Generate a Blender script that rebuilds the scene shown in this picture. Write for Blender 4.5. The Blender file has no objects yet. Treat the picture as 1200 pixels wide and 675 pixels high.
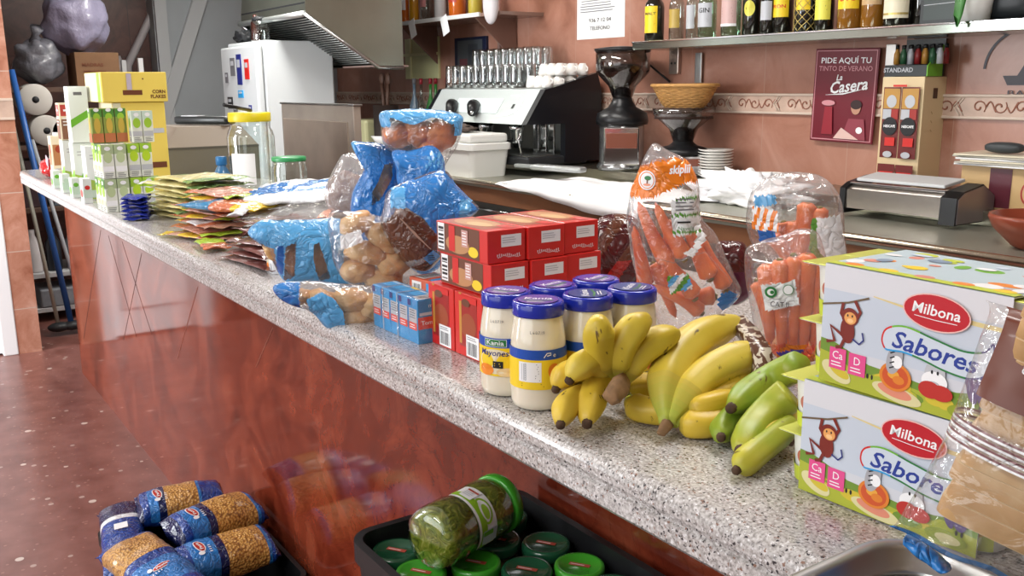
import bpy, bmesh, math, random
from mathutils import Vector, Matrix, Euler, noise
PI = math.pi
SC = bpy.context.scene
COL = SC.collection
V = Vector
random.seed(7)

# ------------------------------------------------------------------ camera
F_PX = 1100.0
CAM = V((0.0, -0.633, 1.51))
_d1 = V((-770, 231.5, -F_PX)).normalized()
_Z = -V((46, -5062, -F_PX)).normalized()
_X = -_d1; _X = (_X - _Z * _X.dot(_Z)).normalized()
_Y = _Z.cross(_X)
ROT = Matrix((_X, _Y, _Z))          # camera space -> world
cam_data = bpy.data.cameras.new('camera')
cam_data.sensor_width = 36.0
cam_data.lens = F_PX / 1200.0 * 36.0
cam_data.clip_start = 0.02
cam_data.clip_end = 60
cam = bpy.data.objects.new('camera', cam_data)
COL.objects.link(cam)
cam.matrix_world = Matrix.Translation(CAM) @ ROT.to_4x4()
SC.camera = cam

def ray(px, py): return ROT @ V((px - 600, 337.5 - py, -F_PX))
def onz(px, py, z): r = ray(px, py); return CAM + r * ((z - CAM.z) / r.z)
def ony(px, py, y): r = ray(px, py); return CAM + r * ((y - CAM.y) / r.y)
def onx(px, py, x): r = ray(px, py); return CAM + r * ((x - CAM.x) / r.x)

# ------------------------------------------------------------------ materials
MATS = {}
def srgb(h):
    h = h.lstrip('#')
    c = [int(h[i:i+2], 16) / 255 for i in (0, 2, 4)]
    return tuple((x / 12.92 if x <= .04045 else ((x + .055) / 1.055) ** 2.4) for x in c) + (1,)
def new_mat(name):
    m = bpy.data.materials.new(name); m.use_nodes = True
    nt = m.node_tree; b = nt.nodes['Principled BSDF']
    return m, nt, b
def nd(nt, t, **kw):
    n = nt.nodes.new(t)
    for k, v in kw.items():
        if k.startswith('i_'):
            n.inputs[int(k[2:]) if k[2:].isdigit() else k[2:].replace('_', ' ')].default_value = v
        else: setattr(n, k, v)
    return n
def coord(nt, scale=(1, 1, 1), kind='Object', rot=(0, 0, 0)):
    tc = nd(nt, 'ShaderNodeTexCoord'); mp = nd(nt, 'ShaderNodeMapping')
    mp.inputs['Scale'].default_value = scale; mp.inputs['Rotation'].default_value = rot
    nt.links.new(tc.outputs[kind], mp.inputs['Vector'])
    return mp.outputs['Vector']
def ramp(nt, src, stops, interp='LINEAR'):
    r = nd(nt, 'ShaderNodeValToRGB'); r.color_ramp.interpolation = interp
    e = r.color_ramp.elements
    while len(e) < len(stops): e.new(0.5)
    for el, (p, c) in zip(e, stops):
        el.position = p; el.color = c if len(c) == 4 else tuple(c) + (1,)
    nt.links.new(src, r.inputs[0]); return r.outputs[0]
def bump(nt, b, src, strength=.3, dist=.002):
    bp = nd(nt, 'ShaderNodeBump'); bp.inputs['Strength'].default_value = strength
    bp.inputs['Distance'].default_value = dist
    nt.links.new(src, bp.inputs['Height']); nt.links.new(bp.outputs[0], b.inputs['Normal'])
    return bp
def mat(name, col, rough=.5, metal=0.0, var=0.0, vs=20, bmp=0, bs=60, bd=.002, coat=0, trans=0, ior=1.45, sub=0, emit=0):
    """plain principled colour with optional tonal variation and bump"""
    if name in MATS: return MATS[name]
    m, nt, b = new_mat(name)
    c = srgb(col) if isinstance(col, str) else tuple(col) + (1,)
    b.inputs['Base Color'].default_value = c
    b.inputs['Roughness'].default_value = rough
    b.inputs['Metallic'].default_value = metal
    b.inputs['IOR'].default_value = ior
    b.inputs['Coat Weight'].default_value = coat
    b.inputs['Transmission Weight'].default_value = trans
    if sub:
        b.inputs['Subsurface Weight'].default_value = sub
        b.inputs['Subsurface Radius'].default_value = (.01, .006, .003)
        b.inputs['Subsurface Scale'].default_value = 1
    if emit:
        b.inputs['Emission Color'].default_value = c
        b.inputs['Emission Strength'].default_value = emit
    if var or bmp:
        co = coord(nt)
        n = nd(nt, 'ShaderNodeTexNoise'); n.inputs['Scale'].default_value = vs; n.inputs['Detail'].default_value = 4
        nt.links.new(co, n.inputs['Vector'])
        if var:
            d = tuple(max(0, x * (1 - var)) for x in c[:3]); u = tuple(min(1, x * (1 + var)) for x in c[:3])
            nt.links.new(ramp(nt, n.outputs[0], [(.3, d), (.7, u)]), b.inputs['Base Color'])
        if bmp:
            n2 = nd(nt, 'ShaderNodeTexNoise'); n2.inputs['Scale'].default_value = bs; n2.inputs['Detail'].default_value = 3
            nt.links.new(co, n2.inputs['Vector'])
            bump(nt, b, n2.outputs[0], bmp, bd)
    MATS[name] = m
    return m
def film(name, col='#ffffff', haze=.05, gloss=.3, rough=.12, bs=38, bd=.006, opac=0.0, print_col=None):
    """thin crinkled plastic film: see-through, with sharp crinkle highlights"""
    if name in MATS: return MATS[name]
    m = bpy.data.materials.new(name); m.use_nodes = True; nt = m.node_tree
    nt.nodes.remove(nt.nodes['Principled BSDF'])
    out = nt.nodes['Material Output']
    co = coord(nt)
    n = nd(nt, 'ShaderNodeTexNoise'); n.inputs['Scale'].default_value = bs; n.inputs['Detail'].default_value = 3
    n.inputs['Distortion'].default_value = 1.2
    nt.links.new(co, n.inputs['Vector'])
    vo = nd(nt, 'ShaderNodeTexVoronoi'); vo.inputs['Scale'].default_value = bs * .8; vo.feature = 'SMOOTH_F1'
    mx0 = nd(nt, 'ShaderNodeVectorMath', operation='ADD')
    nt.links.new(co, mx0.inputs[0]); 
    sc = nd(nt, 'ShaderNodeVectorMath', operation='SCALE'); sc.inputs[3].default_value = .05
    nt.links.new(n.outputs[1], sc.inputs[0]); nt.links.new(sc.outputs[0], mx0.inputs[1])
    nt.links.new(mx0.outputs[0], vo.inputs['Vector'])
    add = nd(nt, 'ShaderNodeMath', operation='ADD'); nt.links.new(n.outputs[0], add.inputs[0]); nt.links.new(vo.outputs['Distance'], add.inputs[1])
    bp = nd(nt, 'ShaderNodeBump'); bp.inputs['Strength'].default_value = .9; bp.inputs['Distance'].default_value = bd
    nt.links.new(add.outputs[0], bp.inputs['Height'])
    tr = nd(nt, 'ShaderNodeBsdfTransparent'); tr.inputs[0].default_value = srgb(col)
    gl = nd(nt, 'ShaderNodeBsdfGlossy'); gl.inputs['Roughness'].default_value = rough
    nt.links.new(bp.outputs[0], gl.inputs['Normal'])
    df = nd(nt, 'ShaderNodeBsdfDiffuse'); df.inputs[0].default_value = srgb('#f2f2f4')
    nt.links.new(bp.outputs[0], df.inputs['Normal'])
    m1 = nd(nt, 'ShaderNodeMixShader'); m1.inputs[0].default_value = haze
    nt.links.new(tr.outputs[0], m1.inputs[1]); nt.links.new(df.outputs[0], m1.inputs[2])
    fr = nd(nt, 'ShaderNodeLayerWeight'); fr.inputs[0].default_value = gloss
    nt.links.new(bp.outputs[0], fr.inputs['Normal'])
    mm = nd(nt, 'ShaderNodeMath', operation='MULTIPLY_ADD'); mm.inputs[1].default_value = .55; mm.inputs[2].default_value = .05
    nt.links.new(fr.outputs['Facing'], mm.inputs[0])
    m2 = nd(nt, 'ShaderNodeMixShader'); nt.links.new(mm.outputs[0], m2.inputs[0])
    nt.links.new(m1.outputs[0], m2.inputs[1]); nt.links.new(gl.outputs[0], m2.inputs[2])
    nt.links.new(m2.outputs[0], out.inputs[0])
    MATS[name] = m
    return m
def glass(name, col='#ffffff', tint=.9, rough=.03, gl=.25):
    """thin clear glass wall"""
    if name in MATS: return MATS[name]
    m = bpy.data.materials.new(name); m.use_nodes = True; nt = m.node_tree
    nt.nodes.remove(nt.nodes['Principled BSDF']); out = nt.nodes['Material Output']
    tr = nd(nt, 'ShaderNodeBsdfTransparent'); tr.inputs[0].default_value = srgb(col)
    g = nd(nt, 'ShaderNodeBsdfGlossy'); g.inputs['Roughness'].default_value = rough
    lw = nd(nt, 'ShaderNodeLayerWeight'); lw.inputs[0].default_value = gl
    mm = nd(nt, 'ShaderNodeMath', operation='MULTIPLY_ADD'); mm.inputs[1].default_value = .8; mm.inputs[2].default_value = .06
    nt.links.new(lw.outputs['Facing'], mm.inputs[0])
    mx = nd(nt, 'ShaderNodeMixShader'); nt.links.new(mm.outputs[0], mx.inputs[0])
    nt.links.new(tr.outputs[0], mx.inputs[1]); nt.links.new(g.outputs[0], mx.inputs[2])
    nt.links.new(mx.outputs[0], out.inputs[0]); MATS[name] = m; return m

# ------------------------------------------------------------------ mesh builder
class MB:
    def __init__(s): s.v = []; s.f = []; s.m = []; s.sm = []; s.mats = []
    def mi(s, m):
        if m not in s.mats: s.mats.append(m)
        return s.mats.index(m)
    def add(s, vs, fs, m, smooth=False, T=None):
        o = len(s.v)
        if T is not None: vs = [T @ V(v) for v in vs]
        s.v += [tuple(v) for v in vs]
        ml = m if isinstance(m, list) else None
        for k, f in enumerate(fs):
            s.f.append([i + o for i in f]); s.m.append(s.mi(ml[k] if ml else m)); s.sm.append(smooth)
        return s
    def box(s, c, d, m, bev=0, T=None, seg=2, smooth=False):
        if bev <= 0:
            x, y, z = c; a, b, e = d[0] / 2, d[1] / 2, d[2] / 2
            vs = [(x + i * a, y + j * b, z + k * e) for i in (-1, 1) for j in (-1, 1) for k in (-1, 1)]
            return s.add(vs, [(0, 1, 3, 2), (4, 6, 7, 5), (0, 4, 5, 1), (2, 3, 7, 6), (0, 2, 6, 4), (1, 5, 7, 3)], m, False, T)
        bm = bmesh.new(); bmesh.ops.create_cube(bm, size=1)
        for v in bm.verts: v.co = V((c[0] + v.co.x * d[0], c[1] + v.co.y * d[1], c[2] + v.co.z * d[2]))
        bmesh.ops.bevel(bm, geom=bm.edges[:], offset=min(bev, min(d) * .49), segments=seg, affect='EDGES', profile=.5)
        s.bm(bm, m, T, smooth); return s
    def bm(s, bm, m, T=None, smooth=False):
        bm.verts.index_update()
        s.add([v.co.copy() for v in bm.verts], [[v.index for v in f.verts] for f in bm.faces], m, smooth, T); bm.free()
    def lathe(s, prof, m, n=32, c=(0, 0, 0), T=None, smooth=True, mf=None, sq=None):
        """prof: (r, z) list around local z; mf(k) -> material of ring k"""
        vs = []; fs = []; ms = []
        for r, z in prof:
            for i in range(n):
                a = 2 * PI * i / n
                vs.append((c[0] + r * math.cos(a), c[1] + r * math.sin(a), c[2] + z))
        for k in range(len(prof) - 1):
            for i in range(n):
                j = (i + 1) % n
                fs.append((k * n + i, k * n + j, (k + 1) * n + j, (k + 1) * n + i)); ms.append(mf(k) if mf else m)
        if prof[0][0] > 1e-6: fs.append(tuple(reversed(range(n)))); ms.append(ms[0])
        if prof[-1][0] > 1e-6: fs.append(tuple((len(prof) - 1) * n + i for i in range(n))); ms.append(ms[-2] if len(ms) > 1 else ms[0])
        return s.add(vs, fs, ms, smooth, T)
    def tube(s, pts, r, m, n=10, caps=True, T=None, smooth=True, mf=None, prof=None, up=None):
        pts = [V(p) for p in pts]; N = len(pts)
        rr = r if isinstance(r, (list, tuple)) else [r] * N
        vs = []; fs = []; ms = []
        t0 = (pts[1] - pts[0]).normalized()
        ref = V(up) if up else (V((0, 0, 1)) if abs(t0.z) < .9 else V((1, 0, 0)))
        a = (ref - t0 * ref.dot(t0)).normalized()
        for k, p in enumerate(pts):
            t = (pts[min(k + 1, N - 1)] - pts[max(k - 1, 0)]).normalized()
            a = (a - t * a.dot(t)).normalized(); b = t.cross(a)
            for i in range(n):
                an = 2 * PI * i / n; q = prof(an) if prof else 1
                vs.append(p + (a * math.cos(an) + b * math.sin(an)) * rr[k] * q)
        for k in range(N - 1):
            for i in range(n):
                j = (i + 1) % n
                fs.append((k * n + i, k * n + j, (k + 1) * n + j, (k + 1) * n + i)); ms.append(mf(k / (N - 1)) if mf else m)
        if caps:
            fs.append(tuple(reversed(range(n)))); ms.append(mf(0) if mf else m)
            fs.append(tuple((N - 1) * n + i for i in range(n))); ms.append(mf(1) if mf else m)
        return s.add(vs, fs, ms, smooth, T)
    def prism(s, pts, h, m, T=None, smooth=False):
        """polygon in xy (ccw), extruded along z by h"""
        n = len(pts)
        vs = [(p[0], p[1], 0) for p in pts] + [(p[0], p[1], h) for p in pts]
        fs = [tuple(reversed(range(n))), tuple(range(n, 2 * n))] + [(i, (i + 1) % n, n + (i + 1) % n, n + i) for i in range(n)]
        return s.add(vs, fs, m, smooth, T)
    def ell(s, c, r, m, nu=20, nv=12, T=None, ns=0, nf=10, seed=0, p=2.0):
        vs = []; fs = []
        def sp(x): return math.copysign(abs(x) ** (2 / p), x)
        for j in range(nv + 1):
            ph = -PI / 2 + PI * j / nv
            for i in range(nu):
                th = 2 * PI * i / nu
                x = sp(math.cos(ph)) * sp(math.cos(th)); y = sp(math.cos(ph)) * sp(math.sin(th)); z = sp(math.sin(ph))
                k = 1
                if ns: k += ns * noise.noise(V((x, y, z)) * nf * .3 + V((seed, 0, 0)))
                vs.append((c[0] + r[0] * x * k, c[1] + r[1] * y * k, c[2] + r[2] * z * k))
        for j in range(nv):
            for i in range(nu):
                a, b = j * nu + i, j * nu + (i + 1) % nu
                fs.append((a, b, b + nu, a + nu))
        return s.add(vs, fs, m, True, T)
    def build(s, name, parent=None, loc=None, weld=False):
        me = bpy.data.meshes.new(name)
        me.from_pydata(s.v, [], s.f)
        for m in s.mats: me.materials.append(m)
        me.polygons.foreach_set('material_index', s.m)
        me.polygons.foreach_set('use_smooth', s.sm)
        me.update()
        o = bpy.data.objects.new(name, me); COL.objects.link(o)
        if parent: o.parent = parent
        if loc is not None: o.location = loc
        return o

def tag(o, label=None, cat=None, group=None, kind=None):
    if label: o['label'] = label
    if cat: o['category'] = cat
    if group: o['group'] = group
    if kind: o['kind'] = kind
    return o
def thing(name, label, cat, loc=(0, 0, 0), rz=0, group=None, rot=None):
    o = bpy.data.objects.new(name, None); COL.objects.link(o)
    o.empty_display_size = .05
    o.location = loc; o.rotation_euler = rot if rot is not None else (0, 0, rz)
    return tag(o, label, cat, group)
def struct(mb, name): return tag(mb.build(name), kind='structure')
def copy_tree(o, parent=None):
    c = o.copy(); COL.objects.link(c); c.parent = parent
    for ch in list(o.children): copy_tree(ch, c)
    return c
def dup(o, loc, rz=None, label=None, group=None, rot=None):
    c = copy_tree(o); c.location = loc
    if rz is not None: c.rotation_euler = (0, 0, rz)
    if rot is not None: c.rotation_euler = rot
    if label: c['label'] = label
    if group: c['group'] = group
    return c
def frame_T(o, x, y=None, z=None):
    """matrix from origin and axes (orthonormalised)"""
    x = V(x).normalized()
    if y is not None: y = V(y); y = (y - x * y.dot(x)).normalized(); z = x.cross(y)
    else: z = V(z); z = (z - x * z.dot(x)).normalized(); y = z.cross(x)
    M = Matrix((x, y, z)).transposed().to_4x4(); M.translation = V(o); return M

# ------------------------------------------------------------------ printed graphics
_TX = {}
def text_geo(t, bold=0.0, shear=0.0):
    k = (t, bold, shear)
    if k not in _TX:
        cu = bpy.data.curves.new('lettering', 'FONT'); cu.body = t; cu.size = 1; cu.resolution_u = 2
        cu.offset = bold; cu.shear = shear; cu.align_x = 'CENTER'; cu.align_y = 'CENTER'
        ob = bpy.data.objects.new('lettering', cu); COL.objects.link(ob)
        dg = bpy.context.evaluated_depsgraph_get()
        me = bpy.data.meshes.new_from_object(ob.evaluated_get(dg))
        vs = [(v.co.x, v.co.y) for v in me.vertices]; fs = [tuple(p.vertices) for p in me.polygons]
        w = (max(v[0] for v in vs) - min(v[0] for v in vs)) if vs else 1
        cx = (max(v[0] for v in vs) + min(v[0] for v in vs)) / 2 if vs else 0
        vs = [(v[0] - cx, v[1]) for v in vs]
        bpy.data.objects.remove(ob); bpy.data.curves.remove(cu); bpy.data.meshes.remove(me)
        _TX[k] = (vs, fs, w)
    return _TX[k]
class Sheet:
    """flat artwork in metres (x right, y up), each shape a hair above the one before"""
    def __init__(s, step=.00012, base=.0003): s.it = []; s.z = base; s.step = step
    def _n(s): s.z += s.step; return s.z
    def poly(s, pts, m, sub=0):
        z = s._n(); s.it.append(([(x, y, z) for x, y in pts], [tuple(range(len(pts)))], m)); return s
    def rect(s, x, y, w, h, m, nx=1, rot=0):
        z = s._n(); vs = []; fs = []
        for i in range(nx + 1):
            for yy in (y - h / 2, y + h / 2):
                a, b = x - w / 2 + w * i / nx, yy
                if rot:
                    dx, dy = a - x, b - y; a = x + dx * math.cos(rot) - dy * math.sin(rot); b = y + dx * math.sin(rot) + dy * math.cos(rot)
                vs.append((a, b, z))
        for i in range(nx): fs.append((2 * i, 2 * i + 2, 2 * i + 3, 2 * i + 1))
        s.it.append((vs, fs, m)); return s
    def ell(s, x, y, a, b, m, n=28, rot=0, a0=0, a1=2 * PI):
        z = s._n(); vs = [(x, y, z)]
        for i in range(n + 1):
            t = a0 + (a1 - a0) * i / n; u, v = a * math.cos(t), b * math.sin(t)
            vs.append((x + u * math.cos(rot) - v * math.sin(rot), y + u * math.sin(rot) + v * math.cos(rot), z))
        s.it.append((vs, [(0, i, i + 1) for i in range(1, n + 1)], m)); return s
    def line(s, pts, w, m):
        z = s._n(); vs = []; fs = []; n = len(pts)
        ws = w if isinstance(w, list) else [w] * n
        for i, p in enumerate(pts):
            a = V(pts[max(i - 1, 0)]); b = V(pts[min(i + 1, n - 1)]); d = (b - a).normalized()
            q = V((-d.y, d.x)) * ws[i] / 2
            vs += [(p[0] + q.x, p[1] + q.y, z), (p[0] - q.x, p[1] - q.y, z)]
        for i in range(n - 1): fs.append((2 * i, 2 * i + 1, 2 * i + 3, 2 * i + 2))
        s.it.append((vs, fs, m)); return s
    def text(s, t, x, y, size, m, bold=0, shear=0, rot=0, width=None):
        z = s._n(); vs, fs, w = text_geo(t, bold, shear)
        k = size if width is None else width / w
        ky = size
        c, sn = math.cos(rot), math.sin(rot)
        s.it.append(([(x + a * k * c - b * ky * sn, y + a * k * sn + b * ky * c, z) for a, b in vs], fs, m)); return s
    def bars(s, x, y, w, h, m, n=9, seed=1, horiz=False):
        rnd = random.Random(seed); t = 0; out = []
        ws = [rnd.uniform(.4, 1.4) for _ in range(2 * n)]; S = sum(ws)
        for i, q in enumerate(ws):
            q = q / S * (h if horiz else w)
            if i % 2 == 0: out.append((t + q / 2, q))
            t += q
        for c, q in out:
            if horiz: s.rect(x, y - h / 2 + c, w, q, m); 
            else: s.rect(x - w / 2 + c, y, q, h, m)
            s.z -= s.step
        s.z += s.step; return s
    def lines(s, x, y, w, h, m, n=4, th=.35, seed=3):
        """rows of small print too fine to read in the photograph"""
        rnd = random.Random(seed)
        for i in range(n):
            ww = w * rnd.uniform(.7, 1); s.rect(x - (w - ww) / 2, y + h / 2 - (i + .5) * h / n, ww, h / n * th, m); s.z -= s.step
        s.z += s.step; return s
    def onto(s, mb, fn):
        for vs, fs, m in s.it: mb.add([fn(*v) for v in vs], fs, m, False)
        return mb
    def flat(s, mb, o, u, v):
        o, u, v = V(o), V(u).normalized(), V(v).normalized(); n = u.cross(v)
        return s.onto(mb, lambda x, y, z: o + u * x + v * y + n * z)
    def wrap(s, mb, R, z0=0, a0=0):
        """around a vertical cylinder; x=0 faces angle a0"""
        rf = R if callable(R) else (lambda z: R)
        return s.onto(mb, lambda x, y, z: ((rf(y + z0) + z + .0004) * math.cos(a0 + x / rf(y + z0)), (rf(y + z0) + z + .0004) * math.sin(a0 + x / rf(y + z0)), y + z0))

# ------------------------------------------------------------------ soft bags
def pillow(mb, L, W, H, mf, T=None, nu=44, nv=40, seed=0, wr=.004, wf=22, ends=(1, 1), taper=(1, 1), bulge=.45, seal=.06, sq=2.4, lift=0):
    """closed soft pack along x; sealed flat ends. mf(u, a) -> material. taper = width factor at both ends"""
    vs = []; fs = []; ms = []
    for i in range(nu + 1):
        u = i / nu; x = (u - .5) * L
        e0 = min(1, u / max(seal, 1e-4)) if ends[0] else 1; e1 = min(1, (1 - u) / max(seal, 1e-4)) if ends[1] else 1
        hu = (max(0, math.sin(PI * min(1, max(0, u)))) ** bulge) if ends[0] or ends[1] else 1
        h = max(.0012, H / 2 * hu * (.15 + .85 * min(e0, e1)))
        w = W / 2 * (taper[0] + (taper[1] - taper[0]) * u) * (1 - .13 * hu + .06)
        for j in range(nv):
            a = 2 * PI * j / nv; ca, sa = math.cos(a), math.sin(a)
            y = w * math.copysign(abs(ca) ** (2 / sq), ca); z = h * math.copysign(abs(sa) ** (2 / sq), sa)
            p = V((x, y, z))
            q = p * wf + V((seed * 7.3, seed, 0))
            d = noise.noise(q) + .6 * abs(noise.noise(q * 2.3)) - .15
            d2 = noise.noise(q * .45 + V((5, 5, 5)))
            nrm = V((0, ca / max(w, 1e-3), sa / max(h, .004))).normalized()
            p += nrm * d * wr * (.35 + .65 * hu) + V((noise.noise(q + V((9, 1, 2))) * wr * (1.5 if (u < .1 or u > .9) else .2), 0, 0)) + V((0, 0, d2 * wr * 1.2))
            if u < seal or u > 1 - seal: p.z += wr * 1.2 * math.sin(p.y * 110 + seed)
            p.z += lift * (4 * (u - .5) ** 2)
            vs.append(p)
    for i in range(nu):
        for j in range(nv):
            k = (j + 1) % nv
            fs.append((i * nv + j, (i + 1) * nv + j, (i + 1) * nv + k, i * nv + k)); ms.append(mf((i + .5) / nu, 2 * PI * (j + .5) / nv))
    fs.append(tuple(range(nv))); ms.append(mf(0, 0)); fs.append(tuple(reversed([nu * nv + j for j in range(nv)]))); ms.append(mf(1, 0))
    mb.add(vs, fs, ms, True, T); return mb
def view_T(p1, p2, tilt=0):
    """local x from p1 to p2, local z towards the side the customers stand on"""
    p1, p2 = V(p1), V(p2); c = (p1 + p2) / 2
    return frame_T(c, p2 - p1, z=(V((.55, -.75, .35 + tilt))))
def bez(p0, p1, p2, n=16):
    """quadratic curve passing through p1 at its middle"""
    p0, p1, p2 = V(p0), V(p1), V(p2); c = p1 * 2 - (p0 + p2) / 2
    return [p0 * (1 - t) ** 2 + c * 2 * t * (1 - t) + p2 * t * t for t in [i / n for i in range(n + 1)]]
# ------------------------------------------------------------------ setting materials
def tile_mat(name, swz, w, h, ox, oz, cols, rough=.16, mortar='#b9a79c', vs=6, msz=.003, bstr=.15):
    m, nt, b = new_mat(name)
    tc = nd(nt, 'ShaderNodeTexCoord'); sp = nd(nt, 'ShaderNodeSeparateXYZ'); cb = nd(nt, 'ShaderNodeCombineXYZ')
    nt.links.new(tc.outputs['Object'], sp.inputs[0])
    a1 = nd(nt, 'ShaderNodeMath', operation='ADD'); a1.inputs[1].default_value = ox
    a2 = nd(nt, 'ShaderNodeMath', operation='ADD'); a2.inputs[1].default_value = oz
    nt.links.new(sp.outputs[swz[0]], a1.inputs[0]); nt.links.new(sp.outputs[swz[1]], a2.inputs[0])
    nt.links.new(a1.outputs[0], cb.inputs[0]); nt.links.new(a2.outputs[0], cb.inputs[1])
    br = nd(nt, 'ShaderNodeTexBrick'); br.offset = 0; br.squash = 1
    br.inputs['Scale'].default_value = 1; br.inputs['Brick Width'].default_value = w; br.inputs['Row Height'].default_value = h
    br.inputs['Mortar Size'].default_value = msz; br.inputs['Mortar Smooth'].default_value = .3
    br.inputs['Bias'].default_value = 0
    br.inputs['Color1'].default_value = (.35, .35, .35, 1); br.inputs['Color2'].default_value = (.65, .65, .65, 1)
    nt.links.new(cb.outputs[0], br.inputs[0])
    n = nd(nt, 'ShaderNodeTexNoise'); n.inputs['Scale'].default_value = vs; n.inputs['Detail'].default_value = 8; n.inputs['Roughness'].default_value = .62
    n.inputs['Distortion'].default_value = .8
    nt.links.new(tc.outputs['Object'], n.inputs[0])
    mixf = nd(nt, 'ShaderNodeMath', operation='MULTIPLY_ADD'); mixf.inputs[1].default_value = .25; mixf.inputs[2].default_value = -.12
    nt.links.new(br.outputs[0], mixf.inputs[0])
    ad = nd(nt, 'ShaderNodeMath', operation='ADD'); nt.links.new(n.outputs[0], ad.inputs[0]); nt.links.new(mixf.outputs[0], ad.inputs[1])
    k = len(cols)
    rc = ramp(nt, ad.outputs[0], [(.28 + .44 * i / (k - 1), srgb(c)) for i, c in enumerate(cols)])
    mx = nd(nt, 'ShaderNodeMix', data_type='RGBA'); nt.links.new(br.outputs['Fac'], mx.inputs[0])
    nt.links.new(rc, mx.inputs[6]); mx.inputs[7].default_value = srgb(mortar)
    nt.links.new(mx.outputs[2], b.inputs['Base Color']); b.inputs['Roughness'].default_value = rough
    iv = nd(nt, 'ShaderNodeMath', operation='SUBTRACT'); iv.inputs[0].default_value = 1; nt.links.new(br.outputs['Fac'], iv.inputs[1])
    bump(nt, b, iv.outputs[0], bstr, .002)
    return m
M_TILE = tile_mat('terracotta_tile', (0, 2), .485, .605, 3.10, .365, ['#90604f', '#a4725f', '#ad7d6b', '#b88c7b'], mortar='#b08d7e', rough=.3, vs=3.5, msz=.002, bstr=.08)
M_TILEL = tile_mat('pillar_tile', (1, 2), .335, .335, .05, .07, ['#94604c', '#a9745f', '#b88672', '#c69a88'], mortar='#bda79a')
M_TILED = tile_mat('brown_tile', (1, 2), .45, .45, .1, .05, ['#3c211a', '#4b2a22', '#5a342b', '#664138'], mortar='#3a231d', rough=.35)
M_FRZ = mat('frieze_cream', '#bda393', rough=.35, var=.16, vs=14)
M_FRZB = mat('frieze_border', '#c9b7a8', rough=.35)
M_FRZS = mat('frieze_scroll', '#94604d', rough=.4)
M_WHITE = mat('white_paint', '#e9eaec', rough=.35)
M_GREYW = mat('grey_wall_paint', '#abb2b6', rough=.6, var=.04, vs=3)
M_TRIMW = mat('grey_trim_paint', '#c2c6c8', rough=.5)
M_CEIL = mat('ceiling_paint', '#d9d6d0', rough=.8)
M_STEEL = mat('brushed_steel', '#b9bab8', rough=.28, metal=1, var=.08, vs=5)
M_STEELD = mat('dull_steel', '#8d908d', rough=.4, metal=1, var=.12, vs=4)
M_CHROME = mat('chrome', '#e6e8ea', rough=.1, metal=1)
M_BLACK = mat('black_plastic', '#121316', rough=.35)
M_DARK = mat('dark_grey', '#26282b', rough=.5)
M_CLOTH = mat('white_cloth', '#f3f3f5', rough=.9, bmp=.3, bs=30, bd=.004)
M_CERAM = mat('white_ceramic', '#efeeea', rough=.15, coat=.4)
M_CARD = mat('cardboard', '#7b5b40', rough=.8, var=.12, vs=9)
M_INK = mat('ink_black', '#1b1b1e', rough=.5)
M_PAPER = mat('paper_white', '#eceded', rough=.7)
M_GLASS = glass('clear_glass', '#f4faf8')
M_GREYTXT = mat('ink_grey', '#6c6c70', rough=.6)

def granite():
    m, nt, b = new_mat('granite')
    co = coord(nt)
    n0 = nd(nt, 'ShaderNodeTexNoise'); n0.inputs['Scale'].default_value = 260; n0.inputs['Detail'].default_value = 2
    nt.links.new(co, n0.inputs[0])
    base = ramp(nt, n0.outputs[0], [(.3, srgb('#8d8986')), (.5, srgb('#b7b3b1')), (.72, srgb('#d8d6d6'))])
    def spots(scale, th, col, prev, seed):
        vo = nd(nt, 'ShaderNodeTexVoronoi'); vo.inputs['Scale'].default_value = scale; vo.inputs['Randomness'].default_value = 1
        mp = nd(nt, 'ShaderNodeMapping'); mp.inputs['Location'].default_value = (seed, seed * 1.7, seed * .3)
        nt.links.new(co, mp.inputs[0])
        nz = nd(nt, 'ShaderNodeTexNoise'); nz.inputs['Scale'].default_value = scale * 1.4
        nt.links.new(mp.outputs[0], nz.inputs[0])
        ad = nd(nt, 'ShaderNodeVectorMath', operation='MULTIPLY_ADD'); ad.inputs[1].default_value = (.006,) * 3
        nt.links.new(nz.outputs[1], ad.inputs[0]); nt.links.new(mp.outputs[0], ad.inputs[2])
        nt.links.new(ad.outputs[0], vo.inputs[0])
        sp = nd(nt, 'ShaderNodeSeparateColor'); nt.links.new(vo.outputs['Color'], sp.inputs[0])
        lt = nd(nt, 'ShaderNodeMath', operation='LESS_THAN'); lt.inputs[1].default_value = th
        nt.links.new(sp.outputs[0], lt.inputs[0])
        dl = nd(nt, 'ShaderNodeMath', operation='LESS_THAN'); dl.inputs[1].default_value = .45
        nt.links.new(vo.outputs['Distance'], dl.inputs[0])
        mu = nd(nt, 'ShaderNodeMath', operation='MULTIPLY'); nt.links.new(lt.outputs[0], mu.inputs[0]); nt.links.new(dl.outputs[0], mu.inputs[1])
        mx = nd(nt, 'ShaderNodeMix', data_type='RGBA'); nt.links.new(mu.outputs[0], mx.inputs[0]); nt.links.new(prev, mx.inputs[6])
        mx.inputs[7].default_value = srgb(col); return mx.outputs[2]
    c = spots(380, .2, '#7d7979', base, 1)
    c = spots(300, .12, '#e2e2e4', c, 4)
    c = spots(270, .12, '#3d3a3d', c, 7)
    c = spots(300, .07, '#8a6a5c', c, 11)
    nt.links.new(c, b.inputs['Base Color']); b.inputs['Roughness'].default_value = .2; b.inputs['Coat Weight'].default_value = .3
    return m
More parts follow.
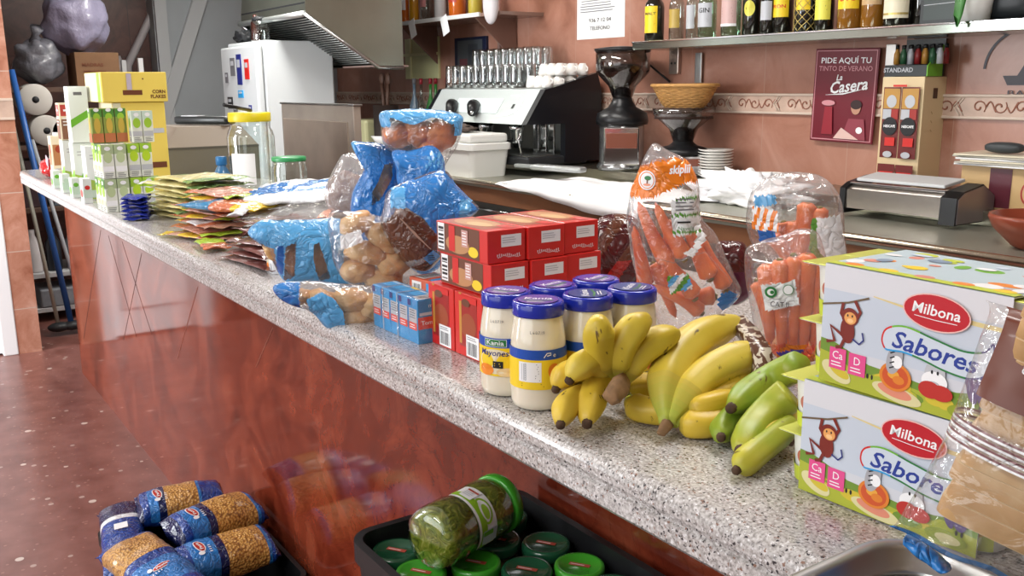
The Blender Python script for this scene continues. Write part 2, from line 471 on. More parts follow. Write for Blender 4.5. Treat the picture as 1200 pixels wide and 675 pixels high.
def marble_red():
    m, nt, b = new_mat('red_marble')
    co = coord(nt, (1, 1, 1))
    n = nd(nt, 'ShaderNodeTexNoise'); n.inputs['Scale'].default_value = 4; n.inputs['Detail'].default_value = 9; n.inputs['Roughness'].default_value = .65; n.inputs['Distortion'].default_value = 1.2
    nt.links.new(co, n.inputs[0])
    base = ramp(nt, n.outputs[0], [(.28, srgb('#45180f')), (.45, srgb('#6a2819')), (.6, srgb('#843a26')), (.75, srgb('#985038'))])
    n2 = nd(nt, 'ShaderNodeTexNoise'); n2.inputs['Scale'].default_value = 7; n2.inputs['Detail'].default_value = 6; n2.inputs['Distortion'].default_value = 2.5
    nt.links.new(co, n2.inputs[0])
    ve = ramp(nt, n2.outputs[0], [(.485, (0, 0, 0, 1)), (.5, (.3, .3, .3, 1)), (.515, (0, 0, 0, 1))])
    mx = nd(nt, 'ShaderNodeMix', data_type='RGBA'); nt.links.new(ve, mx.inputs[0]); nt.links.new(base, mx.inputs[6]); mx.inputs[7].default_value = srgb('#2a0d08')
    nt.links.new(mx.outputs[2], b.inputs['Base Color']); b.inputs['Roughness'].default_value = .08; b.inputs['IOR'].default_value = 1.75
    return m
def terrazzo():
    m, nt, b = new_mat('terrazzo')
    co = coord(nt)
    n = nd(nt, 'ShaderNodeTexNoise'); n.inputs['Scale'].default_value = 9; n.inputs['Detail'].default_value = 8
    nt.links.new(co, n.inputs[0]); c = ramp(nt, n.outputs[0], [(.3, srgb('#6a4038')), (.7, srgb('#845850'))])
    for sc, th, col, sd in ((34, .035, '#a8938a', 3), (60, .12, '#8f665c', 9), (24, .018, '#c3b5ab', 5)):
        vo = nd(nt, 'ShaderNodeTexVoronoi'); vo.inputs['Scale'].default_value = sc
        mp = nd(nt, 'ShaderNodeMapping'); mp.inputs['Location'].default_value = (sd, sd, 0); nt.links.new(co, mp.inputs[0]); nt.links.new(mp.outputs[0], vo.inputs[0])
        sp = nd(nt, 'ShaderNodeSeparateColor'); nt.links.new(vo.outputs['Color'], sp.inputs[0])
        lt = nd(nt, 'ShaderNodeMath', operation='LESS_THAN'); lt.inputs[1].default_value = th; nt.links.new(sp.outputs[0], lt.inputs[0])
        dl = nd(nt, 'ShaderNodeMath', operation='LESS_THAN'); dl.inputs[1].default_value = .33; nt.links.new(vo.outputs['Distance'], dl.inputs[0])
        mu = nd(nt, 'ShaderNodeMath', operation='MULTIPLY'); nt.links.new(lt.outputs[0], mu.inputs[0]); nt.links.new(dl.outputs[0], mu.inputs[1])
        mx = nd(nt, 'ShaderNodeMix', data_type='RGBA'); nt.links.new(mu.outputs[0], mx.inputs[0]); nt.links.new(c, mx.inputs[6]); mx.inputs[7].default_value = srgb(col); c = mx.outputs[2]
    nt.links.new(c, b.inputs['Base Color']); b.inputs['Roughness'].default_value = .3
    return m
M_GRAN = granite(); M_MARB = marble_red(); M_TERR = terrazzo()

# ------------------------------------------------------------------ room shell
YB = 2.95
struct(MB().box((-3.2, -.5, -.05), (13, 7.2, .1), M_TERR), 'floor')
struct(MB().box((-3.2, -.5, 2.95), (13, 7.2, .1), M_CEIL), 'ceiling')
struct(MB().box((-3.2, YB + .05, 1.45), (13, .1, 2.9), M_TILE), 'wall_back')
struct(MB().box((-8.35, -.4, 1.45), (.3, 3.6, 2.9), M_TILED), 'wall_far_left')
w = MB(); w.box((-8.25, 2.175, 1.45), (.5, 1.55, 2.9), M_GREYW); struct(w, 'wall_left_recess')
# sloping and upright trims on the grey wall
t = MB()
t.box((-7.98, 1.45, 1.45), (.04, .09, 2.9), M_TRIMW)
a, b_ = onx(236, -6, -7.97), onx(186, 155, -7.97)
d = (b_ - a); T = frame_T((a + b_) / 2, d, z=(1, 0, 0)); t.box((0, 0, 0), (d.length, .11, .05), M_TRIMW, bev=.006, T=T)
struct(t, 'trim_1')
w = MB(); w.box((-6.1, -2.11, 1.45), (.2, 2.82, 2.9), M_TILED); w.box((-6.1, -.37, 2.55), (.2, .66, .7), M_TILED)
struct(w, 'wall_left')
struct(MB().box((-6.08, .02, 1.45), (.24, .125, 2.9), M_TILEL), 'trim_2')
w = MB(); w.box((-5.955, .02, 1.40), (.012, .125, .09), M_FRZ); w.box((-5.952, .02, 1.452), (.016, .125, .014), M_FRZB); w.box((-5.952, .02, 1.348), (.016, .125, .014), M_FRZB)
struct(w, 'trim_3')
dr = MB(); dr.box((-6.02, -.37, 1.08), (.05, .56, 2.14), M_WHITE, bev=.004)
for yy in (-.08, -.665): dr.box((-5.985, yy, 1.1), (.06, .08, 2.2), M_WHITE, bev=.006)
dr.box((-5.985, -.37, 2.18), (.06, .66, .08), M_WHITE, bev=.006)
for zz in (.55, 1.5):
    for yy in (-.37,):
        dr.box((-5.99, yy, zz), (.02, .36, .75), M_WHITE, bev=.008)
dr = struct(dr, 'door_1')
hb = MB(); hb.tube([(-5.985, -.6, 1.05), (-5.94, -.6, 1.05), (-5.93, -.58, 1.05), (-5.93, -.5, 1.05)], .009, M_CHROME); hb.build('door_handle', dr)

# frieze of scrolled relief tiles round the back wall
fz = MB(); FZ = 1.408; FH = .094
fz.box((-4.6, YB - .006, FZ), (7.4, .012, FH), M_FRZ)
for s_ in (-1, 1): fz.box((-4.6, YB - .009, FZ + s_ * (FH / 2 - .005)), (7.4, .018, .011), M_FRZB, bev=.003)
x = -8.1
while x < -1.0:
    for zz in (-1, 1):
        fz.tube([(x - .028 * 1.0, YB - .014, FZ), (x + .0, YB - .014, FZ + zz * .034)], .0035, M_FRZB, n=6)
    fz.tube([(x - .012, YB - .014, FZ), (x + .014, YB - .014, FZ + .034)], .0025, M_FRZB, n=6)
    fz.tube([(x - .012, YB - .014, FZ), (x + .014, YB - .014, FZ - .034)], .0025, M_FRZB, n=6)
    for k in range(3):
        cx = x + .075 + k * .082; sg = 1 if k % 2 else -1
        pts = [(cx + (.006 + .024 * q / 14) * math.cos(q * .5), YB - .0135, FZ + sg * (.006 + .022 * q / 14) * math.sin(q * .5)) for q in range(15)]
        fz.tube(pts, [.004 - .002 * q / 14 for q in range(15)], M_FRZS, n=5)
        pts = [(cx + .03 + .04 * q / 8, YB - .0135, FZ - sg * .02 * math.sin(q / 8 * PI * 1.4)) for q in range(9)]
        fz.tube(pts, .003, M_FRZS, n=5)
    x += .3
struct(fz, 'trim_4')

# ------------------------------------------------------------------ the bar
bar = thing('bar_counter', 'long bar with speckled grey granite top and polished red marble front', 'bar counter', (0, 0, 0))
sl = MB()
XL, XR, YD = -5.42, .75, .86
prof = [(.05, 1.1)] + [(.018 - .018 * math.sin(a) , 1.082 + .018 * math.cos(a)) for a in [PI / 2 * i / 6 for i in range(7)]]
prof += [(.0, 1.078), (.001, 1.074), (.006, 1.071), (.006, 1.068), (.002, 1.066), (.002, 1.045), (.006, 1.04), (.02, 1.038), (YD - .01, 1.038), (YD, 1.05), (YD, 1.09), (YD - .01, 1.1)]
vs = []; n = len(prof)
NX = 1
for xx in (XL + .09, XR):
    vs += [(xx, y, z) for y, z in prof]
fs = [(i, n + i, n + (i + 1) % n, (i + 1) % n) for i in range(n)] + [tuple(range(n)), tuple(reversed(range(n, 2 * n)))]
sl.add(vs, fs, M_GRAN, False)
# rounded left end
pts = [(XL + .0901, 0.002)] + [(XL + .09 - .09 * math.sin(a), .09 + .002 - .09 * math.cos(a)) for a in [PI / 2 * i / 8 for i in range(1, 9)]] + [(XL, YD), (XL + .0901, YD)]
sl.prism(list(reversed(pts)), .062, M_GRAN, T=Matrix.Translation((0, 0, 1.038)))
sl.build('granite_top', bar)
pn = MB(); pn.box(((-5.33 + XR) / 2, .2, .519), (XR + 5.33, .02, 1.038), M_MARB)
pn.box((-5.34, .5, .519), (.02, .62, 1.038), M_MARB)
G = mat('marble_strip', '#35150f', rough=.5); GL = mat('marble_strip_pale', '#7c4534', rough=.5)  # thin slanting strips on the marble, dark brown and paler brown
def slant_strip(p, q, m, w=.003):
    a, b = ony(*p, .19), ony(*q, .19); d = b - a
    pn.box((0, 0, 0), (d.length, w, .001), m, T=frame_T((a + b) / 2 + V((0, -.0002, 0)), d, z=(0, -1, 0)))
for p, q in (((118, 270), (98, 397)), ((143, 283), (178, 392)), ((166, 297), (145, 398)), ((127, 276), (160, 395))): slant_strip(p, q, G)
for p, q in (((232, 336), (208, 420)), ((320, 384), (300, 430))): slant_strip(p, q, GL)
pn.build('front_panel', bar)
bk = MB(); bk.box((-2.3, .83, .519), (6.1, .02, 1.038), M_STEELD)
bk.box((-2.3, .52, .4), (6.0, .6, .02), M_STEELD); bk.build('rear_panel', bar)

# ------------------------------------------------------------------ working side: steel worktop, ledge, cabinets
wt = thing('back_worktop', 'long stainless steel worktop along the tiled wall behind the bar', 'worktop', (-3.6, 2.1, 0))
X0, X1 = -4.2, 3.0
m = MB(); m.box(((X0 + X1) / 2, .425, .982), (X1 - X0, .85, .036), mat('worktop_steel', '#9f9f92', rough=.38, metal=.6), bev=.003); m.build('steel_top', wt)
m = MB(); m.tube([(X0, -.004, .992), (X1, -.004, .992)], .014, mat('polished_rail', '#e9e2cd', rough=.22, metal=1), n=14); m.build('edge_rail', wt)
m = MB(); m.box(((X0 + X1) / 2, .016, .925), (X1 - X0, .02, .085), mat('brown_fascia', '#7a5138', rough=.35, var=.15, vs=5), bev=.003); m.build('fascia', wt)
m = MB()
for k in range(9): m.box((X0 + .4 + k * .8, .05, .47), (.77, .02, .82), M_STEELD, bev=.006)
for k in range(9): m.tube([(X0 + .1 + k * .8, .03, .84), (X0 + .7 + k * .8, .03, .84)], .008, M_CHROME, n=8)
m.box(((X0 + X1) / 2, .45, .48), (X1 - X0, .76, .92), M_DARK)
m.build('cabinet_front', wt)
m = MB(); m.box(((X0 + X1) / 2, .685, 1.0275), (X1 - X0, .33, .055), mat('ledge_steel', '#a29f8e', rough=.3, metal=1), bev=.003); m.build('ledge', wt)
# ================================================================== goods on the bar
ZT = 1.1
UP = V((0, 0, 1))
def facing(anchor, lean=0.0):
    """frame of an upright plane turned towards the aisle side: right, up, normal"""
    n = V((CAM.x - anchor[0], CAM.y - anchor[1], 0)).normalized()
    n = (n + UP * lean).normalized(); u = UP.cross(n).normalized(); v = n.cross(u)
    return u, v, n
def onpl(px, py, o, n):
    r = ray(px, py); return CAM + r * ((V(o) - CAM).dot(n) / r.dot(n))
def smooth_outline(pts, N):
    n = len(pts); out = []
    for i in range(n):
        p0, p1, p2, p3 = [V(pts[(i + k) % n]) for k in (-1, 0, 1, 2)]
        for s_ in range(8):
            t = s_ / 8
            out.append(.5 * ((2 * p1) + (p2 - p0) * t + (2 * p0 - 5 * p1 + 4 * p2 - p3) * t * t + (3 * p1 - p0 - 3 * p2 + p3) * t ** 3))
    L = [0]
    for i in range(len(out)): L.append(L[-1] + (out[(i + 1) % len(out)] - out[i]).length)
    res = []; k = 0
    for j in range(N):
        d = L[-1] * j / N
        while L[k + 1] < d: k += 1
        t = (d - L[k]) / max(1e-9, L[k + 1] - L[k]); res.append(out[k].lerp(out[(k + 1) % len(out)], t))
    return res
def inflate(mb, outline, anchor, T, mf, c=None, wr=.004, wf=26, seed=0, lean=0, K=22, N=84, p=2.6, edge=.001, creases=True):
    """closed soft body of real thickness whose outline lies on the upright plane through anchor"""
    u, v, n = facing(anchor, lean); A = V(anchor)
    ol = smooth_outline(outline, N)
    cc = V(c) if c else V((sum(q.x for q in ol) / N, sum(q.y for q in ol) / N))
    vs = []; fs = []; ms = []
    for side in (1, -1):
        base = len(vs)
        for k in range(K + 1):
            s_ = k / K
            for q in ol:
                pp = cc.lerp(q, s_); w = onpl(pp.x, pp.y, A, n)
                h = T / 2 * max(0, 1 - s_ ** p) ** .5 + edge
                qn = w * wf + V((seed * 3.1, 0, seed))
                d = noise.noise(qn) + .55 * (.5 - abs(noise.noise(qn * 2.1))) * 2 - .3
                if creases: d += .8 * (.35 - abs(noise.noise(V((qn.dot(u) * 1.6, qn.dot(v) * .45, seed))))) 
                w = w + n * side * (h + d * wr * (.4 + .6 * (1 - s_))) + (v * noise.noise(qn * 1.3) + u * noise.noise(qn * 1.1 + V((4, 4, 4)))) * wr * .5 * s_
                vs.append(w)
        for k in range(K):
            for j in range(N):
                a, b = base + k * N + j, base + k * N + (j + 1) % N
                f = (a, b, b + N, a + N) if side < 0 else (a, a + N, b + N, b)
                pm = cc.lerp((ol[j] + ol[(j + 1) % N]) / 2, (k + .5) / K)
                fs.append(f); ms.append(mf(pm.x, pm.y, side))
    o2 = (K + 1) * N
    for j in range(N):
        a, b = K * N + j, K * N + (j + 1) % N
        fs.append((a, a + o2, b + o2, b)); ms.append(mf(ol[j].x, ol[j].y, 1))
    mb.add(vs, fs, ms, True); return mb
def recentre(mb, base):
    b = V(base); mb.v = [tuple(V(q) - b) for q in mb.v]; return mb
def soft(name, label, cat, outline, anchor, T, mf, group=None, part='bag_film', **kw):
    t = thing(name, label, cat, tuple(anchor), 0, group)
    m = MB(); inflate(m, outline, anchor, T, mf, **kw); recentre(m, anchor).build(part, t); return t
def inpoly(x, y, P):
    r = False; n = len(P)
    for i in range(n):
        x1, y1 = P[i]; x2, y2 = P[(i + 1) % n]
        if (y1 > y) != (y2 > y) and x < (x2 - x1) * (y - y1) / (y2 - y1) + x1: r = not r
    return r

FILM = film('clear_film', haze=.07, gloss=.35)
FILMW = film('milky_film', haze=.22, gloss=.4)
FILM2 = film('thin_film', haze=.03, gloss=.25, bs=24)
def printed(name, col, rough=.2, bs=32, var=.06):
    if name in MATS: return MATS[name]
    m, nt, b = new_mat(name); co = coord(nt); c = srgb(col)
    n = nd(nt, 'ShaderNodeTexNoise'); n.inputs['Scale'].default_value = bs * .7; n.inputs['Detail'].default_value = 2; n.inputs['Distortion'].default_value = 1.4
    nt.links.new(co, n.inputs[0])
    sc = nd(nt, 'ShaderNodeVectorMath', operation='MULTIPLY_ADD'); sc.inputs[1].default_value = (.06,) * 3
    nt.links.new(n.outputs[1], sc.inputs[0]); nt.links.new(co, sc.inputs[2])
    vo = nd(nt, 'ShaderNodeTexVoronoi'); vo.inputs['Scale'].default_value = bs; vo.feature = 'DISTANCE_TO_EDGE'; nt.links.new(sc.outputs[0], vo.inputs[0])
    pw = nd(nt, 'ShaderNodeMath', operation='POWER'); pw.inputs[1].default_value = .45; nt.links.new(vo.outputs[0], pw.inputs[0])
    ad = nd(nt, 'ShaderNodeMath', operation='ADD'); nt.links.new(pw.outputs[0], ad.inputs[0]); nt.links.new(n.outputs[0], ad.inputs[1])
    bump(nt, b, ad.outputs[0], .8, .006)
    n2 = nd(nt, 'ShaderNodeTexNoise'); n2.inputs['Scale'].default_value = 14; nt.links.new(co, n2.inputs[0])
    nt.links.new(ramp(nt, n2.outputs[0], [(.3, tuple(x * (1 - var) for x in c[:3])), (.7, tuple(min(1, x * (1 + var)) for x in c[:3]))]), b.inputs['Base Color'])
    b.inputs['Roughness'].default_value = rough; b.inputs['Coat Weight'].default_value = .35; b.inputs['Coat Roughness'].default_value = .08
    MATS[name] = m; return m
P_BLUE = printed('blue_print_film', '#2f7cc6'); P_LBLUE = printed('light_blue_print_film', '#58a5dc')
P_DBLUE = printed('deep_blue_print_film', '#1d5fae')
P_BROWN = printed('brown_print_film', '#5d3422'); P_ORANGE = printed('orange_print_film', '#f08320')
P_WHITE = printed('white_print_film', '#eceef0'); P_GREEN = printed('green_print_film', '#5d9a3a')
P_RED = printed('red_print_film', '#a82a26'); P_MAROON = printed('maroon_print_film', '#4a1518')
C = lambda n, h, **k: mat(n, h, **dict(dict(rough=.35), **k))
RED = C('carton_red', '#cf2620', coat=.2); WH = C('print_white', '#eff0f2'); YEL = C('print_yellow', '#f1cf2b'); BLU = C('print_blue', '#1f4fae')
LBL = C('print_light_blue', '#2f9bd8'); GRN = C('print_green', '#6fb536'); DGR = C('print_dark_green', '#2c7a3f'); ORG = C('print_orange', '#ec8a2c')
PNK = C('print_pink', '#dd4f8c'); PUR = C('print_purple', '#5b4a7e'); BRN = C('print_brown', '#6a3c25'); NAVY = C('print_navy', '#252f7a')
LGR = C('print_light_grey', '#b9bcc2'); CRM = C('print_cream', '#eadfc2'); LIM = C('print_lime', '#c2d043'); FAW = C('print_tan', '#b9875a'); SKY = C('print_sky', '#c9d9e8')

# ---------------- yoghurt multipacks
def yogurt_pack(loc, label, rz, kind_seed):
    W, D, H = .186, .125, .118
    t = thing('yogurt_multipack', label, 'yoghurt pack', loc, rz, None)
    m = MB()
    th = .0012
    WS = C('sleeve_card', '#cfd2da', rough=.28, coat=.2)
    T = Matrix.Translation((0, 0, 0))
    m.box((W / 2, .0, H / 2), (W, th, H - .004), WS); m.box((W / 2, D, H / 2), (W, th, H - .004), WS)
    m.box((W / 2, D / 2, H), (W, D + th, th), WS)
    m.build('card_sleeve', t)
    s = Sheet(step=.00003, base=.0001)
    ox, oz = W / 2, H / 2       # sheet centre = face centre
    X = lambda f: (f - .5) * W
    Y = lambda f: (f - .5) * H
    s.rect(0, Y(.63), W, H * .62, C('sleeve_sky', '#c3ccd9', rough=.28))
    s.rect(0, Y(.9), W, H * .2, C('sleeve_white', '#d6d7dd', rough=.28))
    s.line([(X(.3), Y(.81)), (X(.55), Y(.765)), (X(.8), Y(.77)), (X(1), Y(.76))], [.001, .003, .004, .004], C('sleeve_gold', '#d9c88e'))
    # meadow of fruit
    GA, GB, GC = C('sleeve_green', '#8f9d2f'), C('sleeve_green2', '#a9b13a'), C('sleeve_green3', '#6f8f35')
    s.poly([(X(0), Y(.012)), (X(1), Y(.012)), (X(1), Y(.24)), (X(.9), Y(.27)), (X(.78), Y(.23)), (X(.6), Y(.22)), (X(.42), Y(.24)), (X(.3), Y(.25)), (X(.18), Y(.32)), (X(.08), Y(.37)), (X(0), Y(.38))], GC)
    s.poly([(X(0), Y(.012)), (X(1), Y(.012)), (X(1), Y(.17)), (X(.8), Y(.19)), (X(.6), Y(.16)), (X(.4), Y(.19)), (X(.22), Y(.16)), (X(.1), Y(.26)), (X(0), Y(.28))], GB)
    rr_ = random.Random(kind_seed)
    for q in range(14): s.ell(X(rr_.uniform(.08, .92)), Y(rr_.uniform(.08, .17)), rr_.uniform(.006, .014), rr_.uniform(.003, .0065), rr_.choice([GA, GB, GC, C('sleeve_yellow', '#cdb93a')]), n=16)
    s.ell(X(.11), Y(.12), .018, .0085, C('sleeve_cream', '#d6cf9c'), rot=-.35); s.ell(X(.13), Y(.13), .012, .005, C('sleeve_yellow', '#cdb93a'), rot=-.35)
    s.ell(X(.47), Y(.085), .026, .0075, C('sleeve_cream', '#d6cf9c'), rot=-.12); s.ell(X(.46), Y(.1), .018, .0055, C('sleeve_rose', '#d98a72'), rot=-.12)
    s.ell(X(.85), Y(.09), .02, .0075, GA); s.ell(X(.86), Y(.085), .012, .0045, C('sleeve_cream', '#d6cf9c'))
    for fx in (.3, .62, .9):
        s.ell(X(fx), Y(.16), .0012, .0025, INK_ := M_INK); s.ell(X(fx) + .005, Y(.16), .0012, .0025, M_INK)
    s.rect(X(.115), Y(.235), .019, .021, PNK); s.rect(X(.235), Y(.225), .019, .021, PNK)
    s.text('Ca', X(.115), Y(.26), .011, WH); s.text('D', X(.235), Y(.25), .011, WH)
    s.lines(X(.115), Y(.19), .014, .006, WH, n=2); s.lines(X(.235), Y(.18), .014, .006, WH, n=2)
    # monkey swinging from a branch
    mk = C('sleeve_monkey', '#7a2b22'); fc = C('sleeve_face', '#e2a05c')
    s.line([(X(.0), Y(.665)), (X(.16), Y(.72)), (X(.28), Y(.79))], .0018, C('sleeve_branch', '#6d5a44'))
    s.line([(X(.13), Y(.71)), (X(.12), Y(.62)), (X(.155), Y(.55))], .0035, mk); s.line([(X(.2), Y(.745)), (X(.235), Y(.66)), (X(.2), Y(.56))], .0035, mk)
    s.ell(X(.165), Y(.49), .008, .0125, mk, rot=.1); s.ell(X(.175), Y(.605), .0095, .0088, mk); s.ell(X(.178), Y(.595), .0068, .006, fc)
    s.ell(X(.178), Y(.575), .0035, .0022, C('sleeve_muzzle', '#f0c28a'))
    for e in (-.016, .012): s.ell(X(.178 + e), Y(.615), .0009, .0013, M_INK)
    s.line([(X(.14), Y(.44)), (X(.06), Y(.5)), (X(.09), Y(.38)), (X(.04), Y(.36))], .0034, mk)
    s.line([(X(.15), Y(.41)), (X(.13), Y(.34)), (X(.1), Y(.33))], .0034, mk)
    s.line([(X(.2), Y(.43)) , (X(.24), Y(.4)), (X(.265), Y(.44)), (X(.255), Y(.5))], .0016, NAVY)
    # zebra on an orange, hippo on a strawberry, elephant
    zb = C('sleeve_zebra', '#a6a6ac')
    s.ell(X(.46), Y(.22), .0165, .0135, C('sleeve_orange', '#d9802f')); s.ell(X(.46), Y(.22), .0135, .011, C('sleeve_orange2', '#c9552c')); s.ell(X(.45), Y(.235), .006, .004, C('sleeve_orange3', '#e2a23f')); s.ell(X(.48), Y(.2), .006, .004, C('sleeve_orange', ''))
    s.ell(X(.45), Y(.36), .0078, .015, zb, rot=-.25); s.ell(X(.465), Y(.34), .0055, .006, WH)
    for k in range(5): s.line([(X(.425), Y(.28 + k * .04)), (X(.45), Y(.3 + k * .04))], .0013, M_INK)
    for k in range(4): s.line([(X(.43 + k * .015), Y(.44)), (X(.435 + k * .015), Y(.49))], .0014, M_INK)
    s.ell(X(.67), Y(.33), .010, .012, LGR); s.ell(X(.67), Y(.27), .0125, .009, WH); s.ell(X(.64), Y(.405), .003, .006, LGR, rot=.4); s.ell(X(.7), Y(.405), .003, .006, LGR, rot=-.4)
    s.ell(X(.655), Y(.34), .0011, .0018, M_INK); s.ell(X(.685), Y(.34), .0011, .0018, M_INK); s.ell(X(.67), Y(.255), .005, .002, LGR)
    s.ell(X(.65), Y(.2), .011, .0078, C('sleeve_berry', '#b8322c')); s.ell(X(.71), Y(.195), .011, .0072, C('sleeve_berry', '')); s.ell(X(.89), Y(.34), .0125, .0105, PUR); s.ell(X(.86), Y(.27), .0045, .0105, PUR, rot=.3); s.ell(X(.93), Y(.335), .0065, .0095, C('sleeve_violet', '#6a5a8c')); s.ell(X(.92), Y(.25), .006, .008, PUR); s.ell(X(.872), Y(.365), .001, .0014, M_INK)
    s.ell(X(1.02) - .012, Y(.5), .005, .009, C('sleeve_rust', '#b06a49'))
    # flowing name panel and brand oval
    key = [(.395, .43), (.375, .50), (.40, .59), (.50, .635), (.66, .59), (.80, .555), (.90, .585), (.94, .655), (.955, .52), (.92, .42), (.84, .365), (.72, .375), (.6, .415), (.5, .435), (.43, .425)]
    kp = [(X(q[0]), Y(q[1])) for q in key]; out = []
    for i in range(len(kp)):
        if i in (7,): out.append(kp[i]); continue
        p0, p1, p2, p3_ = [V(kp[(i + k) % len(kp)]) for k in (-1, 0, 1, 2)]
        for q in range(6):
            tt = q / 6; out.append(tuple(.5 * ((2 * p1) + (p2 - p0) * tt + (2 * p0 - 5 * p1 + 4 * p2 - p3_) * tt * tt + (3 * p1 - p0 - 3 * p2 + p3_) * tt ** 3)))
    s.poly(out, C('sleeve_panel', '#c9d3e0'))
    N_ = len(out); cols = [RED, RED, GRN, DGR, DGR, NAVY, NAVY, NAVY, DGR, DGR, LBL, LBL]
    for q in range(12):
        i0, i1 = N_ * q // 12, N_ * (q + 1) // 12; s.line([out[k % N_] for k in range(i0, i1 + 1)], .0017, cols[q]); s.z -= s.step
    s.z += s.step
    s.text('Sabores', X(.655), Y(.492), .0225, C('sleeve_ink_blue', '#2a3f93'), bold=.018, shear=.22, rot=-.07, width=.083)
    s.ell(X(.65), Y(.79), .0325, .0165, C('sleeve_oval_edge', '#e7b9b4'), rot=-.03); s.ell(X(.65), Y(.79), .0312, .0153, C('milk_red', '#bb1f2c', coat=.3), rot=-.03)
    s.text('Milbona', X(.65), Y(.80), .0135, WH, bold=.014, shear=.12, rot=-.03, width=.046)
    s.line([(X(.54), Y(.745)), (X(.65), Y(.735)), (X(.76), Y(.735))], .0006, WH)
    # top print
    m2 = MB(); s.flat(m2, (ox, -.0006, oz), (1, 0, 0), (0, 0, 1))
    tp = Sheet(step=.00003, base=.0001); rnd = random.Random(5)
    tp.rect(0, 0, W, D, C('top_blue', '#b9cdd6'))
    for k in range(26):
        tp.ell(rnd.uniform(-.085, .085), rnd.uniform(-.055, .05), rnd.uniform(.006, .016), rnd.uniform(.004, .01), rnd.choice([GRN, YEL, C('top_rose', '#d88c7c'), ORG, C('top_slate', '#7e94ac'), LIM, WH, SKY]), n=14)
    tp.rect(0, -.056, W, .012, LIM)
    for k in range(5): tp.ell(-.07 + k * .037, -.05, .01, .006, [ORG, YEL, C('top_rose', '#d88c7c')][k % 3], n=12)
    tp.flat(m2, (W / 2, D / 2, H + th / 2), (1, 0, 0), (0, 1, 0))
    m2.build('sleeve_print', t)
    # the cups inside, two storeys of four by two
    CUP = C('cup_plastic', '#e9ebe6', rough=.3, sub=0); LID = C('foil_lid', '#c8cf5e', rough=.3, metal=.3)
    first = None
    for kz in (0, 1):
        for kx in range(4):
            for ky in range(2):
                if first is None:
                    c = MB()
                    c.lathe([(.0175, 0.001), (.021, .004), (.0245, .05), (.0265, .0545), (.0265, .056)], CUP, n=20)
                    o = c.build('cup', t, ((0), 0, 0))
                    l = MB(); l.box((0, 0, .0567), (.0585, .0595, .0011), LID, bev=.0005)
                    l.box((0, 0, .0558), (.056, .057, .0008), CUP)
                    q = Sheet(); q.poly([(-.0215, .018), (-.003, .02), (.012, .012), (.02, .0), (.02, -.0), (-.02, 0)], LIM)
                    l.build('foil_lid', o)
                    b = MB(); q2 = Sheet(); q2.rect(0, .012, .04, .016, LIM, nx=8); q2.ell(.0, .032, .008, .008, C('cup_pic', '#b46a55')); q2.ell(.006, .022, .007, .005, YEL)
                    rf = lambda z: .021 + (.0245 - .021) * (z - .004) / .046 + .0004
                    q2.wrap(b, rf, 0, PI); q2.wrap(b, rf, 0, -PI / 2)
                    b.build('cup_print', o)
                    first = o; c0 = o
                    o.location = (-.002, .032, 0)
                else:
                    o = copy_tree(first, t)
                    o.location = (-.002 + kx * .0585, .032 + ky * .061, kz * .0585)
    return t
yogurt_pack((-.578, .116, ZT), 'yoghurt multipack in white card sleeve at the bottom of the pair', .03, 1)
yogurt_pack((-.566, .122, ZT + .1195), 'yoghurt multipack in white card sleeve resting on top of the other', -.03, 2)

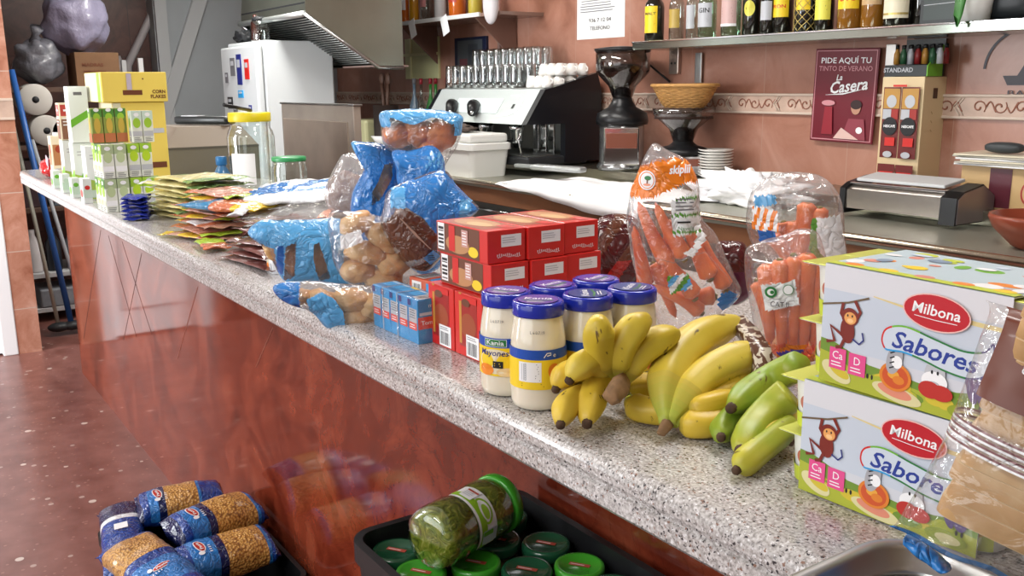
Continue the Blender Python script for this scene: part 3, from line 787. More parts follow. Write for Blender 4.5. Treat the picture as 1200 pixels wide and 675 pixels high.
# ---------------- mayonnaise jars
MAYO = C('mayonnaise', '#e7dfcb', rough=.12, coat=.6, sub=.1); LIDB = C('lid_blue', '#1f2fa6', rough=.22, coat=.4)
def mayo_jar(loc, face, label, front, tint):
    t = thing('mayonnaise_jar', label, 'jar', loc, 0, 'mayonnaise jars')
    pr = [(.0, .001), (.029, .001), (.034, .004), (.0358, .012), (.0362, .05), (.0362, .078), (.0352, .092), (.0332, .106), (.0312, .118), (.0305, .122), (.0305, .128)]
    MB().lathe(pr, MAYO, n=48).build('glass_body', t)
    l = MB(); l.lathe([(.0, .1405), (.018, .1402), (.0285, .14), (.0302, .1405), (.0328, .139), (.0338, .136), (.0335, .130), (.0340, .1245), (.0335, .1225), (.031, .1225)][::-1], LIDB, n=56); l.build('lid', t)
    s = Sheet(); s.ell(0, 0, .026, .026, tint); s.text('Kania', 0, .004, .015, WH, bold=.01, shear=.1, width=.036); s.line([(-.02, -.006), (.0, -.009), (.02, -.006)], .003, DGR); s.lines(0, -.015, .026, .008, WH, n=2)
    lp = MB(); s.flat(lp, (0, 0, .1405), (math.cos(face + PI / 2), math.sin(face + PI / 2), 0), (-math.cos(face), -math.sin(face), 0)); lp.build('lid_print', t)
    s = Sheet(step=.00008); R = .0364
    full = 2 * PI * R * .86
    s.rect(0, .052, full, .042, YEL, nx=60)
    s.rect(0, .0765, full, .013, BLU, nx=60)
    # wavy blue lower rim
    N = 40; s.poly([(-full / 2 + full * i / N, .0705) for i in range(N + 1)] + [(full / 2 - full * i / N, .069 + .003 * math.sin(i * .5)) for i in range(N + 1)], BLU) if False else s
    if front:
        s.rect(0, .0765, .032, .010, WH, nx=8); s.rect(0, .0765, .0305, .0088, DGR, nx=8); s.text('Kania', 0, .0765, .009, WH, bold=.012, width=.025)
        s.ell(0, .051, .026, .017, CRM); s.text('Mayonesa', 0, .0625, .0115, NAVY, bold=.01, shear=.2, width=.047)
        s.rect(.004, .047, .014, .0095, M_INK, nx=4); s.lines(.004, .047, .01, .006, YEL, n=2)
        s.ell(-.014, .039, .012, .008, ORG); s.ell(.016, .037, .014, .006, C('label_cream', '#e9cfa0'))
    else:
        s.rect(-.008, .054, .030, .026, WH, nx=10); s.bars(-.015, .054, .008, .022, LGR, n=3); s.lines(-.004, .054, .02, .024, M_GREYTXT, n=8)
        s.ell(.0235, .055, .008, .01, ORG); s.lines(-.002, .037, .034, .006, C('label_gold', '#a88a1c'), n=2); s.text('e', .024, .076, .009, WH); s.line([(.010, .0735), (.014, .079), (.019, .079), (.019, .0765), (.014, .0755)], .0012, WH)
    p = MB(); s.wrap(p, lambda z: .0363, 0, face); p.build('paper_label', t)
    s = Sheet(); s.text('L 6 0.7.19', 0, .105, .0055, M_GREYTXT, width=.018); p = MB()
    s.wrap(p, lambda z: .0334 + .0004, 0, face + .05); p.build('date_print', t)
    return t
fa = math.atan2(-.68, .97)
VIO = C('lid_violet', '#5a2f96', rough=.3); LV2 = C('lid_teal', '#1d3a7e', rough=.3)
mayo_jar((-1.018, .052, ZT), fa - .42, 'mayonnaise jar with front label, beside the standing red boxes', True, VIO)
mayo_jar((-.948, .054, ZT), fa - .1, 'mayonnaise jar showing nutrition table, nearest the front edge and bananas', False, VIO)
mayo_jar((-1.012, .126, ZT), fa + .8, 'middle-row mayonnaise jar with violet lid close to red boxes', True, VIO)
mayo_jar((-.939, .128, ZT), fa + 1.6, 'mayonnaise jar directly behind the bananas and the nutrition table jar', False, LV2)
mayo_jar((-1.008, .199, ZT), fa + .9, 'farthest back mayonnaise jar, its lid against the red box stack', True, VIO)
mayo_jar((-.934, .201, ZT), fa + 1.2, 'mayonnaise jar nearest the upright bag of carrots', True, LV2)

# ---------------- red biscuit boxes
def red_box(loc, label, rot=(0, 0, 0), group=None, upright=False, seed=0):
    L, W, H = .150, .069, .05
    if upright: L, W, H = .080, .069, .1
    t = thing('biscuit_box', label, 'box', loc, rot[2], group)
    MB().box((0, 0, H / 2), (L - .001, W - .001, H - .0006), RED, bev=.0012).build('carton', t)
    m = MB(); rnd = random.Random(seed)
    s = Sheet()
    if not upright:
        s.rect(.008, .008, .036, .018, WH); s.lines(.006, .009, .028, .010, LGR, n=3)
        pts = [(-.018 + .042 * k / 120 + .0012 * math.cos(k * .62), -.014 + .0021 * math.sin(k * .62) * (1 + .5 * math.sin(k * .13)) + .0012 * math.sin(k * .05)) for k in range(121)]
        s.line(pts, .0007, WH)
        s.flat(m, (L / 2 - .0006, 0, H / 2), (0, 1, 0), (0, 0, 1))
        s = Sheet(); s.rect(-.01, 0, .125, .046, BRN); s.ell(.035, -.012, .014, .008, YEL); s.ell(-.01, -.006, .035, .014, FAW); s.rect(-.059, .002, .02, .042, WH); s.bars(-.059, .002, .016, .036, M_INK, n=6, horiz=True)
        s.rect(-.026, .002, .018, .04, RED); s.rect(.012, .006, .018, .026, C('box_pinkgrey', '#c99a92')); s.lines(.012, .006, .014, .022, WH, n=5)
        s.flat(m, (0, -W / 2 + .0006, H / 2), (1, 0, 0), (0, 0, 1))
        s = Sheet(); s.rect(-.005, 0, .12, .062, C('box_brown_red', '#9c4a2b')); s.ell(-.01, .002, .05, .024, FAW, rot=.1); s.ell(.006, -.004, .03, .014, C('box_oat', '#cfa877')); s.rect(.05, .015, .03, .02, RED)
        s.flat(m, (0, 0, H - .0004), (1, 0, 0), (0, 1, 0))
    else:
        s.rect(0, .006, .05, .08, C('box_deep_red', '#9d231c')); s.ell(0, .0, .022, .02, C('box_brown_red', '#9c4a2b')); s.rect(-.022, .01, .007, .08, C('box_gold', '#c48a3c'))
        s.rect(.012, -.03, .036, .034, WH); s.bars(.012, -.034, .03, .02, M_INK, n=9); s.lines(.012, -.018, .03, .006, M_GREYTXT, n=2); s.rect(.0, .042, .05, .01, RED); s.ell(-.005, .036, .012, .006, BRN)
        s.flat(m, (0, -W / 2 + .0006, H / 2), (1, 0, 0), (0, 0, 1))
        s = Sheet(); s.rect(0, 0, .05, .07, C('box_brown_red', '#9c4a2b')); s.ell(0, .01, .018, .02, FAW)
        s.flat(m, (L / 2 - .0006, 0, H / 2), (0, 1, 0), (0, 0, 1))
    m.build('carton_print', t); return t
rows = ['nearest the bar edge', 'in the middle', 'farthest from the bar edge']
for lv in (0, 1):
    for k in range(3):
        red_box((-1.209 - .004 * lv + (.004 if k == 1 else 0), .138 + k * .0705 - (.003 if lv else 0), ZT + .1002 + lv * .0502), 'red biscuit box lying in the %s layer of the stack, %s' % (('lower', 'upper')[lv], rows[k]), group='lying red biscuit boxes', seed=k)
for k in range(3):
    for j in range(2):
        red_box((-1.262 + .082 * j, .125 + k * .0705, ZT), 'red box standing under the stack, %s, %s' % (rows[k], ('on the blue carton side', 'on the mayonnaise side')[j]), group='standing red biscuit boxes', upright=True)

# ---------------- wrapped pack of small blue cartons
t = thing('wrapped_carton_pack', 'plastic wrapped row of five small blue cartons with red bands', 'carton pack', (-1.372, .088, ZT), 0.0)
CB = C('carton_blue', '#2191cf', coat=.2)
for k in range(5):
    m = MB(); m.box((0, 0, .0365), (.0315, .046, .073), CB, bev=.001)
    s = Sheet(); s.rect(0, -.002, .046, .02, C('band_red', '#e0483a')); s.text('Tomate', 0, -.002, .010, WH, bold=.01, width=.034); s.rect(0, .013, .04, .005, SKY); s.text('mini', .006, .026, .010, WH, width=.018)
    s.flat(m, (.01575, 0, .0365), (0, 1, 0), (0, 0, 1))
    s = Sheet(); s.rect(0, .004, .026, .034, LGR); s.lines(0, .012, .022, .016, M_GREYTXT, n=4); s.rect(.0, -.008, .026, .012, C('band_red', '#e0483a')); s.lines(0, -.008, .02, .008, WH, n=2); s.rect(-.011, .03, .01, .01, NAVY)
    s.flat(m, (0, -.023, .0365), (1, 0, 0), (0, 0, 1))
    s = Sheet(); s.rect(0, .004, .028, .03, LBL); s.rect(.0, .016, .028, .004, SKY); s.rect(0, -.012, .028, .008, C('carton_blue_dark', '#1677b4'))
    if k == 4: s.rect(0, 0, .026, .034, WH); s.bars(0, 0, .02, .028, M_INK, n=8)
    if k == 2: s.rect(0, .018, .028, .006, YEL)
    s.flat(m, (0, 0, .073), (1, 0, 0), (0, 1, 0))
    m.build('carton', t, (-.0645 + k * .0322, 0, 0))
m = MB()
for xx in (-.04, .012):
    m.box((xx, -.0245, .034), (.0032, .001, .078), FILMW); m.box((xx, 0, .0745), (.0032, .049, .001), FILMW)
m.build('wrap_seam', t)
m = MB(); m.box((0, 0, .0372), (.165, .0495, .076), film('shrink_wrap', haze=.02, gloss=.12, bs=12), bev=.003); m.build('shrink_wrap', t)
t = thing('juice_carton', 'blue and orange carton lying behind the small blue cartons', 'carton', (-1.47, .215, ZT), .1)
m = MB(); m.box((0, 0, .03), (.13, .06, .06), C('carton_orange', '#c8542e'), bev=.002)
s = Sheet(); s.rect(.02, 0, .06, .05, CB); s.rect(-.04, 0, .03, .05, WH); s.bars(-.04, 0, .024, .04, M_INK, n=7); s.text('brik', .02, .005, .014, WH)
s.flat(m, (0, -.03, .03), (1, 0, 0), (0, 0, 1)); s.flat(m, (0, 0, .06), (1, 0, 0), (0, 1, 0)); m.build('carton', t)

# ---------------- bananas
def banana_mat(name, a, b, tipc):
    m, nt, bs = new_mat(name); co = coord(nt)
    n = nd(nt, 'ShaderNodeTexNoise'); n.inputs['Scale'].default_value = 11; n.inputs['Detail'].default_value = 3; nt.links.new(co, n.inputs[0])
    c = ramp(nt, n.outputs[0], [(.35, srgb(a)), (.65, srgb(b))])
    mp = nd(nt, 'ShaderNodeMapping'); mp.inputs['Scale'].default_value = (1, 1, .6); nt.links.new(co, mp.inputs[0])
    n2 = nd(nt, 'ShaderNodeTexNoise'); n2.inputs['Scale'].default_value = 62; n2.inputs['Detail'].default_value = 4; n2.inputs['Distortion'].default_value = .6; nt.links.new(mp.outputs[0], n2.inputs[0])
    k = ramp(nt, n2.outputs[0], [(.655, (0, 0, 0, 1)), (.70, (1, 1, 1, 1))])
    mx = nd(nt, 'ShaderNodeMix', data_type='RGBA'); nt.links.new(k, mx.inputs[0]); nt.links.new(c, mx.inputs[6]); mx.inputs[7].default_value = srgb('#5c431c')
    nt.links.new(mx.outputs[2], bs.inputs['Base Color']); bs.inputs['Roughness'].default_value = .42
    bs.inputs['Subsurface Weight'].default_value = .12; bs.inputs['Subsurface Radius'].default_value = (.01, .006, .002); bs.inputs['Subsurface Scale'].default_value = .5
    return m
BY = banana_mat('banana_yellow', '#c9b032', '#dcc650', ''); BG = banana_mat('banana_green', '#7f9a2c', '#b3ad35', ''); BO = banana_mat('banana_ripe', '#c8a527', '#d8ba3e', '')
B_STEM = C('banana_stem', '#9c8f3d', rough=.6, var=.2, vs=60); B_TIP = C('banana_tip', '#4a3524', rough=.8, var=.3, vs=150); B_CUT = C('banana_crown', '#8a6a4a', rough=.8, var=.3, vs=90)
B_GST = C('banana_green_neck', '#aab33a', rough=.5)
def neck_mat(m, t):
    base = {'banana_yellow': (.57, .43, .06), 'banana_ripe': (.56, .38, .04), 'banana_green': (.36, .42, .05)}[m.name]
    g = (.36, .42, .05); k = min(5, int(t / .26 * 6)); w = (k + .5) / 6
    return mat('%s_neck_%d' % (m.name, k), tuple(g[i] * (1 - w) + base[i] * w for i in range(3)), rough=.45)
def banana(par, p0, p1, p2, r, m=None, tip=True, stem=True, base=V((0, 0, 0)), up=None):
    m = m or BY; pts = bez(p0, p1, p2, 30); R = []
    for i in range(31):
        t = i / 30
        if stem and t < .28: q = .36 + .64 * (max(0, (t - .05)) / .23) ** .8 if t > .05 else .36
        elif t > .72: q = 1 - .62 * ((t - .72) / .28) ** 2.2
        else: q = 1
        R.append(r * q)
    R[-1] *= .8
    mb = MB(); mb.tube(pts, R, m, n=20, mf=lambda t: (neck_mat(m, t) if t < .26 and stem else (m if t < .975 or not tip else B_TIP)), prof=lambda a: 1 + .055 * math.cos(5 * a + .6), up=up)
    if tip:
        d = (pts[-1] - pts[-2]).normalized(); mb.tube([pts[-1] - d * .002, pts[-1] + d * .004, pts[-1] + d * .006], [r * .36, r * .33, r * .2], B_TIP, n=10)
    recentre(mb, base); return mb.build('banana', par)
Q = onz
def bunch(label, base, items, crown=None, r=.018, band=None):
    t = thing('banana_bunch', label, 'bananas', tuple(base))
    for it in items:
        p = [Q(*a) for a in it[:3]]; banana(t, *p, it[3], it[4], base=base, stem=(it[5] if len(it) > 5 else True), tip=(it[6] if len(it) > 6 else True))
    if crown:
        m = MB(); pts = [Q(*c) for c in crown[0]]; m.tube(pts, crown[1], B_CUT, n=14, prof=lambda a: 1 + .15 * math.cos(3 * a)); recentre(m, base).build('crown', t)
    return t
# each banana: (px, py, height) of neck, middle, tip - radius - skin
bunch('bunch of yellow bananas with tips towards the bar edge, touching a mayonnaise jar', V((-.93, .1, ZT)), [
    ((718, 452, 1.138), (694, 424, 1.178), (668, 445, 1.164), .0175, BY),
    ((716, 446, 1.145), (676, 434, 1.162), (652, 455, 1.146), .0165, BO),
    ((722, 458, 1.132), (700, 456, 1.142), (688, 496, 1.121), .0185, BO),
    ((718, 466, 1.122), (676, 467, 1.135), (657, 497, 1.122), .0165, BO),
    ((724, 448, 1.142), (702, 402, 1.205), (712, 376, 1.237), .0185, BY, True, False),
    ((726, 448, 1.142), (731, 402, 1.203), (760, 373, 1.230), .0185, BY, True, False),
    ((730, 452, 1.140), (752, 413, 1.187), (795, 390, 1.208), .0180, BY, True, False),
    ((738, 462, 1.120), (752, 452, 1.133), (800, 458, 1.130), .0165, BO, True, False),
    ((738, 468, 1.122), (757, 480, 1.1185), (806, 482, 1.120), .0165, BO, True, False),
], crown=([(730, 446, 1.158), (724, 454, 1.158), (718, 462, 1.154), (722, 472, 1.146)], [.009, .013, .012, .006]))
bunch('pair of large speckled bananas on top of yellow ones, stem towards viewer', V((-.78, .15, ZT)), [
    ((781, 496, 1.120), (795, 418, 1.175), (868, 378, 1.200), .0240, BY, True, False),
    ((784, 496, 1.120), (830, 438, 1.160), (895, 413, 1.178), .0225, BY, True, False),
    ((790, 497, 1.118), (838, 466, 1.135), (895, 436, 1.150), .0150, BO, True, False),
    ((800, 492, 1.116), (822, 497, 1.1175), (868, 488, 1.118), .0170, BO, True, False),
    ((806, 482, 1.126), (830, 474, 1.137), (868, 465, 1.137), .0140, BO, True, False),
], crown=([(786, 488, 1.124), (780, 498, 1.119), (774, 508, 1.112)], [.0085, .0075, .005]))
t = MB(); 
M_TAPE = None
def tape_mat():
    m, nt, b = new_mat('printed_tape'); co = coord(nt)
    vo = nd(nt, 'ShaderNodeTexVoronoi'); vo.inputs['Scale'].default_value = 190; nt.links.new(co, vo.inputs[0])
    sp = nd(nt, 'ShaderNodeSeparateColor'); nt.links.new(vo.outputs['Color'], sp.inputs[0])
    nt.links.new(ramp(nt, sp.outputs[0], [(.55, srgb('#5a3a2a')), (.6, srgb('#c9bfae'))], 'CONSTANT'), b.inputs['Base Color']); b.inputs['Roughness'].default_value = .3; return m
M_TAPE = tape_mat()
bunch('greenish bananas leaning beside the yoghurt packs with dark tips', V((-.65, .15, ZT)), [
    ((935, 430, 1.185), (897, 449, 1.158), (857, 478, 1.146), .0185, BG, False),
    ((925, 462, 1.162), (893, 492, 1.136), (868, 528, 1.122), .0195, BG, False),
    ((925, 500, 1.130), (890, 527, 1.122), (864, 550, 1.112), .0150, BG, False),
    ((905, 455, 1.150), (860, 488, 1.125), (845, 512, 1.118), .0160, BG, False),
    ((930, 480, 1.128), (900, 512, 1.125), (872, 555, 1.105), .0140, BY, False, False),
])
# printed tape round the backs of the two right-hand bunches
for nm, pts, rr in (('big speckled', [(862, 372, 1.208), (880, 388, 1.20), (893, 408, 1.192), (898, 428, 1.175), (894, 446, 1.16)], .013),):
    m = MB()
    P0 = [Q(*p) for p in pts]; vs = []
    for i, p in enumerate(P0):
        d = (P0[min(i + 1, 4)] - P0[max(i - 1, 0)]).normalized(); s_ = d.cross(V((.8, -.5, .5)).normalized()).normalized()
        vs += [p + s_ * .011, p - s_ * .011, p + s_ * .009 - V((.02, -.01, .012)), p - s_ * .009 - V((.02, -.01, .012))]
    fs = []
    for i in range(4):
        a = i * 4; fs += [(a, a + 4, a + 5, a + 1), (a + 1, a + 5, a + 7, a + 3), (a + 2, a + 3, a + 7, a + 6), (a, a + 2, a + 6, a + 4)]
    fs += [(0, 1, 3, 2), (16, 18, 19, 17)]
    m.add(vs, fs, M_TAPE, True)
    par = [o for o in bpy.data.objects if o.get('label', '').startswith('pair of large')][0]
    recentre(m, par.location).build('printed_tape', par)
m = MB(); a = Q(906, 520, 1.115); u, v_, n_ = facing(a)
m.box((0, 0, 0), (.016, .05, .02), M_TAPE, bev=.004, T=frame_T(a + V((-.005, .006, .012)), (v_ + u * .4), z=n_))
par = [o for o in bpy.data.objects if o.get('label', '').startswith('greenish')][0]
recentre(m, par.location).build('printed_tape', par)
# ================================================================== bags of carrots, bread and packets on the bar
def surf_map(outline, anchor, T, c=None, lean=0, N=84, p=2.6, lift=.004, side=1):
    u, v, n = facing(anchor, lean); A = V(anchor); ol = smooth_outline(outline, N)
    cc = V(c) if c else V((sum(q.x for q in ol) / N, sum(q.y for q in ol) / N))
    def f(px, py, z=0):
        P = V((px, py)); d = P - cc; s_ = 0
        if d.length > 1e-6:
            best = None
            for j in range(N):
                a, b = ol[j] - cc, ol[(j + 1) % N] - cc; e = b - a
                den = d.x * e.y - d.y * e.x
                if abs(den) < 1e-9: continue
                t = (a.x * e.y - a.y * e.x) / den; k = (a.x * d.y - a.y * d.x) / den
                if t > 0 and -1e-3 <= k <= 1.001: best = t if best is None else max(best, t)
            s_ = 1 / best if best else 1
        h = T / 2 * max(0, 1 - min(1, s_) ** p) ** .5
        return onpl(px, py, A, n) + n * (h + lift + z)
    return f
def carrot(loc_pts, r, label, group, base=None):
    """tapered root from head to tail"""
    a, b = V(loc_pts[0]), V(loc_pts[1]); L = (b - a).length; d = (b - a).normalized()
    mb = MB(); pts = []; R = []
    for i in range(19):
        t = i / 18; pts.append(a + d * L * t + V((0, 0, .004 * math.sin(t * 5 + r * 900))))
        R.append(r * ((1 - .62 * t) * (1 if t < .9 else max(.15, (1 - t) * 10)) * (min(1, .55 + t * 12)) + .0003 * math.sin(i * 2.7)))
    mb.tube(pts, R, M_CARROT, n=16); recentre(mb, a)
    t = thing('carrot', label, 'carrot', tuple(a), 0, group); mb.build('root', t)
    m = MB(); m.tube([V((0, 0, 0)), -d * .004], [r * .45, r * .25], C('carrot_crown', '#7a6a2a', rough=.8), n=8); m.build('crown', t)
def carrot_mat():
    m, nt, b = new_mat('carrot_skin'); co = coord(nt, (1, 1, 1))
    n = nd(nt, 'ShaderNodeTexNoise'); n.inputs['Scale'].default_value = 25; nt.links.new(co, n.inputs[0])
    nt.links.new(ramp(nt, n.outputs[0], [(.3, srgb('#d9602a')), (.7, srgb('#ee8142'))]), b.inputs['Base Color']); b.inputs['Roughness'].default_value = .4
    bump(nt, b, n.outputs[0], .2, .002); return m
M_CARROT = carrot_mat()
P_ORNET = film('orange_tint_film', '#ffb98a', haze=.05, gloss=.3)

# left bag of carrots
OL = [(764, 168), (750, 196), (740, 222), (735, 252), (738, 285), (743, 314), (754, 350), (770, 382), (800, 391), (838, 370), (868, 345), (860, 320), (838, 274), (822, 254), (819, 214), (808, 190), (784, 176)]
AL = (-1.075, .43, 1.2)
pr_or = [(750, 195), (764, 190), (792, 184), (812, 190), (820, 212), (800, 214), (762, 230), (738, 230)]
lb = [(786, 232), (819, 220), (821, 268), (789, 273)]
def mfL(x, y, sd):
    if inpoly(x, y, pr_or): return P_ORANGE
    if sd > 0 and inpoly(x, y, lb): return P_WHITE if (y % 19) > 3 else P_GREEN
    if sd > 0 and ((x - 852) / 12) ** 2 + ((y - 349) / 12) ** 2 < 1: return P_BLUE
    if sd > 0 and inpoly(x, y, [(782, 318), (806, 314), (812, 332), (786, 338)]): return [P_GREEN, P_LBLUE, P_WHITE][int(x / 7 + y / 9) % 3]
    if sd > 0 and inpoly(x, y, [(812, 285), (820, 262), (828, 275), (812, 296), (800, 292)]): return P_WHITE
    return FILMW if y < 190 else FILM
bgL = soft('carrot_bag', 'tall bag of carrots with an orange printed band and pointed top', 'bag of carrots', OL, AL, .085, mfL, c=(795, 300), seed=3, K=34, N=120)
f = surf_map(OL, AL, .085, c=(795, 300))
s = Sheet(step=.0002)
m = MB()
def pxs(sheet, mb, fn, ox, oy, base): 
    """sheet drawn in photograph pixels around (ox, oy), y up"""
    k = MB(); sheet.onto(k, lambda x, y, z: fn(ox + x, oy - y, z)); recentre(k, base); 
    o = len(mb.v); mb.v += k.v; mb.f += [[i + o for i in q] for q in k.f]; mb.sm += k.sm
    mb.m += [mb.mi(k.mats[i]) for i in k.m]
s.ell(0, 0, 10, 11, WH, n=32); s.ell(0, 0, 8.6, 9.6, P_ORANGE, n=32); s.ell(0, 0, 7.6, 8.6, WH, n=32); s.ell(1, 2.5, 4, 2.6, DGR, n=16); s.line([(0, -6), (.5, 1)], 1.6, BRN); s.ell(0, -5, 4.5, 1.4, C('print_salmon', '#e79a7a'), n=16)
pxs(s, m, f, 759, 209, AL); m.build('brand_roundel', bgL); m = MB()
s = Sheet(step=.0002); s.text('skiplii', 0, 0, 13, WH, bold=.03, shear=.2, rot=.05, width=25); pxs(s, m, f, 797, 197, AL); m.build('brand_lettering', bgL); m = MB()
s = Sheet(step=.0002); s.lines(0, 8, 24, 16, M_GREYTXT, n=4); s.lines(0, -12, 20, 6, M_INK, n=1); s.text('Navels', 0, -19, 6, DGR, width=18); pxs(s, m, f, 804, 244, AL); m.build('label_print', bgL); m = MB()
s = Sheet(step=.0002); s.line([(-42, 6), (-10, -2), (26, 10), (52, -20), (66, -45)], 1.1, FILMW); pxs(s, m, f, 800, 300, AL)
m.build('film_crease', bgL)
def carrots_in(anchor, lst, r, where, group):
    u, v, n = facing(anchor)
    for i, (x0, y0, x1, y1, dn) in enumerate(lst):
        a = onpl(x0, y0, anchor, n) + n * dn; b = onpl(x1, y1, anchor, n) + n * dn * .7
        carrot((a, b), r * (1 - .07 * (i % 3)), 'orange carrot inside the %s' % where, group)
carrots_in(AL, [(783, 308, 748, 238, .012), (802, 302, 768, 236, .016), (757, 336, 743, 262, .006), (832, 326, 800, 250, .010), (814, 346, 772, 284, .026), (822, 366, 764, 330, .006),
                (838, 350, 776, 346, -.012), (850, 340, 822, 276, .0), (765, 312, 792, 372, -.018), (790, 262, 778, 332, -.016)], .0165, 'tall bag with orange band', 'carrots in the tall bag')
# right pair of carrot bags
OR = [(874, 292), (890, 283), (918, 276), (936, 268), (958, 272), (968, 300), (973, 340), (973, 382), (966, 416), (945, 425), (917, 423), (898, 404), (884, 384), (878, 350), (872, 318)]
AR = (-.865, .43, 1.2)
def mfR(x, y, sd):
    if sd > 0 and inpoly(x, y, [(893, 329), (931, 323), (937, 351), (897, 359)]): return P_WHITE
    if sd > 0 and inpoly(x, y, [(910, 408), (942, 403), (926, 425)]): return C('print_violet_blue', '#4a3fa0')
    if y > 398: return P_ORANGE if (x + y) % 40 < 24 else P_ORNET
    return FILM
bgR = soft('carrot_bag', 'front clear bag of upright carrots with a small white recycling label', 'bag of carrots', OR, AR, .07, mfR, seed=8, K=30, N=110)
f = surf_map(OR, AR, .07); m = MB()
s = Sheet(step=.0002); s.ell(-10, 5, 7, 6.5, DGR, n=24); s.ell(-10, 5, 4.2, 3.8, WH, n=20); s.ell(-8.5, 5, 2.4, 2.2, DGR, n=14); s.ell(10, 8, 6.2, 6, DGR, n=20); s.ell(10, 8, 5.4, 5.2, WH, n=20); s.text('CAT.II', 0, -9, 8.5, M_INK, width=21, rot=-.05)
pxs(s, m, f, 914, 341, AR); m.build('bag_print', bgR)
carrots_in(AR, [(899, 312, 903, 404, .006), (914, 304, 917, 414, .014), (930, 298, 930, 416, .012), (946, 300, 941, 414, .006), (959, 306, 953, 408, -.002), (888, 330, 900, 386, -.008), (938, 312, 924, 400, -.018)], .0155, 'front clear bag with white label', 'carrots in the front clear bag')
OQ = [(876, 236), (888, 214), (915, 203), (948, 203), (972, 214), (986, 236), (990, 268), (992, 305), (987, 335), (978, 352), (955, 348), (925, 320), (900, 300), (882, 286), (874, 260)]
AQ = (-.93, .54, 1.25)
def mfQ(x, y, sd):
    if sd > 0 and inpoly(x, y, [(951, 252), (984, 250), (991, 290), (977, 336), (948, 288)]):
        return P_GREEN if inpoly(x, y, [(951, 252), (957, 252), (957, 286), (982, 325), (977, 336), (948, 288)]) else P_WHITE
    if sd > 0 and inpoly(x, y, [(881, 240), (912, 243), (912, 268), (882, 264)]): return [P_ORANGE, P_WHITE][int((x + y * .3) / 5) % 2]
    if sd > 0 and inpoly(x, y, [(888, 264), (908, 262), (912, 278), (892, 282)]): return P_DBLUE
    if sd > 0 and inpoly(x, y, [(884, 228), (910, 226), (912, 237), (884, 240)]): return P_LBLUE
    return FILMW if y < 226 else FILM
bgQ = soft('carrot_bag', 'crumpled clear carrot bag with green bordered label, behind the front one', 'bag of carrots', OQ, AQ, .075, mfQ, seed=14, K=32, N=120, wr=.006)
carrots_in(AQ, [(946, 240, 936, 310, .012), (960, 244, 958, 320, .010), (973, 256, 972, 325, .0), (930, 262, 940, 330, .002), (918, 262, 922, 300, -.004), (905, 274, 930, 318, .01)], .0155, 'crumpled clear bag with green bordered label', 'carrots in the rear bag')
# dark bags behind
AN = (-1.30, .52, 1.2)
soft('snack_bag', 'dark maroon bag between the red boxes and the tall carrot bag', 'bag', [(686, 276), (700, 258), (722, 250), (748, 258), (756, 290), (758, 330), (740, 350), (704, 344), (688, 320)], AN, .1,
     lambda x, y, sd: P_MAROON if (x + .7 * y) % 38 < 22 or sd < 0 else (P_BROWN if y < 300 else P_RED), seed=21)
soft('snack_bag', 'small purple bag showing between the two groups of carrots', 'bag', [(838, 288), (856, 282), (872, 286), (882, 310), (880, 345), (862, 358), (846, 345)], (-1.02, .56, 1.2), .06, lambda x, y, sd: P_MAROON if y < 315 else mat('purple_film', '#5a2038', rough=.25, coat=.3, bmp=.5, bs=40), seed=23)

# ---------------- bread rolls heap
def bun_mat(name, a, b, c_):
    m, nt, bs = new_mat(name); co = coord(nt)
    n = nd(nt, 'ShaderNodeTexNoise'); n.inputs['Scale'].default_value = 16; n.inputs['Detail'].default_value = 5; nt.links.new(co, n.inputs[0])
    nt.links.new(ramp(nt, n.outputs[0], [(.3, srgb(a)), (.5, srgb(b)), (.72, srgb(c_))]), bs.inputs['Base Color']); bs.inputs['Roughness'].default_value = .55
    bump(nt, bs, n.outputs[0], .3, .004); return m
BUN = bun_mat('bun_crust', '#8a4a22', '#b8713a', '#cf9a60'); ROLL = bun_mat('roll_crust', '#a8703c', '#c9985f', '#dcbd8c'); TOAST = bun_mat('bun_orange', '#a5501f', '#c8692f', '#dc9058')
def bun(anchor, px, py, rx, ry, dn, rot, m, label, group, depth=None, cat='bread roll'):
    u, v, n = facing(anchor); c = onpl(px, py, anchor, n) + n * dn
    k = (c - CAM).length / F_PX
    T = frame_T((0, 0, 0), u * math.cos(rot) + v * math.sin(rot), z=n)
    mb = MB(); mb.ell((0, 0, 0), (rx * k, ry * k, (depth or min(rx, ry) * k * .85)), m, nu=24, nv=16, T=T, ns=.22, nf=7, seed=px, p=2.3)
    o = mb.build('bread_roll', None, tuple(c)); tag(o, label, cat, group)
# (a) pack of three long buns on top
Aa = (-1.66, .47, 1.4)
OA = [(448, 131), (490, 128), (538, 134), (541, 150), (536, 170), (524, 190), (514, 198), (480, 192), (452, 172), (446, 150)]
soft('bun_bag', 'clear bag of orange-brown buns with light blue strip, topmost of the heap', 'bag of buns', OA, Aa, .10, lambda x, y, sd: P_LBLUE if y < 141 + 4 * math.sin(x * .12) or (x < 460 and y < 148) or (x > 533 and y < 158) else (FILM if sd > 0 else FILM), seed=31, K=30, N=110, wr=.004)
for i, (x, y, rx, ry) in enumerate(((466, 158, 17, 14), (490, 154, 16, 17), (515, 158, 20, 18), (506, 172, 18, 10))):
    bun(Aa, x, y, rx, ry, 0, .1 * i, TOAST, 'orange-brown bun inside the topmost clear bag', 'buns in the topmost bag', depth=.036)
# (g) crinkled clear bag at left of the heap
Ag = (-1.93, .44, 1.25)
OG = [(382, 218), (391, 198), (406, 180), (432, 186), (440, 212), (436, 245), (414, 254), (392, 250), (380, 234)]
soft('bread_bag', 'crinkled greyish clear bag at the left of the blue heap', 'bag', OG, Ag, .1, lambda x, y, sd: FILMW, seed=37, wr=.008)
bun(Ag, 408, 226, 22, 24, 0, .2, mat('rye_crust', '#8a6a58', rough=.7, var=.2, vs=20), 'grey-brown loaf inside the crinkled clear bag', None, depth=.03, cat='loaf')
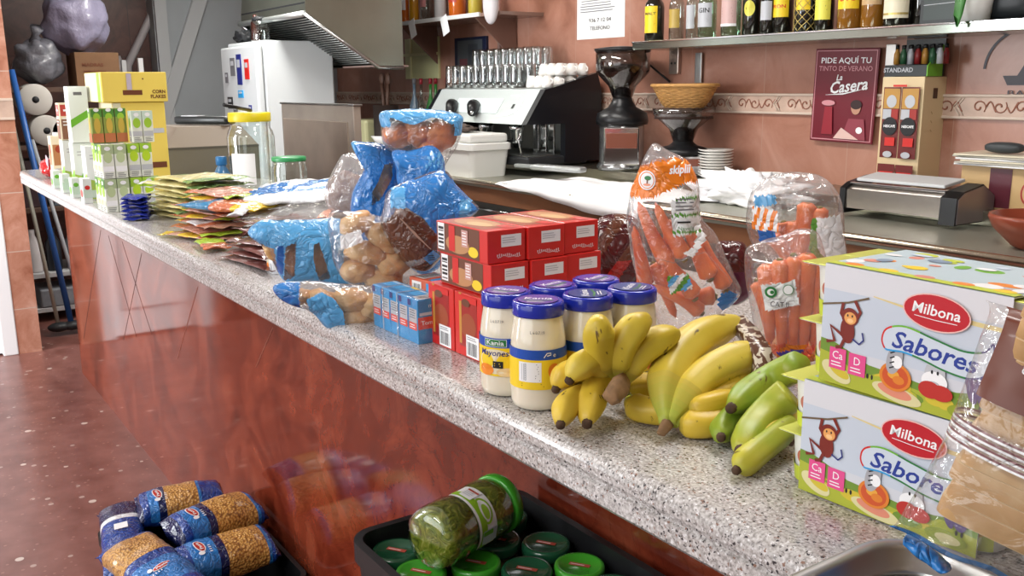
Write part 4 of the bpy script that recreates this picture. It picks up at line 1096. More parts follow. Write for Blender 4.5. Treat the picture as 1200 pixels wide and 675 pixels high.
# (b) blue bag on the left
Ab = (-1.76, .37, 1.25)
OBb = [(411, 168), (420, 166), (440, 167), (459, 174), (474, 186), (474, 206), (468, 232), (470, 262), (462, 296), (440, 304), (420, 290), (412, 252), (411, 231), (420, 209), (431, 190), (419, 181)]
def mfB(x, y, sd):
    if sd > 0 and inpoly(x, y, [(452, 192), (462, 188), (461, 205), (449, 228), (438, 238), (438, 222), (446, 208)]): return FILM
    if x < 417 and y < 182: return P_LBLUE
    return P_BLUE
soft('bread_bag', 'deep blue bread bag with gathered neck at upper left of the heap', 'bread bag', OBb, Ab, .11, mfB, seed=41, K=30, N=110, wr=.006, c=(443, 215))
bun(Ab, 448, 212, 14, 26, 0, .2, BUN, 'brown loaf inside the blue bag with gathered neck', None, depth=.04, cat='loaf')
# (c) blue bag in the centre
Ac = (-1.62, .42, 1.3)
OC = [(459, 176), (477, 177), (504, 169), (518, 182), (523, 204), (528, 250), (524, 300), (500, 320), (480, 312), (470, 270), (466, 216), (464, 196)]
soft('bread_bag', 'shiny blue bag just under the topmost bag of buns', 'bread bag', OC, Ac, .1, lambda x, y, sd: P_BLUE if not (x > 500 and y > 178 and y < 196 and (x + y) % 9 < 4) else P_LBLUE, seed=44, wr=.009, wf=20)
# (d) blue and brown bag on the right
Ad = (-1.46, .34, 1.25)
OD = [(456, 222), (478, 212), (519, 199), (535, 217), (556, 238), (560, 248), (532, 268), (526, 290), (502, 316), (480, 313), (464, 295), (446, 264), (450, 240)]
def mfD(x, y, sd):
    if inpoly(x, y, [(478, 240), (447, 262), (470, 290), (490, 300), (515, 288), (514, 271), (498, 252)]): return P_BROWN
    if y > 290 or (x < 470 and y > 262): return P_BROWN if (x * .5 + y) % 24 < 15 else FILMW
    if (x > 540 and y > 232 and y < 262 and x < 552) or (x < 478 and x > 460 and y > 218 and y < 240): return P_LBLUE
    return P_BLUE if inpoly(x, y, [(476, 213), (519, 198), (562, 246), (517, 273), (498, 250), (478, 238), (462, 236), (464, 222)]) else FILM
bd_ = soft('bread_bag', 'blue bread bag with brown printed panel, next to the red boxes', 'bread bag', OD, Ad, .11, mfD, seed=47, K=34, N=120, wr=.004, c=(505, 250))
f = surf_map(OD, Ad, .11, c=(505, 250), lift=.006); s = Sheet(step=.0002)
for k in range(5): s.rect(-2 + k * 4, 12 - k * 4.4, 26, 1.1, C('brown_print_text', '#a78774'), rot=-.75); s.z -= .0002
m = MB(); pxs(s, m, f, 484, 272, Ad); m.build('panel_print', bd_); m = MB()
s = Sheet(step=.0002); s.rect(0, 0, 15, 12, P_LBLUE, rot=.7); s.lines(0, 0, 9, 8, M_INK, n=3); pxs(s, m, f, 508, 297, Ad); m.build('bag_print', bd_)
bun(Ad, 490, 262, 26, 30, -.012, .5, mat('rye_crust', '#8a6a58'), 'dark loaf inside the blue and brown bag', None, depth=.03, cat='loaf')
# (m) clear bag of rolls behind the front one
Am = (-1.58, .21, 1.2)
OM = [(386, 250), (410, 246), (440, 252), (462, 262), (478, 285), (488, 312), (486, 332), (462, 345), (430, 340), (400, 325), (388, 290)]
MW = lambda x, y, sd: (P_WHITE if sd > 0 and inpoly(x, y, [(399, 272), (424, 265), (427, 279), (402, 288)]) else FILM)
soft('bread_bag', 'clear bag of tan rolls with white sticker in middle of the heap', 'bag of rolls', OM, Am, .10, MW, seed=51, K=30, N=110, wr=.006)
for i, (x, y, rx, ry, ro) in enumerate(((418, 262, 20, 12, .3), (450, 280, 22, 13, -.6), (430, 296, 26, 13, -.2), (462, 308, 20, 15, .2), (420, 318, 20, 13, .1), (450, 328, 22, 13, -.1))):
    bun(Am, x, y, rx, ry, -.004, ro, ROLL, 'tan roll in the clear bag with white sticker', 'rolls in the middle clear bag', depth=.034)
# (e) front blue striped bag
Ae = (-1.72, .115, 1.18)
OE = [(290, 272), (306, 259), (338, 258), (368, 257), (397, 256), (412, 272), (424, 300), (436, 326), (420, 336), (392, 336), (365, 330), (340, 332), (328, 322), (316, 300), (302, 284)]
def mfE(x, y, sd):
    if sd < 0: return P_LBLUE
    if inpoly(x, y, [(336, 285), (348, 280), (346, 318), (334, 328), (334, 300)]): return FILM
    if inpoly(x, y, [(368, 282), (374, 280), (388, 322), (374, 326), (368, 300)]): return FILM
    if inpoly(x, y, [(306, 285), (322, 288), (326, 322), (310, 322)]): return FILM
    if x > 402 and y > 262: return FILM if y < 300 + (x - 400) * .9 or x > 420 else P_LBLUE
    if inpoly(x, y, [(326, 284), (334, 284), (332, 320), (324, 318)]): return P_DBLUE
    return P_LBLUE
soft('bread_bag', 'light blue striped bread bag draped at the front of the heap', 'bread bag', OE, Ae, .09, mfE, seed=57, K=36, N=130, wr=.005, c=(368, 292))
for i, (x, y, rx, ry, ro) in enumerate(((342, 300, 12, 22, .1), (374, 300, 14, 22, -.2), (404, 300, 18, 12, -.5), (412, 322, 18, 10, 0), (320, 292, 10, 14, .4))):
    bun(Ae, x, y, rx, ry, -.004, ro, BUN if i < 2 else ROLL, 'brown roll inside the light blue striped bag', 'rolls in the striped bag', depth=.03)
cbx = thing('small_carton', 'small white carton with orange corner, under the light blue striped bag', 'carton', tuple(onz(318, 322, ZT) + V((-.02, .03, 0))), -.1)
MB().box((0, 0, .05), (.05, .05, .1), WH, bev=.002).build('carton', cbx)
s = Sheet(); s.rect(-.012, 0, .018, .09, C('print_cream', '#eadfc2')); s.ell(.01, .01, .014, .022, C('print_rust', '#9c3b24')); s.ell(-.012, -.036, .009, .009, ORG); s.ell(-.012, -.036, .003, .003, RED); s.rect(.014, -.036, .014, .02, LGR)
m = MB(); s.flat(m, (0, -.025, .05), (1, 0, 0), (0, 0, 1)); m.build('carton_print', cbx)
# (f) low bag of tan rolls
Af = (-1.50, .052, 1.14)
OF = [(321, 334), (340, 330), (362, 330), (392, 332), (425, 334), (452, 338), (460, 356), (452, 374), (438, 383), (410, 386), (384, 384), (366, 366), (344, 357), (326, 348)]
def mfF(x, y, sd):
    if sd < 0: return FILM
    if inpoly(x, y, [(361, 346), (377, 339), (392, 346), (402, 360), (407, 388), (380, 388), (364, 364)]): return P_LBLUE
    if x < 352: return P_DBLUE if y > 338 + (x - 320) * .2 and (x * .8 + y) % 17 < 9 else P_BLUE
    return FILM
soft('bread_bag', 'low clear bag of tan rolls with blue tape, closest to bar edge', 'bag of rolls', OF, Af, .065, mfF, seed=61, K=34, N=130, wr=.005, c=(400, 358))
for i, (x, y, rx, ry, ro) in enumerate(((352, 348, 12, 8, .2), (378, 352, 20, 12, -.3), (412, 352, 22, 14, -.2), (438, 360, 18, 16, .3), (420, 372, 20, 11, 0), (392, 372, 14, 10, .1))):
    bun(Af, x, y, rx, ry, -.002, ro, ROLL, 'tan roll in the low clear bag by bar edge', 'rolls in the low clear bag', depth=.024)

# ---------------- flat packets
def packet(c, L, W, H, rz, mf, label, cat, group=None, seed=0, tilt=0, roll=0, name='flat_packet', wr=.003, part='packet'):
    m = MB(); pillow(m, L, W, H, mf, nu=30, nv=26, seed=seed, wr=wr, wf=26, seal=.08, bulge=.4)
    o = m.build(name, None, c); o.rotation_euler = (roll, tilt, rz); return tag(o, label, cat, group)
rnd = random.Random(11)
OGY = printed('ham_orange_film', '#c9704a', bs=30); YLF = printed('yellow_film', '#e6c22e'); PKF = printed('pink_film', '#cf9a86'); LMF = printed('lime_film', '#a8c63a')
HAMF = mat('ham_pink', '#a8604f', rough=.25, var=.2, vs=40, coat=.4)
def ham_mf(k):
    def f_(u, a):
        if u < .12: return [YLF, OGY][k % 2]
        if .3 < u < .62 and math.sin(a) > -.1: return [YLF, PKF, P_WHITE][k % 3]
        if u > .85: return [PKF, LMF][k % 2]
        return [OGY, PKF][(k + int(u * 6)) % 2]
    return f_
for k in range(8):
    c = onz(236, 286, ZT)
    packet((c.x - .10 + rnd.uniform(-.02, .02) - .012 * k, .135 + rnd.uniform(-.01, .012) + .012 * k, ZT + .010 + k * .0145), .25, .165, .011, .2 + rnd.uniform(-.2, .2), ham_mf(k), 'flat orange and yellow packet of sliced meat in the untidy stack', 'packet', 'stack of orange sliced meat packets', seed=70 + k, tilt=rnd.uniform(-.03, .03))
packet((-2.42, .02 + .06, ZT + .014), .14, .07, .012, -.1, lambda u, a: LMF if u < .6 else OGY, 'small lime green packet at the foot of the orange stack', 'packet', seed=90)
DKH = mat('cured_ham', '#6a3a36', rough=.3, var=.35, vs=30, coat=.5); DKF = mat('cured_film', '#8a6a66', rough=.15, var=.2, vs=20, coat=.6, bmp=.6, bs=40, bd=.003)
for k in range(7):
    packet((-2.13 + rnd.uniform(-.02, .02) - .01 * k, .135 + rnd.uniform(-.01, .012) + .015 * k, ZT + .009 + k * .0118), .27, .17, .012, .1 + rnd.uniform(-.2, .2), lambda u, a, k=k: (DKH if .1 < u < .9 else DKF) if k % 3 else (DKF if u < .5 else DKH), 'dark maroon packet of cured meat in the low glossy stack', 'packet', 'stack of dark cured meat packets', seed=100 + k, tilt=rnd.uniform(-.02, .02))
packet((-2.28, .11, ZT + .107), .11, .035, .008, -.5, lambda u, a: P_WHITE, 'narrow white folded packet lying on the dark cured meat', 'packet', seed=121)
SAL = printed('salad_cream_film', '#d9cf92', bs=30); SALG = printed('salad_green_film', '#7fa05e', bs=30); CLG = film('green_clear_film', '#dfeadb', haze=.15, gloss=.35)
for k in range(8):
    packet((-3.10 + rnd.uniform(-.015, .015) + .006 * k, .235 + rnd.uniform(-.015, .015), ZT + .010 + k * .0165), .30, .22, .0135, .25 + rnd.uniform(-.15, .15), lambda u, a, k=k: SALG if (u > .82 or (k == 7 and abs(u - .5) > .32)) else (P_WHITE if u < .08 else SAL), 'pale yellow packet with green end in the stack by the cartons', 'packet', 'stack of pale yellow packets', seed=130 + k, tilt=rnd.uniform(-.03, .03))
NVF = printed('navy_film', '#24349c')
for k in range(6):
    packet((-3.13 - .002 * k + rnd.uniform(-.004, .004), .062, ZT + .008 + k * .0125), .12, .08, .0125, -.35 + rnd.uniform(-.08, .08), lambda u, a: P_WHITE if abs(a - PI * 1.5) < .25 and u > .3 else NVF, 'small navy blue packet stacked beside the vegetable cartons', 'packet', 'stack of navy packets', seed=150 + k)
packet(tuple(onz(272, 240, 1.19)), .26, .16, .03, .5, lambda u, a: (printed('teal_film', '#2f7fae') if u < .45 else OGY if u < .75 else YLF), 'teal and orange packet beyond the orange stack', 'packet', seed=161)
packet(tuple(onz(300, 236, 1.17)), .3, .2, .025, .35, lambda u, a: P_WHITE if u > .5 else PKF, 'pale pink and white packet behind the dark cured meat', 'packet', seed=162)
packet(tuple(onz(352, 224, 1.225)), .36, .2, .03, .62, lambda u, a: (P_BLUE if -.35 < math.cos(a) < .55 and math.sin(a) > 0 else P_WHITE), 'long white packet with blue stripe lying behind the heap', 'packet', seed=163, wr=.005, tilt=-.10, roll=.24)
packet(tuple(onz(352, 243, 1.185)), .34, .2, .03, .45, lambda u, a: FILMW if .1 < u < .9 else PKF, 'milky clear packet under the blue striped white packet', 'packet', seed=164, wr=.006, tilt=-.08, roll=.2)
packet(tuple(onz(350, 262, 1.145)), .28, .17, .03, .45, lambda u, a: DKH, 'reddish cured meat packet under the milky clear one', 'packet', seed=165, wr=.006, tilt=-.05, roll=.15)

# ---------------- sliced bread in a bag, in the steel tray
TR = V((-.288, -.018, ZT))
t = thing('steel_tray', 'stainless steel tray with rolled rim at the near corner of the bar', 'tray', tuple(TR))
def rrect(hx, hy, r, n=10):
    out = []
    for cx, cy, a0 in ((hx - r, hy - r, 0), (-hx + r, hy - r, PI / 2), (-hx + r, -hy + r, PI), (hx - r, -hy + r, PI * 1.5)):
        for i in range(n + 1): a = a0 + PI / 2 * i / n; out.append((cx + r * math.cos(a), cy + r * math.sin(a)))
    return out
m = MB(); loops = []
for hx, hy, r, z in ((.132, .078, .035, .0012), (.138, .084, .041, .003), (.145, .091, .047, .018), (.149, .095, .051, .022), (.154, .100, .056, .023), (.157, .103, .059, .021), (.158, .104, .060, .018), (.1555, .1015, .058, .0165), (.152, .098, .054, .019), (.147, .093, .049, .0165), (.139, .085, .042, .0015), (.132, .078, .035, .0)):
    loops.append([(x, y, z) for x, y in rrect(hx, hy, r)])
n = len(loops[0]); vs = [p for L in loops for p in L]; fs = []
for k in range(len(loops) - 1):
    for i in range(n): fs.append((k * n + i, k * n + (i + 1) % n, (k + 1) * n + (i + 1) % n, (k + 1) * n + i))
fs.append(tuple(range(n))); fs.append(tuple(reversed([(len(loops) - 1) * n + i for i in range(n)])))
m.add(vs, fs, M_STEEL, True); m.build('tray_pan', t)
CRUST = bun_mat('bread_crust', '#a9814f', '#bf9867', '#d6bd97'); CRUMB = mat('bread_crumb', '#cfb48e', rough=.85, bmp=.4, bs=200, bd=.002)
P1 = ony(1160, 672, .035); P2 = ony(1288, 395, .072)
zz = (CAM - (P1 + P2) / 2); TB = frame_T((P1 + P2) / 2, P2 - P1, z=zz); LB = (P2 - P1).length
lo = thing('sliced_loaf', 'sliced white bread loaf inside the clear bag at right edge', 'bread', tuple((P1 + P2) / 2)); rb = (P1 + P2) / 2
for i in range(15):
    m = MB(); th = .0146; k = -LB / 2 + .034 + i * .0146; oy = rnd.uniform(-.0025, .0025); oz = rnd.uniform(-.0003, .0003)
    ol = rrect(.052, .026, .012, 4)
    N_ = len(ol); vs = []
    for xx, sc_ in ((0, .992), (.0006, 1), (th - .0006, 1), (th, .992)): vs += [(k + xx, -.002 + oy + p[0] * sc_, oz + p[1] * sc_) for p in ol]
    fs = []; ms = []
    for q in range(3):
        for j in range(N_): fs.append((q * N_ + j, q * N_ + (j + 1) % N_, (q + 1) * N_ + (j + 1) % N_, (q + 1) * N_ + j)); ms.append(CRUST if q == 1 else CRUMB)
    fs += [tuple(reversed(range(N_))), tuple(3 * N_ + j for j in range(N_))]; ms += [CRUMB, CRUMB]
    m.add(vs, fs, ms, True, TB); recentre(m, rb).build('slice', lo)
def bread_mf(u, a):
    up = math.sin(a) > -.25
    if u < .012: return P_BLUE
    if .455 < u < .565: return [P_WHITE, P_MRN, FILMW, P_WHITE, P_MRN, FILMW][int((u - .455) / .11 * 12) % 6]
    if u > .665 and up and math.cos(a) < .75: return P_BRN2
    return FILM2
P_MRN = printed('maroon_stripe_film', '#8a6668'); P_BRN2 = mat('label_brown_film', '#6b3626', rough=.35, coat=.1)
tb = thing('bread_bag', 'large clear sliced bread bag with brown label standing in steel tray', 'bread bag', tuple(rb))
m = MB(); pillow(m, LB, .145, .072, bread_mf, T=TB, nu=110, nv=56, seed=5, wr=.003, wf=20, seal=.03, bulge=.3); recentre(m, rb).build('bag_film', tb)
s = Sheet(step=.0002); s.lines(.0, .0, .035, .03, P_WHITE, n=7, th=.4); 
m = MB(); lt = Sheet(step=.0002)
BL = TB.to_3x3()
def lab(x, y, z): return TB @ V((x, y, z + .0335))
s = Sheet(step=.0002)
# writing runs across the bag: sheet x -> local -y
def lab2(x, y, z): return lab(.0 + y, -x, z + .0)
s.rect(.0, .125, .034, .02, P_WHITE); s.bars(0, .125, .028, .016, M_INK, n=8)
s.lines(-.006, .088, .04, .028, C('label_text', '#c9a595'), n=7, th=.35)
s.text('820 g', -.026, .064, .0105, WH, bold=.02, width=.016); s.ell(-.008, .064, .0048, .0048, WH); s.ell(-.008, .064, .003, .003, BRN)
s.lines(.0, .053, .05, .005, C('label_text', '#c9a595'), n=1)
k = MB(); s.onto(k, lab2); recentre(k, rb); k.build('label_print', tb)
bb = MB(); pillow(bb, .04, .022, .008, lambda u, a: P_BLUE, nu=16, nv=16, seed=9, wr=.003)
o = bb.build('bag_clip', None, tuple(ony(1086, 650, .03))); o.rotation_euler = (0, .5, .3); tag(o, 'blue folded plastic bag end poking into the steel tray', 'plastic')

# ---------------- far end of the bar: cartons and bricks
def carton(loc, w, d, h, rz, base, label, cat, arts, group=None, gable=False, cap=None, name='drink_carton'):
    t = thing(name, label, cat, loc, rz, group)
    m = MB(); m.box((0, 0, h / 2), (w, d, h), base, bev=.002)
    if gable:
        vs = [(-w / 2, -d / 2, h), (w / 2, -d / 2, h), (w / 2, d / 2, h), (-w / 2, d / 2, h), (-w / 2, 0, h + d * .38), (w / 2, 0, h + d * .38)]
        m.add(vs, [(0, 1, 5, 4), (2, 3, 4, 5), (1, 2, 5), (3, 0, 4)], base); m.box((0, 0, h + d * .38 + .006), (w, .004, .014), base)
    m.build('carton', t)
    for face, sh in arts:
        m = MB()
        if face == 'F': sh.flat(m, (0, -d / 2, h / 2), (1, 0, 0), (0, 0, 1))
        if face == 'R': sh.flat(m, (w / 2, 0, h / 2), (0, 1, 0), (0, 0, 1))
        m.build('carton_print', t)
    if cap:
        m = MB(); m.lathe([(.014, 0), (.014, .012), (.012, .014), (0, .014)], cap, n=20); m.build('cap', t, (0, 0, h))
    return t
def soup_art(w, h, a, b, c_, green=True, sd=1):
    s = Sheet(step=.0003); s.rect(0, h * .36, w, h * .28, a); s.ell(0, h * .12, w * .36, h * .16, b); s.rect(0, -h * .22, w * .9, h * .16, c_); s.lines(0, -h * .4, w * .7, h * .14, M_GREYTXT, n=3, seed=sd); s.ell(0, h * .38, w * .25, h * .06, WH); return s
PALE = C('carton_pale', '#dfe3d8'); LGRN = C('carton_lime', '#9cc63c'); DG2 = C('carton_green', '#4f8a3a'); MINT = C('carton_mint', '#c9ddd0')
# bricks of vegetable soup, three storeys
bw, bd2, bh = .048, .038, .112
st = 0
for lv in range(2):
    for j in range(2):
        for i in range(3):
            x = -3.465 + i * .050; y = .030 + j * .040
            # the visible faces look at the bar end and at the customer side
            carton((x - .0, y, ZT + lv * (bh + .002)), bw, bd2, bh, 0, PALE, 'pale green brick, %s storey, %s row, %s' % (('bottom', 'second')[lv], ('front', 'rear')[j], ('far end', 'middle', 'near end')[i]),
                   'carton', [('F', soup_art(bw, bh, [DG2, LGRN][(i + lv) % 2], LGRN, C('carton_cream', '#e6e0b8'), sd=i)), ('R', soup_art(bd2, bh, C('carton_sage', '#a8b890'), C('carton_leaf2', '#b9c99a'), WH, sd=j))], 'vegetable bricks stacked at the far end')
for j in range(2):
    for lv in range(2):
        carton((-3.38, .116 + j * .040, ZT + lv * (bh + .002)), bw, bd2, bh, 0, PALE, 'bright lime brick, %s, %s' % (('bottom', 'top')[lv], ('beside the vegetable bricks', 'nearer the till')[j]), 'carton',
               [('F', soup_art(bw, bh, LGRN, LGRN, WH)), ('R', soup_art(bd2, bh, LGRN, C('carton_bright', '#b5d62f'), LGR, sd=6))], 'lime bricks behind the vegetable bricks')
for j in range(3):
    def gart(w_):
        s = Sheet(step=.0003); s.rect(0, .042, w_, .026, DG2); s.ell(0, .03, w_ * .32, .012, LGRN); s.ell(0, .0, w_ * .3, .026, C('carton_amber', '#c9ab4a')); s.rect(0, -.040, w_, .03, C('carton_carrot', '#bb7048')); s.ell(0, .052, w_ * .25, .006, WH); return s
    s, s2 = gart(.045), gart(.034)
    carton((-3.43, .020 + j * .038, ZT + 2 * (bh + .002)), .048, .036, .115, 0, C('carton_olive', '#8d9a4a'), 'green and orange brick on top of the vegetable bricks, %s' % ('front', 'middle', 'rear')[j], 'carton', [('F', s), ('R', s2)], 'green and orange bricks on top')
for j in range(2):
    carton((-3.385, .136 + j * .036, ZT + 2 * (bh + .002)), .046, .034, .105, 0, PALE, 'pale brick on top of the lime ones, %s' % ('front', 'rear')[j], 'carton', [('F', soup_art(.034, .105, MINT, LGRN, LGR)), ('R', soup_art(.034, .105, MINT, LGRN, LGR))], 'pale bricks on top')
def milk_art(w, h, seed=0):
    s = Sheet(step=.0003); s.poly([(-w / 2, -h * .48), (w / 2, -h * .48), (w / 2, -h * .02), (w * .2, h * .0), (-w * .1, -h * .14), (-w / 2, -h * .1)], C('carton_leaf', '#a9c85a')); s.ell(w * .1, -h * .18, w * .28, h * .14, GRN); s.rect(-w * .1, -h * .38, w * .6, h * .14, MINT); s.lines(0, h * .3, w * .6, h * .12, LGR, n=2); return s
for k, xx in enumerate((-4.26, -4.04, -3.80)):
    carton((xx, .072, ZT), .072, .072, .2, 0, C('carton_white', '#e2e9e8'), ('tall white and green milk carton, farthest of the three', 'tall white and green milk carton, middle of the three', 'tall white and green milk carton next to the vegetable bricks')[k], 'milk carton', [('F', milk_art(.072, .2)), ('R', milk_art(.072, .2))], 'tall milk cartons', name='milk_carton')
for k, xx in enumerate((-4.34, -4.13, -3.92, -3.70)):
    s = Sheet(step=.0003); s.rect(0, 0, .05, .03, MINT); s.ell(0, -.01, .02, .015, [GRN, MINT, GRN, RED][k]); s.lines(0, .02, .04, .01, LGR, n=2)
    s2 = Sheet(step=.0003); s2.rect(0, -.01, .028, .03, MINT); s2.ell(0, .012, .009, .008, [GRN, MINT, GRN, RED][k])
    carton((xx, .016, ZT), .055, .030, .075 if k < 3 else .09, 0, C('carton_white', '#e2e9e8'), ('low white carton with %s before the tall milk cartons, %s' % (['green dot', 'mint dot', 'green leaf', 'red mark'][k], ['first from far end', 'second from far end', 'third from far end', 'nearest'][k])), 'carton', [('F', s), ('R', s2)], 'low cartons along the bar edge')
s = Sheet(step=.0003); s.rect(0, .02, .05, .09, C('carton_tan', '#b27a4e')); s.ell(0, .045, .02, .02, C('print_rust', '#9c3b24')); s.lines(0, -.06, .05, .05, LGR, n=4)
s2 = Sheet(step=.0003); s2.rect(0, .02, .05, .09, C('carton_tan', '#b27a4e')); s2.ell(0, .045, .016, .016, C('print_rust', '#9c3b24')); s2.lines(0, -.06, .05, .05, LGR, n=4)
carton((-4.60, .075, ZT), .072, .062, .205, 0, CRM, 'tan printed drink carton with white cap standing beside the red bag', 'carton', [('F', s), ('R', s2)], cap=WH, name='milk_carton')
# second tier on the tall cartons
s2 = Sheet(step=.0004); s2.poly([(-.034, -.02), (.034, .02), (.034, -.008), (-.034, -.05)], GRN); s2.rect(.0, .08, .03, .012, M_GREYTXT)
carton((-4.03, .072, ZT + .2015), .075, .07, .215, 0, C('carton_white', '#e2e9e8'), 'large white carton with green swoosh on the middle tall milk carton', 'carton', [('R', s2)], name='milk_carton')
def cross_art(w_):
    s2 = Sheet(step=.0004); s2.rect(0, .045, w_, .045, C('print_red_soft', '#b8433a')); s2.rect(0, .045, w_ * .6, .008, WH); s2.rect(0, .045, .008, .03, WH); s2.rect(0, -.03, w_, .08, C('carton_coffee', '#8a5f48')); s2.lines(0, .0, w_ * .8, .04, WH, n=3); return s2
carton((-4.26, .07, ZT + .2015), .07, .066, .150, 0, CRM, 'brown and white carton with a white cross on red', 'carton', [('R', cross_art(.056)), ('F', cross_art(.06))])
YB1 = mat('box_yellow', '#e2c95c', rough=.5); CRM2 = C('box_cream_side', '#d9d8bc')
for nm, x0, x1, yb, z0, z1, lab_, arts in (('low', 0, 0, 0, 0, 0, '', 0),):
    t = thing('cereal_box', 'tall yellow box standing behind the stacked bricks', 'box', (-3.90, .245, ZT))
    MB().box((0, 0, .178), (.24, .19, .355), YB1, bev=.003).build('carton', t)
    s = Sheet(step=.0004); s.rect(-.08, 0, .03, .35, CRM2); s.rect(.055, .07, .06, .018, LGR); s.rect(.05, -.06, .07, .022, BRN)
    m = MB(); s.flat(m, (.12, 0, .178), (0, 1, 0), (0, 0, 1)); m.build('carton_print', t); m = MB(); s = Sheet(step=.0004); s.rect(0, 0, .23, .35, CRM2); s.flat(m, (0, -.095, .178), (1, 0, 0), (0, 0, 1)); m.build('carton_print', t)
    t = thing('cereal_box', 'wide yellow box lying on top of the tall yellow box', 'box', (-3.92, .235, ZT + .3565))
    MB().box((0, 0, .055), (.30, .235, .11), YB1, bev=.003).build('carton', t)
    s = Sheet(step=.0004); s.rect(-.01, -.02, .07, .018, BRN); s.text('CORN', .085, -.018, .018, BRN, bold=.03, width=.048); s.text('FLAKES', .082, -.036, .018, BRN, bold=.03, width=.056); s.rect(-.02, .02, .018, .06, C('print_lilac', '#b9aebc')); s.ell(.03, .03, .003, .003, BRN)
    m = MB(); s.flat(m, (.15, 0, .055), (0, 1, 0), (0, 0, 1)); m.build('carton_print', t); m = MB(); s = Sheet(step=.0004); s.rect(0, 0, .28, .106, CRM2); s.rect(.1, 0, .05, .106, LGRN); s.flat(m, (0, -.1175, .055), (1, 0, 0), (0, 0, 1)); m.build('carton_print', t)
# small red bag on the far corner
rb2 = thing('netted_bag', 'small shiny red bag at the far corner of the bar', 'bag', tuple(onz(44, 209, ZT) + V((0, .07, 0))))
m = MB(); m.ell((0, 0, .045), (.075, .06, .045), mat('red_shiny', '#b71f22', rough=.15, coat=.7, bmp=.5, bs=40, bd=.006), ns=.3, nf=8, seed=4); m.build('bag_body', rb2)
m = MB(); m.tube([(0, 0, .08), (.01, .0, .11), (.05, .01, .15), (-.03, 0, .17)], [.014, .01, .006, .003], FILMW, n=8); m.build('knot', rb2)
m = MB(); m.box((.03, -.03, .095), (.05, .004, .04), mat('tag_lilac', '#c9b6c4'), bev=.001, T=Matrix.Rotation(.3, 4, 'Y')); m.build('tag', rb2)

# glass jars and till
def glass_jar(px, py, z0, r, h, lidm, label, fill=None, fr=0, lid_h=.02, shoulder=.85, sq=False, y=None, cut=None, stickers=True):
    c = onz(px, py, z0); t = thing('glass_jar', label, 'jar', (c.x, c.y, z0))
    pr = [(0, .002), (r * .94, .002), (r, .012), (r, h * .78), (r * .93, h * .87), (r * shoulder, h * .91), (r * shoulder, h)]
    inn = [(q - .003 if q > .003 else 0, zz_ + .003) for q, zz_ in pr]
    m = MB(); m.lathe(pr, M_GLASS, n=36); m.build('glass_body', t)
    m = MB(); m.lathe([(0, .0), (r * shoulder + .003, 0), (r * shoulder + .004, .003), (r * shoulder + .004, lid_h - .003), (r * shoulder + .001, lid_h), (0, lid_h)], lidm, n=36); m.build('lid', t, (0, 0, h))
    if fill: m = MB(); m.lathe([(0, .004), (r * .93, .005), (r * .95, .012), (r * .95, fr), (0, fr + .004)], fill, n=30); m.build('contents', t)
    return t
YLID = C('lid_yellow', '#d9c51e'); GLID = C('lid_green', '#2f8a52')
bj = glass_jar(298, 224, ZT, .092, .275, YLID, 'big clear glass jar with yellow lid and white label', lid_h=.035)
s = Sheet(); s.rect(0, .095, .1, .12, WH, nx=12); m = MB(); s.wrap(m, .0925, 0, -.75); m.build('paper_label', bj)
m = MB(); m.tube([(.02, .0, .318), (.2, -.16, .345)], .007, M_BLACK, n=8); o = m.build('ladle_handle', None, tuple(bj.location)); tag(o, 'thin black utensil handle lying on the yellow jar lid', 'utensil')
glass_jar(341, 228, ZT, .066, .13, GLID, 'squat clear jar with green lid beside the big jar', fill=mat('jar_biscuits', '#b98d5c', rough=.6, var=.3, vs=60), fr=.04, lid_h=.016, shoulder=.93)
bt = thing('small_bottle', 'small blue capped bottle in front of the till', 'bottle', tuple(onz(262, 226, ZT)))
m = MB(); m.lathe([(0, .001), (.03, .001), (.032, .01), (.032, .075), (.02, .1), (.016, .105), (.016, .115)], mat('bottle_blue', '#3e78a8', rough=.2, coat=.5), n=24); m.build('bottle_body', bt)
m = MB(); m.lathe([(0, 0), (.021, 0), (.021, .03), (.018, .033), (0, .033)], C('cap_blue', '#2a78b8'), n=20); m.build('cap', bt, (0, 0, .11))
tl = thing('cash_till', 'khaki grey plastic till hood behind the pale yellow packets', 'till', (-4.38, .64, ZT), 0)
KH = mat('till_khaki', '#6f6c60', rough=.5); KH2 = mat('till_taupe', '#85796b', rough=.5)
def frust(m, x0, x1, y0, y1, z0, z1, ix, iy, mm, ms=None):
    vs = [(x0, y0, z0), (x1, y0, z0), (x1, y1, z0), (x0, y1, z0), (x0 + ix, y0 + iy, z1), (x1 - ix, y0 + iy, z1), (x1 - ix, y1 - iy, z1), (x0 + ix, y1 - iy, z1)]
    m.add(vs, [(3, 2, 1, 0), (4, 5, 6, 7), (0, 1, 5, 4), (1, 2, 6, 5), (2, 3, 7, 6), (3, 0, 4, 7)], mm)
m = MB(); frust(m, -.2, .2, -.2, .2, 0, .15, .0, .0, KH); m.build('base', tl)
m = MB(); frust(m, -.2, .2, -.2, .2, .153, .24, .05, .06, KH2); frust(m, -.201, .201, -.201, .201, .145, .155, .0, .0, mat('till_line', '#55524a')); m.build('hood', tl)
sc = thing('barcode_scanner', 'dark grey handset lying on top of the till hood', 'handset', (-4.36, .66, ZT + .242), .5)
m = MB(); m.box((0, 0, .02), (.32, .07, .036), mat('handset_dark', '#23282a', rough=.3), bev=.012, smooth=True); m.build('body', sc)
m = MB(); m.box((-.07, 0, .039), (.1, .05, .004), LGR, bev=.001); m.build('display', sc)
# ================================================================== behind the bar
ZW, ZL = 1.0, 1.055
def px_x(px, py, y): return ony(px, py, y).x
